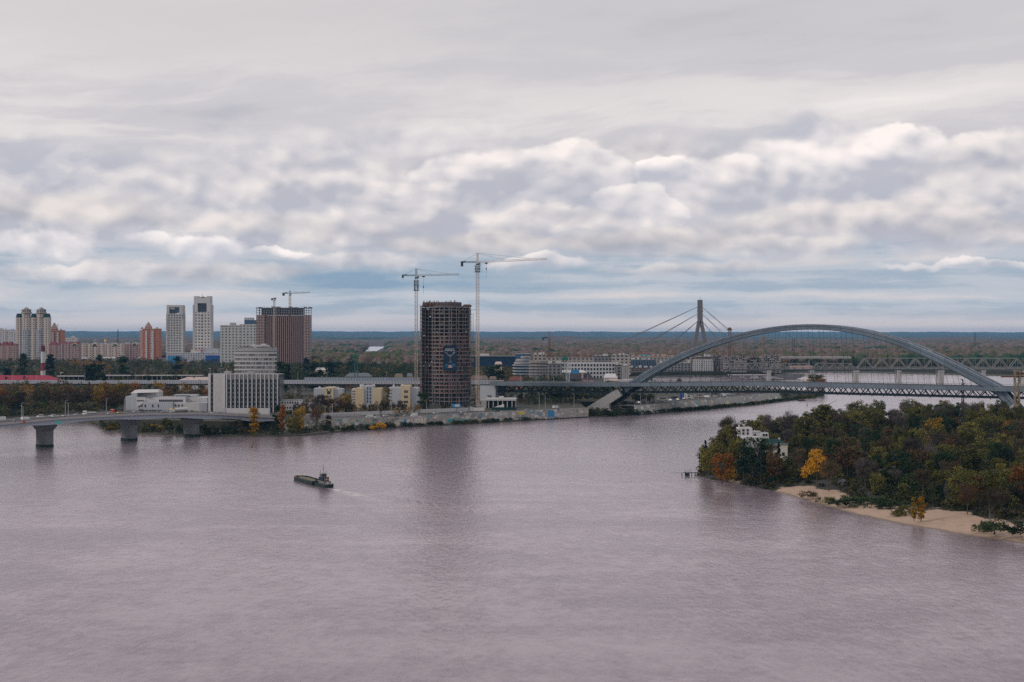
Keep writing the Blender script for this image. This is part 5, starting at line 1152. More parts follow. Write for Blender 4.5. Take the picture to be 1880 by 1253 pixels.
def plain_mast(label, px, Y, top, base_z, m, w, head=None, lower=None):
    r = thing('lattice_mast', label, 'mast', (PX(px, Y), Y, base_z)); z = lambda row: ZR(row, Y)-base_z
    q = MB(); lattice(q, (0, 0, 0), (0, 0, z(top)), w, w*1.2, .42); q.build('tower', m, r)
    if head: q = MB(); q.box(-w, w, -w, w, z(top), z(top)+head*.5); q.box(-w*.6, w*.6, -w*.6, w*.6, z(top)+head*.5, z(top)+head); q.build('platform', m, r)
    if lower: q = MB(); lattice(q, (w*.9, -1, 0), (w*.9, -1, z(lower)), w, w*1.2, .42); q.build('white_leg', 'white', r)
    return r
plain_mast('rusty lattice mast rising from the far woods just left of the arch crown', 1339.5, 2500, 607, GZ, 'rust', 4.0, 5); plain_mast('pale yellowish lattice mast in the woods under the arch', 1401, 2500, 622, GZ, 'crane_yellow', 3.4, 5)
plain_mast('teal lattice mast standing behind the viaduct between poplars', 654, 1560, 655, GZ, 'teal', 3.4, 3); plain_mast('teal and white lattice mast behind the arch bridge left part', 1037, 1500, 662, GZ, 'teal', 3.4, 5, 664)
plain_mast('dark thin mast seen through the arch hangers', 1457, 3300, 622, GZ, 'crane_dark', 4.4); plain_mast('thin dark mast on the far wooded horizon at right', 1790, 4800, 610, GZ, 'crane_dark', 4.6)
plain_mast('hair thin mast on the horizon left of the red brick tower', 216.5, 5200, 605, GZ, 'crane_dark', 3.0)
# yellow-brown gantry and dark derrick by the right arch foot
Y = 1080; r = thing('gantry_crane', 'rusty yellow lattice gantry tower with a horizontal beam at the right frame edge', 'crane', (PX(1867, Y), Y, 2.0)); z = lambda row: ZR(row, Y)-2; s = Y/F
q = MB(); lattice(q, (0, 0, 0), (0, 0, z(681.5)), 3.3, 3.3, .5); q.build('tower', 'crane_yellow', r); q = MB(); q.bar((-29*s, 0, z(692)), (20*s, 0, z(691.2)), .9, 1.2); q.bar((0, 0, z(685)), (30*s, 0, z(685)), .6); q.bar((4*s, 0, z(687)), (30*s, 0, z(687)), 2.2, 1.5); q.build('beam', 'rust', r); q = MB(); q.box(-2, 2, -2, 2, z(683), z(680.5)); q.build('head', 'crane_yellow', r)
Y = 1180; r = thing('derrick', 'dark slim derrick with a bent top standing at the deck near the right arch end', 'crane', (PX(1767, Y), Y, 0)); z = lambda row: ZR(row, Y)
q = MB(); lattice(q, (0, 0, -1), (.5, 0, z(703)), 1.5, 2.2, .3); q.bar((.5, 0, z(703)), (.2, 0, z(697)), .8); q.bar((.2, 0, z(697)), (-1.6, 0, z(697.5)), .6); q.build('boom', 'crane_dark', r); q = MB(); q.box(-1.6, 1.6, -1.6, 1.6, -1, 5); q.build('base', 'crane_dark', r)

# ---------------------------------------------------------------- buildings right of the tower
def frame_block(label, a, b_, top, base, Y, nfl, nb, frame, fill, dep=18, ww=.62, wh=.55, name='apartment_block', roofset=0, winm='glass_dark', skipf=None, z0=GZ):
    r, hw, s, Y = B(name, label, a, b_, base, Y, dep=dep, z0=z0); h = ZR(top, Y)-z0; fh = h/nfl; bw = 2*hw/nb
    box('wall', fill, r, -hw+.3, hw-.3, .5, dep, 0, h-.3); q = MB()
    for i in range(nfl+1): q.box(-hw, hw, 0, 1.2, i*fh+(fh*wh if i < nfl else 0)+.0, i*fh+fh if i < nfl else h+.6)
    q.build('floor_bands', frame, r); q = MB()
    for i in range(nb+1): x = -hw+i*bw; q.box(x-bw*(1-ww)/2, x+bw*(1-ww)/2, -.12, 1.1, 0, h+.4)
    q.build('piers', frame, r)
    windows(r, [-hw+(i+.5)*bw for i in range(nb)], [(i+wh/2)*fh for i in range(nfl)], .42, bw*ww, fh*wh, winm, t=.1, limit=60, skip=skipf)
    box('roof', 'roof_grey', r, -hw+.2, hw-.2, 1.25, dep+.2, h-.29, h+.2)
    if roofset: box('setback_floor', frame, r, -hw*roofset, hw*roofset, 4, dep-3, h+.21, h+3.4)
    return r, hw, h, s
# low dark slab and far white van-like block
r, hw, s, Y = B('warehouse', 'long low dark warehouse with flat roof right of the tower cranes', 858, 946, 668, 2300, dep=40); z = lambda row: ZR(row, Y)-GZ
box('wall', 'navy', r, -hw, hw, 0, 38, 0, z(655.5)); box('roof', 'concrete_dark', r, -hw-1, hw+1, -1, 39, z(655.5)+.01, z(653.8)); box('white_unit', 'white', r, (881-902)*s, (898-902)*s, 6, 14, z(653.8)+.01, z(650)); box('stack', 'crane_yellow', r, (883-902)*s, (890-902)*s, 20, 24, z(653.8), z(643))
# curved stepped apartment building
r, hw, s, Y = B('apartment_block', 'stepped beige block with curved terraces and dark blue glass below', 941, 979, 712, 1900, dep=30); z = lambda row: ZR(row, Y)-GZ
n_ = 9; arc = lambda x0, x1, y0: [(x0, y0+6)]+[(x0+(x1-x0)*i/n_, y0-3*sin(pi*i/n_)+2) for i in range(n_+1)]+[(x1, 24), (x0, 24)]
q = MB(); q.prism(arc(-hw+4, hw-4, 0), 0, z(650)); q.build('wall', 'glass_blue', r)
for i in range(10):
    zz = z(704-i*5.4); off = (0 if i < 7 else 3*(i-6)); q = MB(); q.prism(arc(-hw+off, hw-2-off*.3, -1.2), zz, zz+.9); q.build('terrace_slab', 'concrete_light' if i > 3 else 'white', r)
q = MB(); 
for i in range(3): q.prism(arc(-hw+2+i*2, hw-3, -.5), z(669-i*5.4), z(665.8-i*5.4)); 
q.build('upper_walls', 'concrete', r)
r, hw, s, Y = B('apartment_block', 'curved grey beige block with rows of terraces in the centre of the waterfront', 972, 1006, 714, 1830, dep=26); z = lambda row: ZR(row, Y)-GZ
cf = facmat('terrace_facade', (0.24, 0.21, 0.19), (0.025, 0.03, 0.035), 4.6, 3.9, 0.55, 0.6)
q = MB(); q.prism(arc(-hw, hw, 0), 0, z(663)); q.build('wall', cf, r)
for i in range(8): q = MB(); q.prism(arc(-hw-.8, hw+.5, -1.4), z(706-i*5.6), z(706-i*5.6)+.7); q.build('terrace_slab', 'concrete', r)
def long_block(label, a, b_, top, base, Y, f, dep=18, roof='roof_grey', pent=None, seed=1, **kw):
    r, hw, s, Y = B('apartment_block', label, a, b_, base, Y, dep=dep, **kw); h = ZR(top, Y)-GZ; box('wall', f, r, -hw, hw, 0, dep, 0, h); rr = random.Random(seed)
    box('roof', roof, r, -hw-.4, hw+.4, -.4, dep+.4, h+.01, h+.6); x = -hw+2
    while x < hw-3: w = rr.uniform(2, 7); box('roof_unit', pent or 'concrete_light', r, x, min(x+w, hw), 3, dep-4, h+.61, h+rr.uniform(1.4, 4.6)); x += w+rr.uniform(1, 7)
    return r, hw, h, s
f1 = facmat('beige_low_facade', (0.37, 0.325, 0.285), (0.03, 0.03, 0.035), 6.4, 4.6, 0.5, 0.5); f2 = facmat('brown_low_facade', (0.16, 0.115, 0.10), (0.02, 0.02, 0.025), 6.0, 4.4, 0.5, 0.5); f3 = facmat('grey_low_facade', (0.22, 0.21, 0.215), (0.02, 0.022, 0.03), 5.6, 4.4, 0.55, 0.55)
f4 = facmat('blue_slate_facade', (0.07, 0.105, 0.15), (0.02, 0.025, 0.035), 4.6, 9.0, 0.4, 0.75)
long_block('long beige terrace of flats with a red brown roof strip behind the white grid building', 1002, 1090, 656.5, 695, 2150, f1, pent='rust', seed=2)
long_block('brownish stretch of flats with cluttered roof left of the long terrace', 979, 1001.5, 652, 695, 2160, f1, pent='concrete_light', seed=3)
long_block('grey shed roofed stretch behind the waterfront flats', 1090.5, 1124, 655, 695, 2180, f3, roof='roof_dark', seed=4)
long_block('dark low block between curved flats and white grid building', 1004, 1032, 669, 705, 1900, f3, seed=5, roof='roof_dark')
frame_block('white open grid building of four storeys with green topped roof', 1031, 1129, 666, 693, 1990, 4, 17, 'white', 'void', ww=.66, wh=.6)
long_block('beige grey modern block with stacked boxes at centre right', 1124.5, 1158, 653, 693, 2120, f1, seed=7, pent='concrete_light')
long_block('dark grey short block with balconies beside the white grid building', 1129.5, 1143, 671, 694, 1975, f3, seed=8, roof='roof_dark')
long_block('pale small block with upright strips at the harbour corner', 1143.5, 1155, 672.5, 695, 1960, facmat('strip_facade', (0.42, 0.39, 0.37), (0.08, 0.08, 0.09), 2.4, 40.0, 0.35, 0.95), seed=9)
PY = 2375
long_block('dark blue slate clad block behind the rising arch leg', 1158.5, 1204, 661, 690, PY+35, f4, seed=10, pent='concrete_light'); long_block('long beige upper storeys with turquoise roof hut behind the arch', 1158.5, 1272, 655.5, 691, PY+60, f1, seed=11, dep=14, pent='pink')
long_block('brown grid lower flats under the dark blue block', 1155.5, 1210, 676, 690.5, PY, f2, seed=12, roof='roof_dark'); long_block('grey brown flats with small square windows behind the arch leg', 1210.5, 1271, 667, 690.5, PY, f3, seed=13)
r_ = thing('roof_hut', 'small turquoise hut with red roof on the waterfront flats', 'hut', (PX(1184, PY+66), PY+66, ZR(655, PY+66)+.1)); MB().box(-7, 7, 0, 6, 0, 4.2).build('wall', 'graf_teal', r_); MB().box(-7.4, 7.4, -.4, 6.4, 4.21, 5).build('roof', 'red_paint', r_)
r_ = thing('roof_hut', 'small yellow hut on the waterfront flats behind the arch', 'hut', (PX(1219, PY+66), PY+66, ZR(655, PY+66)+.1)); MB().box(-3.6, 3.6, 0, 6, 0, 3.4).build('wall', 'graf_yellow', r_); MB().box(-4, 4, -.4, 6.4, 3.41, 3.9).build('roof', 'graf_yellow', r_)
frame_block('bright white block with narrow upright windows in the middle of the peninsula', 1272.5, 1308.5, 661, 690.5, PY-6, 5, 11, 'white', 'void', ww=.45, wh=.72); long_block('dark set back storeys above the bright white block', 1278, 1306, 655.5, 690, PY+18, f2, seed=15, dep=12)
def skeleton(label, a, b_, top, base, Y, nfl, nb, seed, dep=24, m='slab', fillp=.35):
    r, hw, s, Y = B('unfinished_building', label, a, b_, base, Y, dep=dep); h = ZR(top, Y)-GZ; fh = h/nfl; rr = random.Random(seed)
    for i in range(1, nfl+1): MB().box(-hw-(rr.random() < .3)*1.0, hw, 0, dep, i*fh-.5, i*fh).build('floor_slab', m, r)
    for i in range(nb+1):
        x = -hw+.5+(2*hw-1)*i/nb; MB().box(x-.4, x+.4, .3, 1.1, 0, h).build('column', m, r)
    box('core', 'concrete_dark', r, -hw+3, hw-3, 7, dep-3, 0, h-.6); q = MB()
    for i in range(nfl):
        for j in range(nb):
            x0 = -hw+.5+(2*hw-1)*j/nb; x1 = -hw+.5+(2*hw-1)*(j+1)/nb
            if rr.random() < fillp: k = rr.uniform(.2, .7); q.box(x0+.4, x0+.4+(x1-x0)*k, .5, .9, i*fh, i*fh+fh-.5)
            if rr.random() < fillp*.7: q.box(x0+.4, x1-.4, .55, .85, i*fh, i*fh+1.3)
    q.build('infill_walls', 'concrete', r)['kind'] = 'stuff'; q = MB()
    for j in range(10): x = rr.uniform(-hw, hw-2); q.box(x, x+rr.uniform(.5, 4), 2, 8, h, h+rr.uniform(.8, 3.2))
    q.build('roof_clutter', m, r); return r
skeleton('open concrete skeleton with rounded corner, left of the peninsula shells', 1308.8, 1326.5, 655, 690.5, PY-2, 8, 5, 1, fillp=.15)
skeleton('unfinished concrete shell with square openings in the middle of the peninsula', 1326.8, 1371, 656, 697, 2300, 9, 11, 2, fillp=.55); skeleton('unfinished shell with tall dark bays between two lighter shells', 1371.3, 1401, 657, 697, 2310, 9, 5, 3, fillp=.12); skeleton('unfinished shell stepping out at the right tip of the peninsula', 1401.3, 1434, 654, 700, 2270, 9, 9, 4, fillp=.5)
Y = 2150; r, hw, s, Y = B('event_tent', 'long white tent roof with a rounded gable and two boxes on top near the shells', 1339, 1415, 703, Y, dep=22, cat='tent'); z = lambda row: ZR(row, Y)-GZ
q = MB(); q.prism([(-hw, 0), (hw, 0), (hw, 22), (-hw, 22)], 0, z(693.5), [(-hw+4, 8), (hw-4, 8), (hw-4, 14), (-hw+4, 14)]); q.build('roof', 'white', r); q = MB(); P = [((1386-1377)*s+8.5*s*cos(pi*i/10), z(695)+5.6*s*sin(pi*i/10)) for i in range(11)]; q._q([(x, 3, zz) for x, zz in P]+[(x, 12, zz) for x, zz in P], [tuple(range(11))[::-1], tuple(range(11, 22))]+[(i, i+1, 12+i, 11+i) for i in range(10)]); q.build('gable', 'concrete_light', r)
box('roof_box', 'concrete_light', r, -(1377-1359)*s, -(1377-1368)*s, 4, 10, z(694), z(689)); box('roof_box', 'concrete_light', r, 23*s, 33*s, 4, 10, z(694), z(689))
r, hw, s, Y = B('hangar', 'dark long low arched hangar roof behind the arch bridge deck', 1425, 1478, 703, 2180, dep=20); q = MB(); z = lambda row: ZR(row, Y)-GZ
P = [(hw*cos(pi*i/12), (z(695.5)-1)*sin(pi*i/12)) for i in range(13)]; q._q([(x, 0, zz) for x, zz in P]+[(x, 18, zz) for x, zz in P], [tuple(range(13))[::-1], tuple(range(13, 26))]+[(i, i+1, 14+i, 13+i) for i in range(12)]); q.build('roof', 'concrete_dark', r)
# houses and sheds between tower and arch
mm('roof_brown', (0.16, 0.115, 0.09)); mm('roof_slate', (0.13, 0.14, 0.155))
def house(label, a, b_, eave, ridge, base, Y, wm, rm, hip=.3, dep=14, name='house', chim=None):
    r, hw, s, Y = B(name, label, a, b_, base, Y, dep=dep); e, d_ = ZR(eave, Y)-GZ, ZR(ridge, Y)-GZ
    wl = box('wall', wm, r, -hw+.5, hw-.5, .5, dep-.5, 0, e); q = MB(); q.prism([(-hw, 0), (hw, 0), (hw, dep), (-hw, dep)], e+.01, d_, [(-hw+hw*hip, dep*.45), (hw-hw*hip, dep*.45), (hw-hw*hip, dep*.55), (-hw+hw*hip, dep*.55)]); rf = q.build('roof', rm, r)
    n = max(2, int(2*hw/4)); windows(r, [-hw+2*hw*(i+.5)/n for i in range(n)], [e*.55], .46, 1.3, min(1.5, e*.4))
    if chim: q = MB(); q.box(chim*s-1.6*s, chim*s+1.6*s, 1, 3.5, e*.4, d_+1.5); q.build('chimney_tower', 'pink', r)
house('dark hip roofed house with a pink brick tower in front of the white grid building', 1042, 1091, 697, 686.5, 706, 1700, 'pink', 'roof_dark', chim=3); house('brick villa with pale roof vents left of the curved flats', 933, 963, 699, 692, 708, 1600, 'brick_orange', 'brick'); house('brown gabled house beside the tallest crane', 861, 897, 697, 690, 706, 1600, 'concrete', 'roof_brown')
house('pale yellow house with roof terraces between trees', 908, 922, 669, 664.5, 678, 2100, 'cream', 'roof_pink'); house('small terracotta house at the right of the tallest crane', 897.5, 912, 697, 691.5, 706, 1640, 'brick', 'roof_brown'); house('white roofed low warehouse before the white grid building', 1022, 1078, 684.5, 680, 700, 1960, 'concrete_dark', 'white', dep=16, name='warehouse')
house('white shed with blue boxes in the harbour corner', 1109, 1134, 694, 686.5, 703, 1720, 'concrete_light', 'white', name='shed'); house('sandy low building under the rising arch leg', 1113, 1138, 700, 696, 706, 1640, 'cream', 'roof_pink', name='shed')
house('white villa roof among far trees beside the lake', 639, 655, 646, 643.5, 650, 3800, 'white', 'white'); house('pale terraced house row among trees left of the teal mast', 578, 603, 680, 675.5, 690, 1900, 'cream', 'concrete_light'); house('low red brick depot behind the viaduct', 632, 682, 692, 685.5, 697, 1620, 'brick', 'roof_slate', dep=18, name='depot')
house('cream house behind the viaduct screens left of the unfinished tower', 724, 739, 691, 686.5, 698, 1620, 'cream', 'roof_brown'); house('pale small house behind the viaduct screens', 746, 757, 691, 686, 698, 1640, 'pink', 'roof_slate')
r_ = thing('glass_pavilion', 'blue box unit on the roof edge before the white grid building', 'box unit', (PX(1056, 1900), 1900, GZ)); MB().box(-5.5, 5.5, 0, 6, 0, ZR(679.5, 1900)-GZ).build('wall', 'graf_blue', r_); 
for k_, (px_, row, Y, lab) in enumerate(((1562.5, 643, 4400, 'white far tower block standing alone in the woods under the arch'), (1634, 644, 4300, 'second pale block in the woods right of the white one'))):
    r_ = thing('apartment_block', lab, 'building', (PX(px_, Y), Y, GZ)); h = ZR(641, Y)-GZ; MB().box(-(7, 9)[k_]*1.0, (7, 9)[k_]*1.0, 0, 14, 0, h).build('wall', palefac, r_); MB().box(-4, 2, 3, 10, h, h+4).build('roof_house', 'white', r_)
# grey construction yard between tower and bridge pier
r, hw, s, Y = B('site_building', 'low grey concrete site building right of the tallest crane beside the road', 884, 948, 753, 1190, dep=16); z = lambda row: ZR(row, Y)-GZ
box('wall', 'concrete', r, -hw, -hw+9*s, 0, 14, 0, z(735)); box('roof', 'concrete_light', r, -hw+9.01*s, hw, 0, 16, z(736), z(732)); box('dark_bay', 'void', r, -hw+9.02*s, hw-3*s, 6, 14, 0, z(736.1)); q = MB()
for i in range(6): x = -hw+12*s+i*8.6*s; q.box(x, x+.9, .5, 1.3, 0, z(736.1))
q.build('posts', 'concrete', r); box('roof_box', 'concrete_light', r, 0, 4, 5, 9, z(732)+.01, z(728.5))
r, hw, s, Y = B('fence', 'dark green site hoarding along the road beside the bridge pier', 903, 948, 755, 1160, cat='hoarding', dep=3); z = lambda row: ZR(row, Y)-GZ
box('panel', 'roof_green', r, -hw, hw, 0, .3, 0, 2.3); q = MB(); q.prism([(-hw+2, .4), (-hw+10, .4), (-hw+10, 6), (-hw+2, 6)], 2.0, 4.4, [(-hw+9, .6), (-hw+10, .6), (-hw+10, 5.8), (-hw+9, 5.8)]); q.build('lean_to', 'white', r)
# sheds beside the arch foot on the bank
for k_, (px_, row, w_, lab, m_) in enumerate(((1186, 754, 14, 'small grey boathouse with white roof below the sloping wall', 'concrete'), (1204, 753.5, 9, 'little open hut with dark posts on the bank', 'white'), (1222, 751.5, 8, 'small shack at the foot of the sloping wall', 'rust'))):
    x, y = gp(px_, row+3, .9); s = y/F; r = thing('boathouse', lab, 'hut', (x, y, .9)); MB().box(-w_/2*s, w_/2*s, 0, 4, 0, 2.6).build('wall', 'void' if k_ else 'concrete', r); MB().prism([(-w_/2*s-.4, -.4), (w_/2*s+.4, -.4), (w_/2*s+.4, 4.4), (-w_/2*s-.4, 4.4)], 2.61, 4.2, [(-w_/2*s, 1.8), (w_/2*s, 1.8), (w_/2*s, 2.2), (-w_/2*s, 2.2)]).build('roof', m_ if k_ else 'white', r)
# billboard by the tower, poles on the riverside road
x, y = gp(838, 756, GZ); r = thing('billboard', 'small blue and white roadside billboard below the unfinished tower', 'billboard', (x, y, GZ)); MB().cyl((0, 0, 0), (0, 0, 4.2), .2, n=6).build('post', 'crane_grey', r); MB().box(-3.4, 3.4, -.15, .15, 3.4, 6.2).build('panel', 'graf_blue', r); MB().box(-1.2, 2.4, -.22, -.16, 4, 5.6).build('poster', 'white', r)
for k_, (px_, h_) in enumerate(((537, 9), (597, 9), (610.5, 10), (656.5, 9), (694, 8), (718.5, 9), (783, 10), (843, 12), (947, 11), (990, 14), (1001, 12), (1054, 12), (1176, 9), (1187, 9), (1253, 8), (1282, 12), (1304, 12), (1310, 12), (1323, 8), (1334, 8))):
    if px_ < 1100:
        base = float(np.interp(px_, [500, 600, 700, 800, 860, 1000, 1080], [768, 766, 762, 758.5, 756.5, 751, 747]))
        wh = ['by the orange bank trees', 'in front of the grey and cream block', 'just right of another by the bare trees', 'before the cream twin block', 'right of the cream twin block', 'before the blank grey wing', 'left of the unfinished tower', 'at the foot of the unfinished tower',
              'beside the bridge pier', 'under the deck truss, tall', 'close right of the tall one under the truss', 'under the truss midway to the arch foot'][k_ if k_ < 12 else 11]
    else:
        base = float(np.interp(px_, [1165, 1240, 1300, 1385], [744, 737.5, 732, 724.5])); wh = ['right beside the arch leg', 'second right of the arch leg', 'before the parked cars', 'tall and white before the blue kiosk', 'left one of the close pair', 'right one of the close pair', 'short, behind the close pair', 'farthest along the spit'][k_-12]
    x, y = gp(px_, base, GZ); lamp((x, y, GZ), f'riverside road lamp post {wh}', h_, 'lamps along the riverside road', radians(180))
x, y = gp(1256, 733, GZ); r = thing('kiosk', 'upright blue and white kiosk under the bridge truss among parked cars', 'kiosk', (x, y, GZ)); MB().box(-3.6, -.02, 0, 3, 0, 6).build('blue_panel', 'blue_panel', r); MB().box(0, 3.4, 0, 3, 0, 6).build('white_panel', 'white', r)
rr = random.Random(31)
for k_ in range(9):
    px_ = 1195+k_*23+rr.uniform(-4, 4); base = float(np.interp(px_, [1165, 1300, 1385], [740, 727.5, 720])); x, y = gp(px_, base, GZ); w_ = rr.uniform(6, 12)
    wh = ['leftmost, beside the arch leg', 'second from the arch leg', 'third from the arch leg', 'just left of the blue kiosk', 'just right of the blue kiosk', 'behind the tall white lamp post', 'behind the close pair of lamp posts', 'next to last towards the tip', 'last towards the spit tip'][k_]
    r = thing('container_cabin', f'low {"white" if k_ % 3 == 0 else "grey" if k_ % 3 == 1 else "dark"} cabin on the spit under the truss, {wh}', 'cabin', (x, y, GZ), 0, 'cabins on the spit under the bridge'); MB().box(-w_/2, w_/2, 0, 3, 0, 2.9).build('wall', ('white', 'concrete', 'grey_wall')[k_ % 3], r); MB().box(-w_/2-.2, w_/2+.2, -.2, 3.2, 2.91, 3.1).build('roof', 'roof_grey', r); MB().box(-w_/4, w_/4, -.06, -.01, 1.2, 2.2).build('window', 'glass_dark', r)
# ---------------------------------------------------------------- vehicles
def paint(c): 
    k = 'paint_%g_%g_%g' % c
    if k not in M:
        m = bpy.data.materials.new(k); m.use_nodes = True; b = m.node_tree.nodes['Principled BSDF']; b.inputs['Base Color'].default_value = (*c, 1); b.inputs['Roughness'].default_value = .3; b.inputs['Coat Weight'].default_value = .5; M[k] = m
    return k
def side_profile(name, pts, w, m, parent, tw=None):
    """extruded side outline (x along the car, z up) with narrowed upper part"""
    n = len(pts); tw = tw or w; zm = max(p[1] for p in pts); z0_ = min(p[1] for p in pts); v = []
    for sg in (-1, 1):
        for x, z in pts: k = (z-z0_)/(zm-z0_); v.append((x, sg*(w+(tw-w)*k)/2, z))
    b = MB(); b._q(v, [tuple(range(n))[::-1], tuple(range(n, 2*n))]+[(i, (i+1) % n, n+(i+1) % n, n+i) for i in range(n)]); return b.build(name, m, parent)
PROTO = {}
def car(kind, c, loc, rz, label, group):
    key = (kind, c)
    if key not in PROTO:
        r = thing({'car': 'car', 'suv': 'car', 'van': 'van'}[kind], label, 'car' if kind != 'van' else 'van', loc, rz, group); p = paint(c)
        if kind == 'car':
            side_profile('body', [(-2.2, .35), (2.2, .35), (2.25, .65), (2.1, .85), (1.1, .95), (-1.6, .98), (-2.2, .9), (-2.25, .6)], 1.8, p, r); side_profile('cabin', [(1.0, .95), (.35, 1.38), (-1.0, 1.42), (-1.75, .98)], 1.62, 'glass_dark', r, 1.25); side_profile('roof', [(.3, 1.38), (-.95, 1.42), (-1.0, 1.47), (.25, 1.44)], 1.3, p, r)
        elif kind == 'suv':
            side_profile('body', [(-2.25, .4), (2.2, .4), (2.25, .8), (2.1, 1.0), (1.2, 1.1), (-2.2, 1.12), (-2.3, .6)], 1.9, p, r); side_profile('cabin', [(1.1, 1.1), (.5, 1.62), (-1.9, 1.66), (-2.2, 1.1)], 1.75, 'glass_dark', r, 1.4); side_profile('roof', [(.45, 1.62), (-1.85, 1.66), (-1.9, 1.74), (.4, 1.7)], 1.45, p, r)
        else:
            side_profile('body', [(-2.7, .4), (2.6, .4), (2.7, 1.0), (2.4, 1.25), (1.7, 2.1), (1.3, 2.25), (-2.7, 2.3)], 2.0, p, r, 1.85); side_profile('windscreen', [(2.38, 1.3), (1.75, 2.05), (1.72, 2.0), (2.33, 1.28)], 1.7, 'glass_dark', r)
        for x in ((-1.35, 1.35) if kind != 'van' else (-1.7, 1.7)):
            for y in (-.82, .82): MB().cyl((x, y-.12, .34), (x, y+.12, .34), .34, n=10).build('wheel', 'tyre', r)
        PROTO[key] = r
    else:
        r = dup(PROTO[key]); r.location = loc; r.rotation_euler.z = rz; tag(r, label, None, group)
    return r
def on_poly(P, px, off):
    Q = ribbon(P, off)
    for i in range(len(Q)-1):
        a, c = CX+Q[i][0]/Q[i][1]*F, CX+Q[i+1][0]/Q[i+1][1]*F
        if min(a, c) <= px < max(a, c): k = (px-a)/(c-a); x = Q[i][0]+(Q[i+1][0]-Q[i][0])*k; y = Q[i][1]+(Q[i+1][1]-Q[i][1])*k; return x, y, math.atan2(Q[i+1][1]-Q[i][1], Q[i+1][0]-Q[i][0])
    return None
W_, S_, D_, Bl_ = (0.62, 0.62, 0.61), (0.30, 0.31, 0.33), (0.03, 0.032, 0.036), (0.05, 0.09, 0.17); RD_ = (.3, .03, .03)
near_marks = [(560, 'behind the orange poplars'), (600, 'near the bare bush'), (640, 'below the bare trees'), (678, 'above the yellow bush'), (692, 'right above the yellow bush'), (708, 'below the cream stair slot'), (727, 'below the blank grey wing'), (745, 'below the paired windows block'), (760, 'left of the unfinished tower'), (800, 'below the left corner of the unfinished tower'), (850, 'below the right corner of the tower'), (912, 'beside the green hoarding'), (968, 'under the truss pier'), (1020, 'above the round mural')]
for k_, (px, wh) in enumerate(near_marks):
    off = (5.5, 9.8, 14.3, 18.5)[k_*7 % 4]; q = on_poly(WALLd, px, off)
    if q: cn, c, kd = [('white', W_, 'car'), ('silver', S_, 'car'), ('white', W_, 'suv'), ('dark', D_, 'car'), ('white', W_, 'van')][k_*3 % 5]; car(kd, c, (q[0], q[1], GZ+.02), q[2]+(pi if off < 11 else 0), f'{cn} {"van" if kd == "van" else "car"} on the riverside road {wh}', 'cars on the riverside road')
rr = random.Random(77); names = ['leftmost', 'second', 'third', 'fourth', 'fifth', 'sixth', 'seventh', 'eighth', 'ninth', 'tenth', 'eleventh', 'twelfth', 'thirteenth', 'fourteenth', 'fifteenth', 'sixteenth', 'seventeenth', 'eighteenth']
for k_ in range(18):
    px = 1171+k_*14.3+rr.uniform(-2, 2); q = on_poly(WALL2d, px, rr.choice((15, 17.2))+6)
    if q: cn, c, kd = rr.choice([('white', W_, 'car'), ('white', W_, 'suv'), ('silver', S_, 'car'), ('dark', D_, 'suv'), ('red', RD_, 'car'), ('white', W_, 'van')]); car(kd, c, (q[0], q[1], GZ+.01), q[2]+pi/2+rr.uniform(-.1, .1), f'{cn} {"van" if kd == "van" else "car"} parked on the spit under the bridge, {names[k_]} from the arch leg', 'cars parked on the spit under the bridge')
# traffic on the left road bridge: lane offset from the centre line, positive = lane nearer the camera
def on_bridge(px, w):
    best = None
    for i in range(len(CP)-1):
        a, c = Vector(CP[i])+cross(i)*w, Vector(CP[i+1])+cross(i+1)*w; pa, pc = CX+a.x/a.y*F, CX+c.x/c.y*F
        if pa <= px < pc: k = (px-pa)/(pc-pa); q = a.lerp(c, k); yc = CP[i][1]+(CP[i+1][1]-CP[i][1])*k; return q.x, q.y, cz(yc)+.01, math.atan2(c.y-a.y, c.x-a.x)
for px, w, kd, cn, c, wh in ((31, 9, 'car', 'grey', S_, 'nearest the left frame edge'), (47, 9, 'van', 'white', W_, 'behind the grey car at the left edge'), (2, -6, 'van', 'white', W_, 'cut by the left frame edge'), (74, -3, 'suv', 'white', W_, 'right of the first lamp pair'),
        (96, -4, 'car', 'silver', S_, 'just before the big white car'), (101, 1.5, 'suv', 'white', W_, 'above the first pier'), (120, 3, 'car', 'white', W_, 'just right of the first pier'), (141, -1.5, 'car', 'silver', S_, 'behind the white flatbed truck'), (203, 3, 'car', 'white', W_, 'beside the red topped truck'), (221, 2, 'suv', 'yellow', (.55, .45, .12), 'bright yellow, above the middle pier'),
        (249, -3, 'car', 'silver', S_, 'left of the white factory'), (259, 3, 'car', 'silver', S_, 'in front of the factory steps'), (301, 2, 'car', 'white', W_, 'just ahead of the tanker'), (350, -2, 'car', 'dark', D_, 'behind the tanker'), (372, 2, 'car', 'silver', S_, 'above the third pier'), (392, 1, 'car', 'white', W_, 'before the office block')):
    q = on_bridge(px, w)
    if q: car(kd, c, q[:3], q[3]+(0 if w > 0 else pi), f'{cn} {"van" if kd == "van" else "car"} on the left road bridge, {wh}', 'vehicles on the left road bridge')
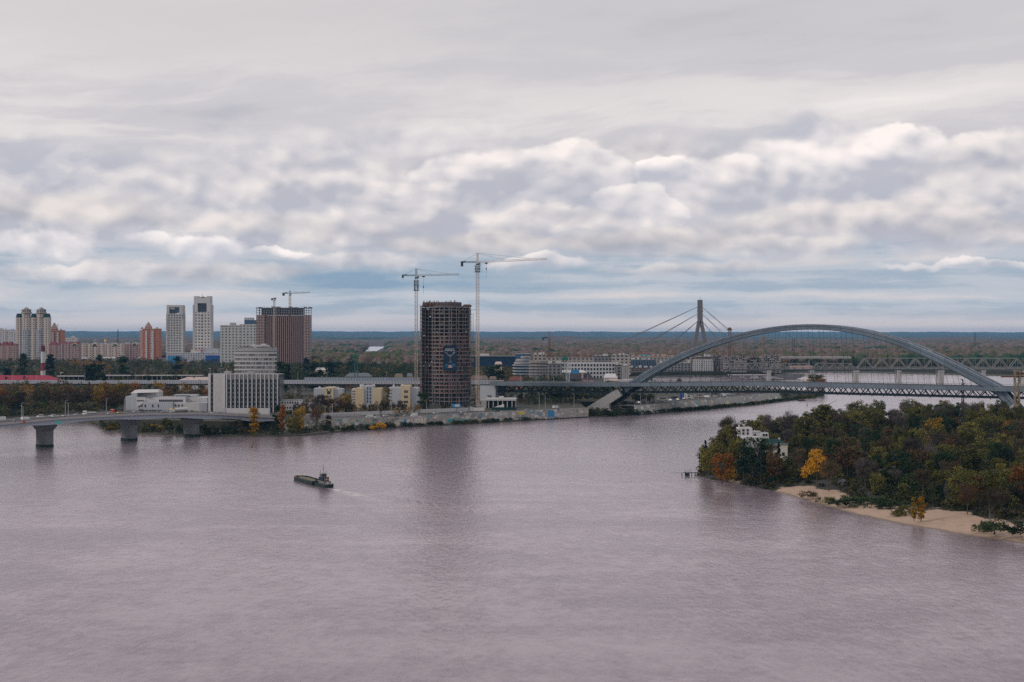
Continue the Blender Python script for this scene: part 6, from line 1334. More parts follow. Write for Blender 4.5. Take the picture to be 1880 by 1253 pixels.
def truck(label, loc, rz, L, cabc, load, m):
    r = thing('truck', label, 'truck', loc, rz); MB().box(-L, L*.55, -1.05, 1.05, .7, 1.05).build('chassis', 'crane_dark', r); side_profile('cab', [(L*.56, .6), (L, .6), (L, 1.5), (L-.35, 2.6), (L*.56, 2.7)], 2.3, paint(cabc), r); MB().box(L-.12, L+.03, -.95, .95, 1.55, 2.3).build('windscreen', 'glass_dark', r)
    if load == 'tank': MB().cyl((-L, 0, 2.15), (L*.5, 0, 2.15), 1.15, n=14).build('tank', m, r)
    elif load == 'flat': MB().box(-L, L*.5, -1.15, 1.15, 1.06, 1.75).build('bed', m, r)
    else: MB().box(-L, L*.5, -1.15, 1.15, 1.06, 2.6).build('bed', m, r)
    for x in (-L+.9, -L+2.1, L-.9):
        for y in (-.95, .95): MB().cyl((x, y-.15, .5), (x, y+.15, .5), .5, n=10).build('wheel', 'tyre', r)
    return r
q = on_bridge(164, -2); truck('white flatbed truck on the left road bridge heading towards the frame edge', q[:3], q[3]+pi, 4.6, W_, 'flat', 'white')
q = on_bridge(214, -4); truck('red cab truck with dark load on the bridge above the middle pier', q[:3], q[3]+pi, 4.2, (.5, .06, .03), 'box', 'crane_dark')
q = on_bridge(328, 3.5); r_ = truck('white tanker truck with round tank and yellow cab roof on the left road bridge', q[:3], q[3]+pi, 7.0, W_, 'tank', 'white'); MB().box(3.9, 6.2, -1.0, 1.0, 2.72, 3.35).build('cab_roof', paint((.6, .35, .02)), r_)

# ---------------------------------------------------------------- barge and tug
hd = math.atan2(687-643, -104.4+81.6); bd = Vector((cos(hd), sin(hd))); BS = .72; tx, ty = -82.6+bd.x*8.8*BS, 642+bd.y*8.8*BS
def ring_at(pts, z, sc_=1.0): return [(x*sc_, y*sc_, z) for x, y in pts]
def hull(name, P, z0_, z1_, m, parent, sc_=.9):
    b = MB(); n = len(P); b._q([(x*sc_+ (0), y*sc_, z0_) for x, y in P]+[(x, y, z1_) for x, y in P], [tuple(range(n))[::-1], tuple(range(n, 2*n))]+[(i, (i+1) % n, n+(i+1) % n, n+i) for i in range(n)]); return b.build(name, m, parent)
br = thing('barge', 'long dark cargo barge loaded with sand pushed by a tug on the open river', 'barge', (tx+bd.x*31.3*BS, ty+bd.y*31.3*BS, 0), hd); br.scale = (BS, BS*.92, BS)
hull('hull', [(-20.5, -5.4), (15, -5.4), (20.5, -3.6), (22, 0), (20.5, 3.6), (15, 5.4), (-20.5, 5.4)], -.6, 1.7, 'hull', br, .97)
b = MB()
for a, c in (((-19, -4.6), (14, -4.6)), ((14, -4.6), (17.5, -2.6)), ((17.5, -2.6), (17.5, 2.6)), ((17.5, 2.6), (14, 4.6)), ((14, 4.6), (-19, 4.6)), ((-19, 4.6), (-19, -4.6))): b.bar((*a, 2.2), (*c, 2.2), .25, 1.0)
b.build('coaming', 'hull', br); b = MB(); gx = np.linspace(-18.8, 17, 37); gy = np.linspace(-4.4, 4.4, 10); rr = random.Random(8)
vs = [(x, y*(1 if x < 14 else .65), 1.75+.75*(1-abs(y)/4.4)**.5*(.75+.35*sin(x*.9+1))+rr.uniform(-.12, .12)) for x in gx for y in gy]; b._q(vs, [(i*10+j, i*10+j+1, (i+1)*10+j+1, (i+1)*10+j) for i in range(36) for j in range(9)]); b.build('cargo', 'sand_cargo', br)
b = MB()
for x, y in ((18.5, -2), (18.8, 0), (18.5, 2), (16.5, 4), (13, 4.9), (10, 4.9), (19.8, 1.2)): b.box(x-.5, x+.5, y-.3, y+.3, 1.7, 2.9)
b.build('bow_gear', 'rust', br); b = MB()
for x in np.arange(-20, 16, 2.5): b.bar((x, -5.3, 1.7), (x, -5.3, 2.5), .09); b.bar((x, 5.3, 1.7), (x, 5.3, 2.5), .09)
b.bar((-20, -5.3, 2.5), (15, -5.3, 2.5), .08).bar((-20, 5.3, 2.5), (15, 5.3, 2.5), .08); b.build('railing', 'roof_grey', br)
tg = thing('tugboat', 'small dark tugboat with tall wheelhouse and masts pushing the barge', 'boat', (tx, ty, 0), hd); tg.scale = (BS, BS*.92, BS)
hull('hull', [(-7.5, -3.4), (9.8, -3.9), (10.2, -2.5), (10.2, 2.5), (9.8, 3.9), (-7.5, 3.4), (-8.8, 1.8), (-8.8, -1.8)], -.6, 1.6, 'hull', tg, .94)
b = MB(); 
for a, c in (((-7.5, -3.3), (9.6, -3.8)), ((-7.5, 3.3), (9.6, 3.8)), ((-7.5, 3.3), (-8.7, 1.8)), ((-8.7, 1.8), (-8.7, -1.8)), ((-8.7, -1.8), (-7.5, -3.3))): b.bar((*a, 1.9), (*c, 1.9), .18, .7)
b.build('bulwark', 'hull', tg); MB().box(-4.5, 6, -2.5, 2.5, 1.6, 3.8).build('deckhouse', 'concrete_dark', tg); MB().box(-1.5, 6.2, -2.2, 2.2, 3.81, 5.9).build('upper_house', 'navy', tg); wh = MB().box(1.5, 5.2, -1.7, 1.7, 5.91, 8.0).build('wheelhouse', 'grey_wall', tg)
MB().box(1.4, 5.3, -1.8, 1.8, 6.7, 7.5).build('window_band', 'glass_dark', wh); MB().box(1.1, 5.6, -2.0, 2.0, 8.01, 8.3).build('roof', 'roof_grey', wh); MB().box(-4.6, -4.51, -1.4, 1.2, 2.2, 3.4).build('aft_panel', 'white', tg); MB().box(-1.62, -1.51, -1.2, 1.2, 4.2, 5.3).build('aft_window', 'white', tg)
MB().cyl((-2.8, 1.3, 3.8), (-2.8, 1.3, 6.6), .5, n=10).build('funnel', 'rust', tg); MB().cyl((-2.8, -1.3, 3.8), (-2.8, -1.3, 6.4), .45, n=10).build('funnel', 'rust', tg); b = MB(); b.bar((3, 0, 8.3), (3, 0, 13.5), .16).bar((3, -1.4, 11.2), (3, 1.4, 11.2), .12).bar((4.8, 1.4, 8.3), (4.8, 1.4, 10.2), .12).bar((1.8, -1.4, 8.3), (1.8, -1.4, 10), .12).bar((-6.5, 0, 1.6), (-6.5, 0, 5.8), .15); b.build('mast', 'crane_dark', tg)
b = MB(); b.bar((9.2, -3, 1.6), (9.2, -3, 4.2), .8).bar((9.2, 3, 1.6), (9.2, 3, 4.2), .8); b.build('push_knee', 'hull', tg); b = MB()
for x, y in ((-6, -2), (-5.4, 1.6), (-7.2, .6)): b.box(x-.5, x+.5, y-.4, y+.4, 1.6, 2.5)
b.build('stern_gear', 'concrete', tg)
fo = MB(); rr = random.Random(6)
for i in range(60):
    k = rr.random()**1.6*26; a = Vector((tx, ty))-bd*(8.7*BS+k*.8); o = Vector((bd.y, -bd.x))*rr.uniform(-1, 1)*(2+k*.14); c = a+o; L_, w_ = rr.uniform(.3, 1.4), rr.uniform(.1, .35); fo.quad((c.x-L_, c.y, .03), (c.x, c.y-w_, .03), (c.x+L_, c.y, .03), (c.x, c.y+w_, .03))
tag(fo.build('wake_foam', 'white'), 'white churned foam trailing behind the tug', 'foam', kind='stuff')
# channel markers, jetty, buoys
for px, row, h, lab in ((463, 822, 2.6, 'tiny dark channel stake standing alone in the water right of the left bridge'), (1675, 748, 6.0, 'thin navigation pole in the channel beyond the island trees'), (1482, 745, 4.0, 'thin channel pole beyond the left island trees')):
    x, y = gp(px, row); r = thing('channel_marker', lab, 'marker', (x, y, 0)); MB().cyl((0, 0, -.5), (0, 0, h), .14, n=6).build('pole', 'crane_dark', r); MB().cyl((0, 0, -.2), (0, 0, .5), .5, n=8).build('float', 'crane_dark', r)
x, y = gp(1482, 736.5); r = thing('small_boat', 'tiny dark boat near the wooded spit tip', 'boat', (x-6, y, 0)); hull('hull', [(-4, -1.2), (3, -1.2), (4.5, 0), (3, 1.2), (-4, 1.2)], -.2, .9, 'hull', r); MB().box(-2, 1, -.8, .8, .9, 2.2).build('cabin', 'rust', r)
x, y = gp(1262, 874); s = y/F; r = thing('mooring_block', 'small dark concrete mooring block in the water left of the jetty', 'mooring', (x, y, 0)); MB().box(-1.0, 1.0, -.8, .8, -.5, 1.5).build('block', 'hull', r); MB().bar((-1, -.7, 1.5), (-1, -.7, 2.3), .1).bar((1, -.7, 1.5), (1, -.7, 2.3), .1).bar((-1, -.7, 2.3), (1, -.7, 2.3), .1).build('railing', 'crane_dark', r)
r = thing('jetty', 'small dark timber jetty on posts at the island tip', 'jetty', (*gp(1280, 874), 0)); b = MB()
for i in range(6): b.bar((-1.6*i+.5, 0, -.6), (-1.6*i+.5, 0, 1.4), .35)
b.build('posts', 'hull', r)['kind'] = 'stuff'; MB().box(-6.6, 1.2, -.6, .8, 1.41, 1.75).build('deck', 'concrete_dark', r); MB().bar((-6, 0, 1.75), (-6, 0, 3), .12).bar((-3, 0, 1.75), (-3, 0, 3.2), .12).bar((-6, 0, 2.9), (-3, 0, 3), .08).build('railing', 'crane_dark', r); MB().bar((-6.6, 0, 1.6), (-13.5, 0, 1.4), .12).build('cable', 'crane_dark', r)

# ---------------------------------------------------------------- white villa on the island
Y = 742; z0 = 2.9; r = thing('villa', 'cream two part villa with dark green roof and stepped white upper wing among island trees', 'villa', (PX(1400, Y), Y, z0)); s = Y/F; z = lambda row: ZR(row, Y)-z0; X = lambda px: (px-1400)*s
FOOT.append((1358, 1448, Y-9, Y+16)); mm('villa_wall', (0.60, 0.555, 0.46), var=.06)
box('wall', 'villa_wall', r, X(1400.5), X(1446), 0, 10, 0, z(816)); q = MB(); q.prism([(X(1400), -.6), (X(1447.5), -.6), (X(1447.5), 10.6), (X(1391), 10.6), (X(1391), 2)], z(815.9), z(807.5), [(X(1405), 3.5), (X(1432), 3.5), (X(1432), 6.5), (X(1405), 6.5)]); q.build('roof', 'roof_green', r)
box('cornice', 'white', r, X(1400), X(1447), -.4, -.02, z(816.4), z(815)); 
for xa in (1411.5, 1424.5): w = MB().box(X(xa-2.6), X(xa+2.6), -.14, -.03, z(826), z(818.5)).build('window', 'glass_dark', r); MB().box(X(xa-3.1), X(xa-2.65), -.2, -.03, z(826.5), z(818)).box(X(xa+2.65), X(xa+3.1), -.2, -.03, z(826.5), z(818)).box(X(xa-.2), X(xa+.2), -.22, -.15, z(826), z(818.5)).build('frame', 'white', w)
windows(r, [X(1411.5), X(1424.5), X(1438)], [z(834)], -.08, 1.3, 1.7); box('chimney', 'white', r, X(1432), X(1435), 4, 5, z(812), z(805.5))
box('wall', 'white', r, X(1352), X(1366.5), 2, 12, 0, z(812)); q = MB(); q.prism([(X(1350), 1.4), (X(1369), 1.4), (X(1369), 13), (X(1350), 13)], z(811.9), z(807), [(X(1356), 6), (X(1368), 6), (X(1368), 9), (X(1356), 9)]); q.build('roof', 'roof_green', r)
for k_ in range(4): MB().cyl((X(1353+3.6*k_), .9, 0), (X(1353+3.6*k_), .9, z(812.2)), .3, n=8).build('column', 'white', r)
box('wall', 'white', r, X(1362.5), X(1388), 11, 20, 0, z(789)); box('wall', 'white', r, X(1388.02), X(1403), 11.5, 20, 0, z(796)); box('wall', 'white', r, X(1403.02), X(1418.5), 11, 19, 0, z(799)); box('wall', 'white', r, X(1366.55), X(1400), 4, 10.9, 0, z(804))
q = MB(); rr = random.Random(3)
for a, b_, zz in ((1362.5, 1388, 789), (1388, 1403, 796), (1403, 1418.5, 799)):
    k = a
    while k < b_-1: q.box(X(k), X(k+1.0), 11.1, 11.4, z(zz), z(zz)+.7+(.5 if rr.random() < .3 else 0)); k += 1.9
q.build('balustrade', 'white', r); box('chimney', 'white', r, X(1364), X(1366.3), 14, 15, z(789), z(783.5)); windows(r, [X(1371), X(1379)], [z(793), z(799)], 10.92, 1.1, 1.2); windows(r, [X(1393), X(1409), X(1414)], [z(801.5)], 10.9, 1.0, 1.1)
box('terrace', 'white', r, X(1343), X(1352), 3, 9, 0, z(832))
# wooden sheds and deck glimpsed between the island trees
for k_, (px, row, w, h, m, lab) in enumerate(((1630, 871, 8, 3.0, 'crane_dark', 'dark timber shed with lit roof edge deep among the island trees'), (1600, 872, 5, 2.2, 'concrete', 'small grey hut left of the dark timber shed on the island'), (1660, 869, 7, 1.5, 'concrete', 'low grey fence deck right of the dark timber shed'), (1546, 890, 3, 1.4, 'white', 'tiny white box near the beach start under the trees'))):
    x, y = gp(px, row, 3); r = thing('shed', lab, 'shed', (x, y, 2.8)); MB().box(-w/2, w/2, 0, 4, 0, h).build('wall', m, r); MB().prism([(-w/2-.4, -.5), (w/2+.4, -.5), (w/2+.4, 4.5), (-w/2-.4, 4.5)], h+.01, h+.9, [(-w/2, 1.6), (w/2, 1.6), (w/2, 2.4), (-w/2, 2.4)]).build('roof', 'concrete_dark', r); FOOT.append((px-4, px+4, y-9, y+5))
# person-sized post on the beach
x, y = gp(1825, 985); r = thing('beach_post', 'small dark stump on the sand near the waterline at right', 'stump', (x, y, .3)); MB().cyl((0, 0, -.3), (.2, 0, 1.3), .4, .25, 7).build('stump', 'hull', r)
# ---------------------------------------------------------------- trees
def leaf_mat(name, c, c2, var=0.5):
    m = bpy.data.materials.new(name); m.use_nodes = True; t = NT(m.node_tree); b = t.n['Principled BSDF']
    a = t.new('ShaderNodeAttribute', attribute_name='tint').outputs['Fac']; ob = t.new('ShaderNodeObjectInfo').outputs['Random']
    x = t.mix(t.m('ADD', t.mul(a, 0.7), t.mul(t.sub(ob, 0.5), 0.7), clamp=True), c, c2)
    k = t.add(1-var*.5, t.mul(t.m('FRACT', t.mul(ob, 7.31)), var)); sc_ = t.new('ShaderNodeVectorMath', operation='SCALE'); t.put(sc_.inputs[0], x); t.put(sc_.inputs['Scale'], k)
    t.l.new(sc_.outputs[0], b.inputs['Base Color']); b.inputs['Roughness'].default_value = .75; b.inputs['Specular IOR Level'].default_value = .15
    return m
LM = dict(dark=leaf_mat('leaf_dark', (0.012, 0.026, 0.010), (0.04, 0.065, 0.02)), olive=leaf_mat('leaf_olive', (0.052, 0.055, 0.013), (0.175, 0.148, 0.03)),
          yellow=leaf_mat('leaf_yellow', (0.17, 0.11, 0.012), (0.42, 0.24, 0.02)), orange=leaf_mat('leaf_orange', (0.16, 0.06, 0.012), (0.36, 0.14, 0.02)),
          rust=leaf_mat('leaf_rust', (0.055, 0.034, 0.018), (0.14, 0.072, 0.03)), brown=leaf_mat('leaf_brown', (0.045, 0.034, 0.02), (0.11, 0.075, 0.035)),
          bare=leaf_mat('twigs_bare', (0.06, 0.048, 0.042), (0.15, 0.12, 0.105)), pine=leaf_mat('needles_dark', (0.008, 0.02, 0.016), (0.022, 0.04, 0.028)), gold=leaf_mat('leaf_gold', (0.30, 0.14, 0.010), (0.60, 0.31, 0.015)))
def quads_mesh(name, cen, size, tint, rng, m, flat=0.0, elong=1.0):
    n = len(cen); a = rng.normal(size=(n, 3)); a /= np.linalg.norm(a, axis=1)[:, None]; b_ = rng.normal(size=(n, 3)); b_ -= (b_*a).sum(1)[:, None]*a; b_ /= np.linalg.norm(b_, axis=1)[:, None]
    if elong > 1: a[:, 2] = np.abs(a[:, 2])*2.0; a /= np.linalg.norm(a, axis=1)[:, None]
    s1 = size[:, None]*elong; s2 = size[:, None]*(1.0 if elong == 1 else 1.0)
    P = np.stack([cen-a*s1, cen-b_*s2*.8, cen+a*s1, cen+b_*s2*.8], 1).reshape(-1, 3)
    me = bpy.data.meshes.new(name); me.vertices.add(4*n); me.vertices.foreach_set('co', P.astype(np.float32).ravel()); me.loops.add(4*n); me.loops.foreach_set('vertex_index', np.arange(4*n, dtype=np.int32))
    me.polygons.add(n); me.polygons.foreach_set('loop_start', np.arange(0, 4*n, 4, dtype=np.int32)); me.update(calc_edges=True)
    at = me.attributes.new('tint', 'FLOAT', 'FACE'); at.data.foreach_set('value', tint.astype(np.float32)); me.materials.append(m); return me
def trunk_mesh(rng, h, lean, spread, kind, m):
    b = MB(); top = Vector((lean*rng.uniform(-1, 1), lean*rng.uniform(-1, 1), h*(.96 if kind in ('conifer', 'poplar') else .62)))
    r0 = (.016*h+.05)*(.35 if kind == 'bush' else .85); b.cyl((0, 0, -.4), tuple(top*.5+Vector((rng.uniform(-.2, .2), 0, 0))), r0, r0*.7, 6, False); b.cyl(tuple(top*.5), tuple(top), r0*.7, r0*.25, 5, False)
    if kind not in ('conifer',):
        for k in range(7 if kind != 'bare' else 16):
            f = rng.uniform(.3, 1.0); a = rng.uniform(0, 2*pi); L = spread*rng.uniform(.55, 1.0); st = top*f; e = st+Vector((cos(a)*L*.75, sin(a)*L*.75, L*rng.uniform(.5, 1.2)))
            b.cyl(tuple(st), tuple(e), r0*.38, r0*.1, 4, False)
            if kind == 'bare':
                for _ in range(3): a2 = a+rng.uniform(-1, 1); s2 = st.lerp(e, rng.uniform(.3, .9)); b.cyl(tuple(s2), tuple(s2+Vector((cos(a2)*L*.4, sin(a2)*L*.4, L*.5))), r0*.16, r0*.05, 3, False)
    me = bpy.data.meshes.new('trunk'); me.from_pydata(b.v, [], b.f); me.materials.append(m); return me
def crown_pts(kind, h, seed, n_leaf):
    rng = np.random.RandomState(seed)
    if kind == 'round':
        nc = 36; th = rng.uniform(0, 2*pi, nc); u = rng.uniform(-1, 1, nc); rr_ = rng.uniform(.35, 1.0, nc)**.6
        cc = np.stack([np.cos(th)*np.sqrt(1-u*u*.8)*rr_*h*.29, np.sin(th)*np.sqrt(1-u*u*.8)*rr_*h*.29, h*.52+u*rr_*h*.40], 1); cr = rng.uniform(.07, .135, nc)*h
    elif kind == 'broad':
        nc = 40; th = rng.uniform(0, 2*pi, nc); rad = np.sqrt(rng.uniform(0, 1, nc))*h*.38; cc = np.stack([np.cos(th)*rad, np.sin(th)*rad, h*(.22+.62*(1-(rad/(h*.42))**2)*rng.uniform(.3, 1.05, nc))], 1); cr = rng.uniform(.07, .12, nc)*h
    elif kind == 'poplar':
        nc = 26; z_ = rng.uniform(.1, .97, nc); rad = h*.12*np.sin(np.clip(z_, .05, 1)*pi)**.6*rng.uniform(.2, 1, nc); th = rng.uniform(0, 2*pi, nc); cc = np.stack([np.cos(th)*rad, np.sin(th)*rad, z_*h], 1); cr = rng.uniform(.05, .085, nc)*h
    elif kind == 'conifer':
        nc = 40; z_ = rng.uniform(.08, .97, nc)**.85; rad = h*.21*(1-z_)*rng.uniform(.5, 1, nc); th = rng.uniform(0, 2*pi, nc); cc = np.stack([np.cos(th)*rad, np.sin(th)*rad, z_*h], 1); cr = h*.055*(1.25-z_)
    elif kind == 'bush':
        nc = 18; th = rng.uniform(0, 2*pi, nc); rad = np.sqrt(rng.uniform(0, 1, nc))*h*.75; cc = np.stack([np.cos(th)*rad, np.sin(th)*rad, h*rng.uniform(.15, .8, nc)*(1-.4*(rad/(h*.8))**2)], 1); cr = rng.uniform(.16, .27, nc)*h
    else:  # bare
        nc = 40; th = rng.uniform(0, 2*pi, nc); u = rng.uniform(-.8, 1, nc); rr_ = rng.uniform(.5, 1.0, nc); cc = np.stack([np.cos(th)*np.sqrt(1-u*u)*rr_*h*.27, np.sin(th)*np.sqrt(1-u*u)*rr_*h*.27, h*.62+u*rr_*h*.34], 1); cr = rng.uniform(.07, .13, nc)*h
    per = n_leaf//nc; d = rng.normal(size=(nc*per, 3)); d /= np.linalg.norm(d, axis=1)[:, None]; rr_ = rng.uniform(.35, 1.08, nc*per); idx = np.repeat(np.arange(nc), per)
    P = cc[idx]+d*(cr[idx]*rr_)[:, None]*np.array([1.15, 1.15, .85]); tint = np.clip(rng.uniform(.2, .8, nc)[idx]+rng.uniform(-.3, .3, nc*per), 0, 1)
    return P, tint, rng
mm('bark_grey', (0.13, 0.115, 0.105), var=.3, scale=1.0)
VAR = {}
def variant(kind, colr, seed):
    k = (kind, colr, seed)
    if k in VAR: return VAR[k]
    h = 12.0 if kind != 'bush' else 4.0; n = {'round': 2700, 'broad': 2700, 'poplar': 1700, 'conifer': 1900, 'bush': 1100, 'bare': 3200}[kind]
    P, tint, rng = crown_pts(kind, h, seed*17+len(kind), n)
    if kind == 'bare': cm = quads_mesh('crown', P, rng.uniform(.035, .06, len(P)), tint, rng, LM[colr], elong=13)
    else: cm = quads_mesh('crown', P, rng.uniform(.16, .34, len(P))*(1.0 if kind != 'bush' else .75), tint, rng, LM[colr])
    rr_ = random.Random(seed); tm = trunk_mesh(rr_, h, .5, h*.28, kind, M['birch'] if (kind == 'poplar' and colr == 'bare') else M['bark_grey'] if kind == 'bare' and seed % 2 else M['trunk'])
    VAR[k] = (cm, tm, h); return VAR[k]
def tree(kind, colr, seed, x, y, z, h, label, group=None, wide=1.0, name=None):
    cm, tm, h0 = variant(kind, colr, seed); s = h/h0
    nm = name or {'round': 'broadleaf_tree', 'broad': 'spreading_tree', 'poplar': 'poplar_tree', 'conifer': 'conifer_tree', 'bush': 'bush', 'bare': 'leafless_tree'}[kind]
    r = thing(nm, label, 'bush' if kind == 'bush' else 'tree', (x, y, z), random.Random(int(x*13+y*7)).uniform(0, 6.28), group); r.scale = (s*wide, s*wide, s)
    for n_, me in (('trunk' if kind != 'bush' else 'stem', tm), ('crown', cm)): o = bpy.data.objects.new(n_, me); col.objects.link(o); o.parent = r
    return r
CW = dict(dark='dark green', olive='olive green', yellow='yellow', orange='orange', rust='rust brown', brown='brownish', bare='grey leafless', pine='dark needled', gold='golden yellow')
KW = dict(round='round tree', broad='wide tree', poplar='slim tree', conifer='conifer', bush='bush', bare='bare tree')
def isl_z(d): return min(2.9, max(0, d*.11))
placed = []
def hero(kind, colr, px, top, base, label, z=2.8, seed=1, wide=1.0, name=None, group=None):
    Y = YG(base, z); h = ZR(top, Y)-z; x = PX(px, Y); placed.append((x, Y, h*.28*wide)); return tree(kind, colr, seed, x, Y, z-.1, h, label, group, wide, name)
# individually recognisable island trees
hero('broad', 'gold', 1500, 810, 893, 'large golden yellow tree with dense rounded crown, brightest on the island', wide=.72, seed=3)
hero('round', 'orange', 1326, 827, 886, 'glowing orange red tree near the left tip of the island', wide=1.15, seed=2); hero('round', 'olive', 1300, 812, 872, 'pale olive tree leaning over the water at the left island tip', seed=4, wide=.95)
hero('round', 'olive', 1338, 776, 850, 'tall thin crowned olive tree behind the left island tip', seed=5, wide=.7); hero('bare', 'brown', 1337, 757, 838, 'gaunt sparse tree rising highest at the left end of the island', seed=3, wide=.8); hero('round', 'brown', 1347, 783, 850, 'dense brown olive tree left of the villa', seed=6)
hero('round', 'olive', 1364, 767, 822, 'olive tree behind the white upper wing of the villa, left one', seed=7); hero('round', 'olive', 1388, 762, 818, 'tall yellowish olive tree behind the villa', seed=8, wide=1.1); hero('bare', 'bare', 1405, 756, 815, 'twiggy grey tree behind the villa at right', seed=1)
hero('conifer', 'pine', 1430, 812, 866, 'narrow dark spruce against the cream villa wall', seed=1, wide=.9); hero('round', 'dark', 1383, 796, 873, 'tall dark green tree standing in front of the villa middle', seed=9, wide=1.25); hero('round', 'rust', 1421, 826, 880, 'rust coloured round tree below the villa windows', seed=4, wide=1.0)
hero('conifer', 'pine', 1366, 806, 880, 'dark spruce before the left villa wing', seed=2, wide=1.2); hero('conifer', 'pine', 1396, 822, 885, 'broad dark spruce below the villa', seed=3, wide=1.2); hero('poplar', 'bare', 1393, 822, 876, 'thin pale birch trunk before the dark spruces', seed=5, wide=.6)
hero('bare', 'bare', 1445, 752, 815, 'airy dark leafless tree standing clear against the water right of the villa', seed=2, wide=.8); hero('round', 'olive', 1478, 753, 818, 'olive tree right of the airy leafless tree', seed=10); hero('poplar', 'olive', 1511, 743, 812, 'tall peaked olive tree above the golden tree', seed=2, wide=1.9)
hero('conifer', 'pine', 1295, 808, 866, 'dark conifer just behind the island tip', seed=4, wide=1.0, z=2.5); hero('bush', 'yellow', 1336, 856, 882, 'bright lime yellow bush at the waterline near the island tip', seed=3, z=1.0)
hero('poplar', 'gold', 1691, 907, 955, 'bright orange young poplar on the beach, taller of the pair', z=1.6, seed=4, wide=1.15); hero('poplar', 'yellow', 1678, 913, 955, 'yellow ochre young poplar on the beach, left of the taller orange one', z=1.6, seed=5, wide=1.0)
for i, (px, top, base, c, w, lab) in enumerate(((1563, 908, 927, 'dark', 1.3, 'leftmost dark green bush on the beach'), (1596, 905, 930, 'dark', 1.4, 'big dark bush at the top of the beach'), (1637, 914, 935, 'dark', 1.4, 'dark bush in the middle of the beach left of the orange poplars'), (1664, 926, 947, 'olive', 1.2, 'olive bush touching the yellow young poplar'),
        (1828, 954, 982, 'dark', 1.1, 'large dark bush on the beach near the right frame edge'), (1805, 957, 975, 'olive', 1.0, 'ragged low bush left of the large dark beach bush'), (1875, 953, 986, 'dark', 1.0, 'dark bush cut by the right frame edge'), (1746, 934, 946, 'olive', 1.3, 'small bush below the tall bare trees on the beach'), (1540, 915, 929, 'dark', 1.3, 'low dark shrub by the waterline left of the beach bushes'), (1515, 910, 922, 'olive', 1.2, 'small olive shrub at the beach start'), (1483, 902, 914, 'brown', 1.4, 'brown shrub near the left start of the beach'))):
    hero('bush', c, px, top-3, base, lab, z=1.0 if px < 1800 else 1.4, seed=i % 4+1, wide=w*1.15)
hero('bare', 'rust', 1776, 884, 945, 'tall thin rust twigged tree at the edge of the beach', seed=4); hero('bare', 'brown', 1818, 892, 955, 'bare brown tree above the large beach bush', seed=5, wide=1.1)
hero('round', 'olive', 1775, 868, 925, 'tall feathery olive tree right of the beach centre', seed=12, wide=1.0); hero('round', 'orange', 1872, 852, 915, 'orange tinted tree at the right frame edge', seed=5); hero('round', 'yellow', 1716, 760, 815, 'lime yellow tree in the middle of the island wood', seed=4, wide=1.2); hero('round', 'rust', 1850, 742, 790, 'reddish brown tree near the top right of the wood', seed=6); hero('round', 'orange', 1856, 770, 812, 'second reddish tree below the one at the top right of the wood', seed=7)
hero('round', 'brown', 1407, 806, 868, 'brown green tree between the dark spruces before the villa', seed=11, wide=.85); hero('round', 'olive', 1352, 800, 862, 'olive tree hiding the left villa wing', seed=12, wide=1.0); hero('bare', 'brown', 1522, 838, 900, 'brown twiggy tree right of the golden tree', seed=6); hero('round', 'rust', 1556, 812, 880, 'tall ochre brown tree right of the golden tree', seed=8, wide=1.1)
# the rest of the island wood
rr = random.Random(101); cand = 0; trees_i = []
ix = [p[0] for p in ISL]; iy = [p[1] for p in ISL]
def dist_front(x, y): return float(edge_dist(ISL_F, np.array([x]), np.array([y]), False)[0])
def in_isl(x, y): return bool(inside(ISL, np.array([x]), np.array([y]))[0])
tries = 0
while len(trees_i) < 262 and tries < 30000:
    tries += 1; px = rr.uniform(1284, 1915); Y = rr.uniform(520, 1085)
    x = PX(px, Y)
    if not in_isl(x, Y): continue
    df = dist_front(x, Y); row = HR+(H-3)*F/Y
    beach = px > 1420
    need = float(np.interp(px, BWX, BWY))+2 if beach else 3
    if df < need: continue
    d_all = float(edge_dist(ISL, np.array([x]), np.array([Y]))[0])
    if d_all < 2: continue
    if any(a-4 < px < b+4 and c-4 < Y < d for a, b, c, d in FOOT): continue
    h = (rr.uniform(15, 20.5) if Y > 930 and px > 1500 else rr.uniform(12, 18) if Y > 840 and px > 1540 else rr.uniform(9.5, 16.5)) if df > 14 else rr.uniform(5, 9)
    if px < 1480: h *= .82
    if 1352 < px < 1452 and Y < 742: h = min(h, 5.2)
    top_row = HR+(H-3-h)*F/Y
    lim = float(np.interp(px, [1280, 1300, 1340, 1380, 1420, 1440, 1500, 1560, 1700, 1800, 1900], [832, 808, 770, 764, 770, 758, 744, 730, 729, 733, 727]))
    if top_row < lim: h = max(5, (H-3)-(lim-HR)*Y/F)
    rad = h*.27
    if any((x-a)**2+(Y-b)**2 < (0.66*(rad+c))**2 for a, b, c in placed): continue
    placed.append((x, Y, rad)); trees_i.append((x, Y, px, df, h))
zones = [(1350, 'by the left island tip'), (1450, 'around the villa'), (1560, 'near the golden tree'), (1680, 'above the left beach'), (1800, 'above the right beach'), (2000, 'by the right frame edge')]
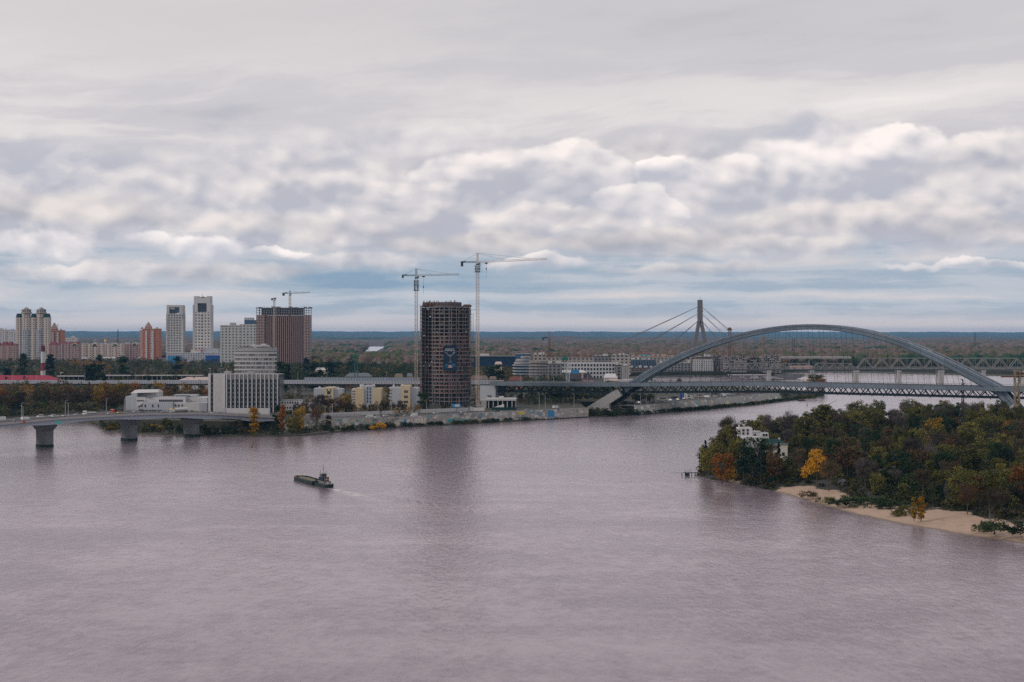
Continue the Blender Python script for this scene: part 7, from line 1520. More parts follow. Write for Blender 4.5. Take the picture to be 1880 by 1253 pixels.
for x, y, px, df, h in trees_i:
    k = rr.random(); deep = y > 860
    if k < .20: kind, c = ('bare', rr.choice(('bare', 'brown', 'bare')))
    elif k < .30: kind, c = rr.choice((('round', 'dark'), ('conifer', 'pine')))
    elif k < .68: kind, c = (rr.choice(('round', 'broad', 'round')), 'olive')
    elif k < .78: kind, c = ('round', 'dark')
    elif k < .88: kind, c = (rr.choice(('round', 'broad')), rr.choice(('brown', 'brown', 'brown', 'rust')))
    elif k < .98: kind, c = ('round', 'olive')
    elif k < .992: kind, c = ('round', 'olive')
    else: kind, c = ('round', 'yellow')
    if h < 6.5 and kind in ('bare', 'conifer'): kind, c = 'round', 'olive'
    zn = [n for a, n in zones if px < a][0]; dp = 'island back' if deep else 'island front' if df < 45 else 'mid island'
    tree(kind, c, rr.randint(1, 4 if kind != 'round' else 6), x, y, isl_z(df), h, f'{CW[c] if c != "bare" else "grey"} {KW[kind]} {zn}, {dp}', f'{CW[c]} {KW[kind]}s {zn} {dp}', rr.uniform(.95, 1.3))
# low growth under the island trees and along the left shore: one uncountable mass
def scatter_leaves(name, label, pts, hfun, n_per, size, cols_, seed, cat='undergrowth'):
    rng = np.random.RandomState(seed); C = []; T = []; S = []
    for (x, y, z, w, h) in pts:
        n = n_per; a = rng.uniform(0, 2*pi, n); r_ = np.sqrt(rng.uniform(0, 1, n)); zz = rng.uniform(0, 1, n)**.8
        k = np.sqrt(np.clip(1-zz*zz*.85, .05, 1)); C.append(np.stack([x+np.cos(a)*r_*w*k, y+np.sin(a)*r_*w*k, z+zz*h], 1)); T.append(np.full(n, rng.uniform(0, 1))); S.append(rng.uniform(.6, 1.3, n)*size*(y/700 if size > 1 else 1))
    C = np.concatenate(C); me = quads_mesh(name, C, np.concatenate(S), np.clip(np.concatenate(T)+rng.uniform(-.12, .12, len(C)), 0, 1), rng, cols_); o = bpy.data.objects.new(name, me); col.objects.link(o); tag(o, label, cat, kind='stuff'); return o
def ramp_leaf(name, stops):
    m = bpy.data.materials.new(name); m.use_nodes = True; t = NT(m.node_tree); b = t.n['Principled BSDF']; a = t.new('ShaderNodeAttribute', attribute_name='tint').outputs['Fac']
    t.l.new(t.ramp(a, stops, 'LINEAR'), b.inputs['Base Color']); b.inputs['Roughness'].default_value = .85; b.inputs['Specular IOR Level'].default_value = .1; return m
UG = ramp_leaf('undergrowth_leaf', [(0, (0.012, 0.02, 0.01)), (.4, (0.035, 0.04, 0.018)), (.75, (0.06, 0.055, 0.02)), (1, (0.09, 0.06, 0.03))])
pts = []; rr = random.Random(55); t_ = 0
while len(pts) < 2300 and t_ < 60000:
    t_ += 1; px = rr.uniform(1283, 1920); Y = rr.uniform(500, 1090); x = PX(px, Y)
    if not in_isl(x, Y): continue
    df = dist_front(x, Y)
    bw_ = float(np.interp(px, BWX, BWY))+1.8*sin(px*.11+1)
    if px > 1420 and df < bw_-2.5+rr.uniform(0, 3): continue
    if df < bw_+9 or rr.random() < .8: pass
    else: continue
    if px <= 1420 and df < 1.5 and not (px < 1340 or px > 1362): continue
    if any(a-2 < px < b+2 and c < Y < d for a, b, c, d in FOOT): continue
    pts.append((x, Y, isl_z(df)-.2, rr.uniform(1.6, 3.4), rr.uniform(1.0, 3.4) if df > 6 else rr.uniform(.8, 2.2)))
for i in range(260):
    px = rr.uniform(1338, 1500); Y = rr.uniform(560, 690); x = PX(px, Y); df = dist_front(x, Y)
    if in_isl(x, Y) and ((px < 1424 and 1.5 < df < 26 and not (1340 < px < 1361 and df < 6)) or (px >= 1424 and float(np.interp(px, BWX, BWY)) < df < 34)): pts.append((x, Y, isl_z(df)-.2, rr.uniform(1.8, 3.2), rr.uniform(1.8, 4.2)))
scatter_leaves('undergrowth', 'dark low undergrowth filling the ground beneath the island trees', pts, None, 55, .42, UG, 5)

TH = ramp_leaf('thicket_leaf', [(0, (0.012, 0.028, 0.012)), (.3, (0.03, 0.045, 0.016)), (.5, (0.09, 0.09, 0.024)), (.75, (0.12, 0.10, 0.035)), (.9, (0.12, 0.10, 0.09)), (1, (0.17, 0.08, 0.025))])
pts = []; rr = random.Random(56); t_ = 0
while len(pts) < 620 and t_ < 40000:
    t_ += 1; px = rr.uniform(1286, 1920); Y = rr.uniform(520, 1085); x = PX(px, Y)
    if not in_isl(x, Y): continue
    df = dist_front(x, Y)
    if px > 1415 and df < float(np.interp(px, BWX, BWY))+5: continue
    if px <= 1415 and df < 8: continue
    if any(a-6 < px < b+6 and c-14 < Y < d+2 for a, b, c, d in FOOT): continue
    pts.append((x, Y, 2.5, rr.uniform(2.2, 4.2), rr.uniform(4, 9 if px > 1480 else 6)))
scatter_leaves('thicket', 'tangled younger growth and saplings filling the gaps of the island wood', pts, None, 190, .40, TH, 15)

# ---------------------------------------------------------------- left bank: shoreline bushes and bank trees
rr = random.Random(9); pts = []
for i in range(420):
    px = rr.uniform(183, 1150) if i < 300 else rr.uniform(1150, 1512)
    rs = float(np.interp(px, [a for a, b in shore], [b for a, b in shore])); ys = YG(rs)
    if px > 700 and px < 1000 and rr.random() < .25: continue
    dmax = 26 if px < 620 else 4 if px < 1020 else 7
    Y = ys+rr.uniform(1, dmax)
    if px < 200: Y = ys+rr.uniform(1, 10)
    x = PX(px, Y); h = rr.uniform(3, 7) if px < 600 else rr.uniform(2.2, 4.6) if px < 760 else rr.uniform(1.4, 3.0) if px < 1030 else rr.uniform(1.4, 3.6)
    pts.append((x, Y, .4, rr.uniform(1.8, 3.6), h))
for i in range(120):
    px = rr.uniform(1160, 1512); rs = float(np.interp(px, [a for a, b in shore], [b for a, b in shore])); Y = YG(rs)+rr.uniform(.5, 5); pts.append((PX(px, Y), Y, .3, rr.uniform(2, 4), rr.uniform(1.4, 3.4)))
for i in range(46):
    px = rr.uniform(1432, 1512); Y = rr.uniform(1490, 1620); pts.append((PX(px, Y), Y, .6, rr.uniform(3, 5), rr.uniform(4, 8)))
for i in range(46):
    px = rr.uniform(1084, 1172); Y = YG(float(np.interp(px, [a for a, b in shore], [b for a, b in shore])))+rr.uniform(1, 9); pts.append((PX(px, Y), Y, .5, rr.uniform(2.5, 4.5), rr.uniform(3.5, 7)))
for i in range(60):
    px = rr.uniform(1040, 1090); Y = YG(float(np.interp(px, [a for a, b in shore], [b for a, b in shore])))+rr.uniform(1, 12); pts.append((PX(px, Y), Y, .5, rr.uniform(2, 4), rr.uniform(2, 4)))
SH = ramp_leaf('shore_leaf', [(0, (0.012, 0.024, 0.012)), (.5, (0.028, 0.042, 0.018)), (.9, (0.06, 0.06, 0.02)), (1, (0.12, 0.08, 0.02))])
scatter_leaves('shore_bushes', 'continuous dark green growth along the waterline of the far bank', pts, None, 120, .38, SH, 6, 'shrubbery')
def bank(kind, c, px, top, base, label, z=1.5, seed=1, wide=1.0): return hero(kind, c, px, top, base, label, z=z, seed=seed, wide=wide)
bank('poplar', 'gold', 466, 748, 797, 'yellow orange poplar standing before the white wall panel at the bank', seed=1, wide=1.6); bank('poplar', 'orange', 518, 743, 796, 'slim orange poplar on the bank, left of the pair near the office corner', seed=2, wide=1.2)
bank('round', 'yellow', 549, 742, 795, 'yellow orange round tree on the bank right of the slim orange poplar', seed=3, wide=.75); bank('round', 'olive', 536, 758, 796, 'low olive tree between the orange poplar and the yellow tree', seed=4); bank('poplar', 'dark', 510, 744, 795, 'narrow dark poplar tight against the slim orange one', seed=3, wide=1.2)
bank('bare', 'rust', 581, 744, 787, 'dark bare tree on the bank before the riverside road', seed=2, wide=.9); bank('poplar', 'brown', 603, 760, 789, 'thin brown sapling on the bank right of the dark bare tree', seed=4, wide=1.6); bank('poplar', 'brown', 441, 770, 799, 'brown sapling under the left bridge end', seed=2, wide=1.5, z=1)
bank('bush', 'gold', 693, 770, 787.5, 'bright yellow orange bush at the foot of the graffiti wall', z=.8, seed=2, wide=1.1); bank('bush', 'yellow', 205, 777, 790, 'ochre bush on the spit tip under the left bridge', z=.8, seed=1, wide=1.2); bank('round', 'olive', 306, 766, 794, 'olive tree under the bridge between the second and third piers', seed=5, z=1, wide=1.2)
bank('bush', 'yellow', 283, 776, 792, 'yellow green bush under the bridge right of the middle pier', z=.9, seed=4, wide=1.3)
for i, (px, w, tl) in enumerate(((717, 1.3, 'leftmost of the row right of the yellow bush'), (752, 1.0, 'below the painted panels'), (806, 1.2, 'below the left of the unfinished tower'), (848, 1.0, 'below the turquoise mural'), (866, 1.2, 'right of the turquoise mural'), (893, 1.5, 'with the larger round outline'), (912, 1.0, 'small and round'), (931, 1.3, 'before the yellow mural'), (959, 1.7, 'largest of the row below the yellow mural'), (979, 1.2, 'between the yellow and the blue mural'))):
    Y = YG(float(np.interp(px, [a for a, b in shore], [b for a, b in shore])))+2.5; placed.append((PX(px, Y), Y, 3)); tree('bush', 'dark', i % 4+1, PX(px, Y), Y, .5, 3.0*w**.6, f'dark bush below the graffiti wall, {tl}', 'bushes below the graffiti wall', w)
# trees by the road and round the cream blocks
rr = random.Random(14)
roadside = [(588, 'bare', 'bare', 721, 762), (602, 'bare', 'rust', 726, 762), (617, 'round', 'rust', 727, 762), (628, 'bare', 'rust', 733, 761), (640, 'round', 'brown', 737, 761), (575, 'bare', 'bare', 736, 763), (648, 'bare', 'brown', 740, 760.5), (634, 'round', 'yellow', 718, 757), (668, 'bare', 'brown', 742, 759.5), (682, 'round', 'rust', 741, 759.5), (695, 'bare', 'bare', 741, 759), (706, 'round', 'brown', 733, 758.5),
            (711, 'poplar', 'yellow', 712, 756), (722, 'bare', 'bare', 738, 758), (735, 'bare', 'bare', 733, 757.5), (742, 'round', 'brown', 740, 757.5), (768, 'bare', 'rust', 742, 756.5), (776, 'round', 'dark', 716, 753), (782, 'round', 'olive', 730, 754), (814, 'round', 'brown', 741, 755), (822, 'bare', 'brown', 740, 755), (833, 'bare', 'bare', 742, 754.5), (843, 'bare', 'brown', 742, 754), (855, 'bare', 'bare', 741, 753.5), (872, 'conifer', 'pine', 735, 754.5), (754, 'conifer', 'pine', 745, 757), (560, 'bare', 'brown', 736, 764), (545, 'round', 'brown', 738, 765)]
for i, (px, kd, c, top, base) in enumerate(roadside):
    wh = 'by the small white building' if px < 570 else 'before the grey and cream block' if px < 632 else 'between the grey block and the cream twin block' if px < 660 else 'before the cream twin block' if px < 700 else 'between the cream blocks' if px < 730 else 'before the cream block with paired windows' if px < 765 else 'at the left foot of the unfinished tower' if px < 790 else 'below the unfinished tower'
    Y = YG(base, GZ)+(0 if top > 715 else 14); h = ZR(top, Y)-GZ; x = PX(px, Y); placed.append((x, Y, 3)); tree(kd, c, i % 4+1, x, Y, GZ, h, f'{CW[c] if c != "bare" else "pale grey"} {KW[kd]} {wh}, {"tall" if base-top > 28 else "short" if base-top < 18 else "medium"}', 'trees along the riverside road', 1.0)
def belt(n, px0, px1, Y0, Y1, h0, h1, mix_, where, group, seed, dmin=7.0, ground=GZ, lim=None):
    rr = random.Random(seed); k = 0; t = 0; out = 0
    while k < n and t < n*60:
        t += 1; Y = Y0+(Y1-Y0)*rr.random(); px = rr.uniform(px0, px1); x = PX(px, Y)
        if any(a < px < b and c-6 < Y < d+6 for a, b, c, d in FOOT): continue
        s_v = (BN.x*(x-BP0.x)+BN.y*(Y-BP0.y))
        if abs(s_v) < 20: continue                       # keep the viaduct clear
        if any((x-a)**2+(Y-b)**2 < dmin**2 for a, b, c in placed): continue
        kd, c = rr.choice(mix_); h = rr.uniform(h0, h1)
        if lim:
            tr = HR+(H-ground-h)*F/Y; l_ = lim(px, Y)
            if tr < l_: h = H-ground-(l_-HR)*Y/F
            if h < 4: continue
        placed.append((x, Y, h*.25)); dpt = 'front rank' if Y < Y0+(Y1-Y0)*.35 else 'rear rank' if Y > Y0+(Y1-Y0)*.7 else 'middle rank'
        tree(kd, c, rr.randint(1, 4), x, Y, ground-.1, h, f'{CW[c] if c != "bare" else "grey"} {KW[kd]} {where}, {dpt}', f'{CW[c]} {KW[kd]}s {where} {dpt}', rr.uniform(.9, 1.25)); k += 1
autumn = [('round', 'rust'), ('round', 'orange'), ('round', 'brown'), ('broad', 'rust'), ('round', 'olive'), ('round', 'brown'), ('broad', 'brown'), ('round', 'rust')]
belt(34, -10, 232, 1165, 1400, 13, 17, autumn, 'behind the left road bridge', '', 1, 9, lim=lambda px, Y: 706 if px > 60 else 712)
belt(6, 180, 250, 1230, 1400, 16, 19, [('round', 'orange'), ('round', 'yellow')], 'left of the white factory penthouse', '', 2, 9, lim=lambda px, Y: 699); belt(5, 0, 40, 1160, 1230, 11, 14, [('round', 'olive'), ('round', 'brown')], 'by the left frame edge', '', 3, 8, lim=lambda px, Y: 712)
belt(18, 285, 382, 1215, 1420, 9, 14, [('round', 'brown'), ('round', 'olive'), ('bare', 'rust'), ('round', 'orange')], 'right of the white factory', '', 4, 8, lim=lambda px, Y: 707)
GR = [('round', 'dark'), ('round', 'dark'), ('round', 'olive'), ('broad', 'olive'), ('poplar', 'pine'), ('round', 'brown')]
for i, (px, top, Y, w) in enumerate(((43, 649, 1850, 1.4), (93, 651, 1860, 1.5), (183, 652, 1850, 1.3), (225, 650, 1900, 1.8), (163, 671, 1560, 1.6), (171, 668, 1565, 1.6), (178, 672, 1550, 1.6), (159, 678, 1545, 1.4), (190, 686, 1530, 1.3), (273, 690, 1500, .9), (326, 655, 1950, 1.6), (562, 653, 1900, 1.3), (516, 664, 1500, 1.8), (525, 668, 1510, 1.6), (575, 668, 1540, 1.6), (588, 675, 1550, 1.5), (10, 675, 1700, 1.2), (16, 677, 1700, 1.2), (33, 678, 1700, 1.1), (610, 662, 1800, 1.7), (603, 664, 1800, 1.6))):
    wh = ['before the left of the twin tower', 'beside the striped chimney', 'below the round gabled block', 'tall and wide below the round gabled block', 'in the dark clump hiding the viaduct', 'highest in the dark clump hiding the viaduct', 'right side of the dark clump by the viaduct', 'left side of the dark clump by the viaduct', 'small, right of the dark clump', 'thin, by the viaduct above the factory', 'below the shorter slim tower', 'at the right foot of the brown office', 'right of the stepped concrete block', 'second right of the stepped concrete block', 'behind the viaduct left of the depot', 'small, behind the viaduct by the depot', 'first of three by the crimson roof', 'second of three by the crimson roof', 'third by the crimson roof', 'in the dark row right of the brown office', 'left in the dark row right of the brown office'][i]
    h = ZR(top, Y)-GZ; x = PX(px, Y); placed.append((x, Y, 3)); tree('poplar', 'pine' if i % 3 else 'dark', i % 4+1, x, Y, GZ, h, f'dark columnar poplar {wh}', 'dark poplars of the left district', w*.85)
for i, (px, top, Y, w) in enumerate(((899, 672, 1750, 1.3), (904, 676, 1740, 1.2), (915, 670, 1760, 1.4), (921, 678, 1740, 1.2))): tree('poplar', 'dark', i+1, PX(px, Y), Y, GZ, ZR(top, Y)-GZ, f'dark full poplar right of the tallest crane, {["first", "second", "third", "fourth"][i]} of four from the left', 'four poplars right of the tallest crane', w*1.6); placed.append((PX(px, Y), Y, 4))
belt(26, 1012, 1062, 1590, 1700, 8, 12, GR, 'before the curved waterfront flats', '', 6, 7, lim=lambda px, Y: 684); belt(24, 985, 1128, 1320, 1500, 8, 12, GR, 'left of the arch leg', '', 7, 8, lim=lambda px, Y: 722); belt(10, 1160, 1200, 1300, 1420, 8, 12, GR, 'right of the arch leg', '', 8, 7, lim=lambda px, Y: 722)
belt(8, 1270, 1340, 2050, 2250, 9, 14, [('round', 'olive'), ('round', 'dark')], 'before the white peninsula block', '', 9, 8, lim=lambda px, Y: 687)
for i, (px, c, top, Y) in enumerate(((1486, 'gold', 695, 1900), (1504, 'orange', 696, 1905), (1510, 'orange', 694, 1910), (1495, 'olive', 685, 1920), (1505, 'olive', 687, 1925))): tree('round', c, i+1, PX(px, Y), Y, .8, ZR(top, Y)-.8, f'{CW[c]} tree on the islet before the railway pier, {["leftmost", "second", "rightmost low", "taller left", "taller right"][i]}', 'islet trees', 1.7)
il = MB(); il.prism([(PX(1480, 1900), 1890), (PX(1516, 1900), 1890), (PX(1518, 1930), 1930), (PX(1482, 1930), 1930)], -2, .9); tag(il.build('islet_ground', 'bank_soil'), kind='structure')

# ---------------------------------------------------------------- distant woods, each one uncountable mass
def blobs(name, label, recs, seed, m, ico=1):
    """recs: x, y, z, radius, height, tint"""
    rng = np.random.RandomState(seed)
    t = (1+5**.5)/2; V = np.array([(-1, t, 0), (1, t, 0), (-1, -t, 0), (1, -t, 0), (0, -1, t), (0, 1, t), (0, -1, -t), (0, 1, -t), (t, 0, -1), (t, 0, 1), (-t, 0, -1), (-t, 0, 1)], float)
    Fc = [(0, 11, 5), (0, 5, 1), (0, 1, 7), (0, 7, 10), (0, 10, 11), (1, 5, 9), (5, 11, 4), (11, 10, 2), (10, 7, 6), (7, 1, 8), (3, 9, 4), (3, 4, 2), (3, 2, 6), (3, 6, 8), (3, 8, 9), (4, 9, 5), (2, 4, 11), (6, 2, 10), (8, 6, 7), (9, 8, 1)]
    V = list(map(tuple, V)); 
    for _ in range(ico):
        c = {}; NF = []
        def midp(a, b):
            k = (min(a, b), max(a, b))
            if k not in c: V.append(tuple((np.array(V[a])+np.array(V[b]))/2)); c[k] = len(V)-1
            return c[k]
        for a, b, d in Fc: ab_, bd_, da = midp(a, b), midp(b, d), midp(d, a); NF += [(a, ab_, da), (b, bd_, ab_), (d, da, bd_), (ab_, bd_, da)]
        Fc = NF
    V = np.array(V); V /= np.linalg.norm(V, axis=1)[:, None]; Fa = np.array(Fc); nv, nf = len(V), len(Fa); N = len(recs); R_ = np.array(recs)
    rad = 1+rng.uniform(-.38, .38, (N, nv)); P = V[None]*rad[:, :, None]; P[:, :, 0] *= R_[:, 3:4]; P[:, :, 1] *= R_[:, 3:4]; P[:, :, 2] = P[:, :, 2]*R_[:, 4:5]*.5
    P[:, :, 0] += R_[:, 0:1]; P[:, :, 1] += R_[:, 1:2]; P[:, :, 2] += R_[:, 2:3]+R_[:, 4:5]*.45
    faces = (Fa[None]+(np.arange(N)*nv)[:, None, None]).reshape(-1, 3).astype(np.int32)
    me = bpy.data.meshes.new(name); me.vertices.add(N*nv); me.vertices.foreach_set('co', P.reshape(-1, 3).astype(np.float32).ravel()); me.loops.add(faces.size); me.loops.foreach_set('vertex_index', faces.ravel()); me.polygons.add(len(faces)); me.polygons.foreach_set('loop_start', np.arange(0, faces.size, 3, dtype=np.int32)); me.update(calc_edges=True)
    at = me.attributes.new('tint', 'FLOAT', 'FACE'); at.data.foreach_set('value', np.clip(np.repeat(R_[:, 5], nf)+rng.uniform(-.07, .07, N*nf), 0, 1).astype(np.float32)); me.materials.append(m)
    o = bpy.data.objects.new(name, me); col.objects.link(o); tag(o, label, 'woodland', kind='stuff'); return o
FW = ramp_leaf('far_wood_leaf', [(0, (0.014, 0.04, 0.022)), (.22, (0.035, 0.07, 0.03)), (.42, (0.085, 0.085, 0.035)), (.6, (0.13, 0.09, 0.065)), (.8, (0.17, 0.115, 0.105)), (.93, (0.20, 0.12, 0.085)), (1, (0.36, 0.18, 0.04))])
def nz(x, y, s, p): return .5+.5*sin(x*s+p)*cos(y*s*.8+p*2)*.9+.12*sin(x*s*3.1+y*s*2.3+p)
rr = random.Random(2024); far_r = []
Y = 2450.0
while Y < 14000:
    st = Y*.0052 if Y < 5000 else Y*.0062; x = -.40*Y; dyr = st*1.9
    while x < .42*Y:
        xx, yy = x+rr.uniform(-.5, .5)*st, Y+rr.uniform(-.5, .5)*dyr; px = CX+xx/yy*F; row0 = HR+(H-GZ)*F/yy; x += st*1.0
        if any(a < px < b and c-8 < yy < d+12 for a, b, c, d in FOOT if d > 2400): continue
        if yy < 2720 and px > 1425: continue
        if px < 575 and yy < 3700: continue
        if px > 1020 and px < 1440 and yy < 2500: continue
        if 664 < px < 716 and yy > 4600 and yy < 8100: continue
        if 655 < px < 722 and 3300 < yy <= 4900 and row0 < 663: continue
        g = nz(xx, yy, .0016, 1.3)*.6+nz(xx, yy, .006, 4.0)*.4
        t_ = .62+.30*(g-.5)+rr.uniform(-.17, .17) if yy > 3300 else .48+.45*(g-.5)+rr.uniform(-.25, .25)
        if nz(xx, yy*2.4, .0021, 2.2) > .86: t_ = rr.uniform(0, .25)
        if yy > 8200: t_ = rr.uniform(.05, .5)
        r_ = st*rr.uniform(.5, .9); hh = rr.uniform(8, 21)*(1 if yy < 6500 else 1.15); far_r.append((xx, yy, GZ-1, r_, hh*1.25, max(0, min(1, t_))))
    Y += dyr
blobs('far_forest', 'endless brown, purple and green autumn forest stretching to the horizon', far_r, 3, FW, 1)
# ragged leafy city woods in the middle distance
MW = ramp_leaf('mid_wood_leaf', [(0, (0.010, 0.028, 0.013)), (.28, (0.022, 0.045, 0.018)), (.5, (0.07, 0.075, 0.025)), (.7, (0.11, 0.085, 0.045)), (.9, (0.15, 0.085, 0.05)), (1, (0.36, 0.19, 0.02))])
def city_wood(name, label, zones_, seed):
    rr = random.Random(seed); out = []
    for px0, px1, Y0, Y1, n, h0, h1, tb in zones_:
        for _ in range(n):
            Y = Y0+(Y1-Y0)*rr.random()**1.0; px = rr.uniform(px0, px1); x = PX(px, Y)
            if any(a < px < b and c-4 < Y < d+4 for a, b, c, d in FOOT): continue
            h = rr.uniform(h0, h1)
            if abs(BN.x*(x-BP0.x)+BN.y*(Y-BP0.y)) < 19 and h > 8: continue
            out.append((x, Y, GZ-.3, h*rr.uniform(.28, .42), h, min(1, max(0, tb+rr.gauss(0, .2)))))
    rng = np.random.RandomState(seed); N = len(out); n = 90; A = np.array(out)
    nc = 7; th = rng.uniform(0, 2*pi, (N, nc)); rad = np.sqrt(rng.uniform(0, 1, (N, nc)))*.75; cz_ = rng.uniform(.25, .95, (N, nc)); cz_ *= 1-.35*rad**2
    ci = rng.randint(0, nc, (N, n)); d = rng.normal(size=(N, n, 3)); d /= np.linalg.norm(d, axis=2)[:, :, None]; d *= rng.uniform(.3, 1.1, (N, n))[:, :, None]
    ii = np.arange(N)[:, None]; X_ = A[:, 0:1]+A[:, 3:4]*((np.cos(th)*rad)[ii, ci]+d[:, :, 0]*.45); Y_ = A[:, 1:2]+A[:, 3:4]*((np.sin(th)*rad)[ii, ci]+d[:, :, 1]*.45); Z_ = A[:, 2:3]+A[:, 4:5]*np.clip(cz_[ii, ci]+d[:, :, 2]*.16, .02, 1.05)
    C = np.stack([X_, Y_, Z_], 2).reshape(-1, 3); T = np.clip(np.repeat(A[:, 5], n)+rng.uniform(-.1, .1, N*n)+np.repeat(rng.uniform(-.06, .06, N), n), 0, 1); S = np.repeat(A[:, 4], n)*.055*rng.uniform(.6, 1.25, N*n)
    me = quads_mesh(name, C, S, T, rng, MW); o = bpy.data.objects.new(name, me); col.objects.link(o); tag(o, label, 'woodland', kind='stuff')
city_wood('city_wood', 'mixed dark green and brown trees filling the city between the viaduct and the towers', [(-30, 470, 1660, 3000, 1500, 9, 16, .52), (-30, 300, 2600, 3000, 220, 9, 13, .55), (130, 190, 2300, 2650, 90, 14, 17, .93), (-30, 380, 1480, 1700, 150, 9, 13, .45), (-30, 380, 1390, 1530, 80, 11, 16, .72), (-30, 250, 1230, 1500, 120, 11, 15, .75)], 11)
city_wood('park_wood', 'mixed autumn trees around the houses between the brown office and the unfinished tower', [(508, 772, 1560, 2500, 950, 11, 17, .42), (560, 660, 2000, 2600, 200, 14, 20, .10), (515, 770, 2500, 3900, 700, 12, 17, .48), (568, 600, 2350, 2500, 16, 14, 18, 1.0), (515, 580, 1130, 1300, 30, 8, 11, .6), (515, 770, 1088, 1165, 120, 4, 8, .68), (572, 770, 1172, 1185, 50, 8, 13, .6)], 12)
FOOT.append((1058, 1172, 1190, 1325))
city_wood('harbour_wood', 'mixed trees between the tallest crane and the waterfront flats', [(862, 1035, 1480, 1880, 230, 9, 14, .5), (862, 945, 1900, 2280, 170, 10, 14, .6), (866, 1110, 2250, 3200, 700, 11, 16, .5), (985, 1130, 1330, 1600, 160, 8, 12, .4), (952, 1130, 1225, 1430, 330, 4.5, 8, .42), (1140, 1200, 1290, 1420, 40, 4, 8, .4), (1100, 1440, 2440, 3300, 1000, 12, 17, .62), (1150, 1420, 1560, 1800, 60, 6, 9, .5), (1440, 1900, 2640, 3200, 900, 11, 16, .45), (1320, 1440, 2460, 2620, 120, 14, 18, .7), (870, 950, 1260, 1500, 40, 6, 9, .4)], 13)
# small pale houses scattered in the woods, each its own thing
rr = random.Random(17); sp = []
for k_, (px, row, w, c, wh) in enumerate(((12, 652, 26, 'white', 'below the crimson mansards at the left edge'), (55, 652.5, 22, 'white', 'before the twin tower foot'), (128, 656, 14, 'concrete_light', 'right of the striped chimney'), (150, 657, 18, 'white', 'by the yellow trees'), (198, 656.5, 26, 'white', 'long, below the gabled block'), (240, 655, 22, 'white', 'left of the red brick tower foot'), (262, 656, 16, 'white', 'at the red brick tower foot'), (287, 659, 18, 'blue_panel', 'blue roofed, at the red brick tower foot'),
        (112, 684, 10, 'white', 'small, before the first canopy'), (25, 672, 12, 'concrete', 'among trees by the frame edge'), (385, 676, 16, 'concrete', 'dark pitched, left of the stepped block'), (553, 676, 9, 'concrete_light', 'right of the stepped block'), (616, 670, 14, 'concrete_light', 'among the park trees'), (700, 676, 12, 'concrete_light', 'in the park left of the cranes'), (745, 672, 12, 'white', 'just left of the lower crane'), (690, 690, 14, 'concrete', 'behind the viaduct screens'), (915, 668, 22, 'cream', 'by the poplars right of the crane'), (1450, 651, 16, 'white', 'far, first on the line under the arch'), (1463, 651.5, 12, 'white', 'far, second on the line under the arch'), (1492, 652, 14, 'white', 'far, third on the line under the arch'), (1520, 652, 22, 'concrete_light', 'far, fourth on the line under the arch'), (1545, 653.5, 10, 'white', 'far, last on the line under the arch'), (1472, 672, 40, 'pink', 'long pinkish works beyond the channel'), (1000, 661, 10, 'white', 'behind the waterfront flats'))):
    Y = {0: 1}.get(-1) or YG(row+4, GZ+3); h = rr.uniform(4, 7); r = thing('small_building', f'low pale roofed building in the woods, {wh}' if c != 'blue_panel' else 'low bright blue building at the red brick tower foot', 'building', (PX(px, Y), Y, GZ)); hh = max(h, ZR(row, Y)-GZ); w_ = w*Y/F/2
    MB().box(-w_, w_, 0, 12, 0, hh*.75).build('wall', 'concrete' if c == 'white' else c, r); MB().prism([(-w_-.5, -.5), (w_+.5, -.5), (w_+.5, 12.5), (-w_-.5, 12.5)], hh*.75+.01, hh, [(-w_+1, 4), (w_-1, 4), (w_-1, 8), (-w_+1, 8)]).build('roof', c, r)

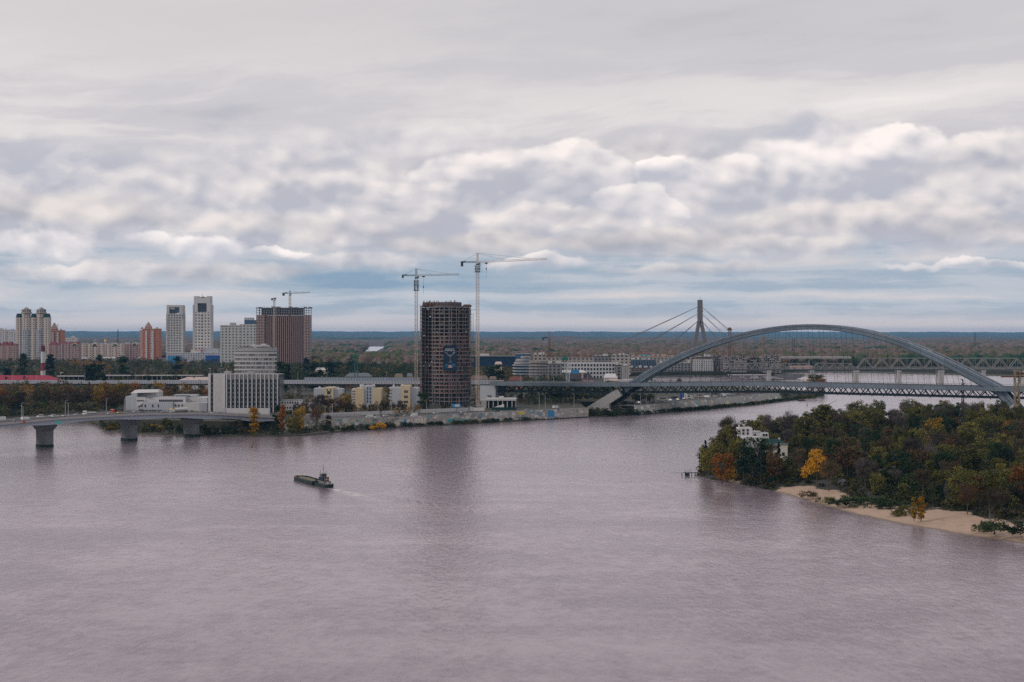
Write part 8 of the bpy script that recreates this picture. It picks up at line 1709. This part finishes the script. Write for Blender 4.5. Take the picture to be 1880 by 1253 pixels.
# low brush under the trees behind the left road bridge
rr = random.Random(58); pts = []
for i in range(90): px = rr.uniform(-20, 200); Y = rr.uniform(1134, 1175); pts.append((PX(px, Y), Y, 1.0 if Y < 1150 else GZ-.2, rr.uniform(2.5, 4.5), rr.uniform(8, 10) if Y < 1150 else rr.uniform(3, 6)))
for i in range(230): px = rr.uniform(-20, 232); Y = rr.uniform(1158, 1420); pts.append((PX(px, Y), Y, GZ-.2, rr.uniform(2.5, 4.5), rr.uniform(2.5, 6.5)))
for i in range(60): px = rr.uniform(286, 384); Y = rr.uniform(1215, 1400); pts.append((PX(px, Y), Y, GZ-.2, rr.uniform(2.5, 4), rr.uniform(2, 5)))
for i in range(50): px = rr.uniform(520, 600); Y = rr.uniform(1085, 1130); pts.append((PX(px, Y), Y, GZ-.2, rr.uniform(1.5, 3), rr.uniform(1, 2.5)))
scatter_leaves('brush', 'brownish brush beneath the autumn trees behind the road bridge', pts, None, 110, .5, TH, 16)
# things that read alike are told apart by their order from the left
ORD = ['leftmost', 'second', 'third', 'fourth', 'fifth', 'sixth', 'seventh', 'eighth', 'ninth', 'tenth', 'eleventh', 'twelfth', 'thirteenth', 'fourteenth', 'fifteenth', 'sixteenth', 'seventeenth', 'eighteenth', 'nineteenth', 'twentieth']
byl = {}
for o in col.objects:
    if o.parent is None and 'label' in o.keys() and o.get('kind') is None: byl.setdefault(o['label'], []).append(o)
for lb, os_ in byl.items():
    if len(os_) > 1:
        os_.sort(key=lambda o: o.location.x/o.location.y)
        for i, o in enumerate(os_):
            o['label'] = f'{lb}, {ORD[i] if i < 20 else str(i+1)+"th"} of {len(os_)}' + ('' if i == 0 else ' from left')
            if 'group' not in o.keys(): o['group'] = lb

# ---------------------------------------------------------------- haze: the air between here and the horizon
HZ = ((0.21, 0.56, 0.97), 0.000030)
hz = MB(); hz.box(-11950, 11950, -190, 30500, -4.5, 170)
hm = bpy.data.materials.new('haze_air'); hm.use_nodes = True; t = NT(hm.node_tree); t.n.clear(); pv = t.new('ShaderNodeVolumePrincipled'); pv.inputs['Color'].default_value = (*HZ[0], 1); pv.inputs['Density'].default_value = HZ[1]; pv.inputs['Anisotropy'].default_value = 0.0
ou = t.new('ShaderNodeOutputMaterial'); t.l.new(pv.outputs[0], ou.inputs['Volume']); tag(hz.build('haze', hm), kind='stuff')
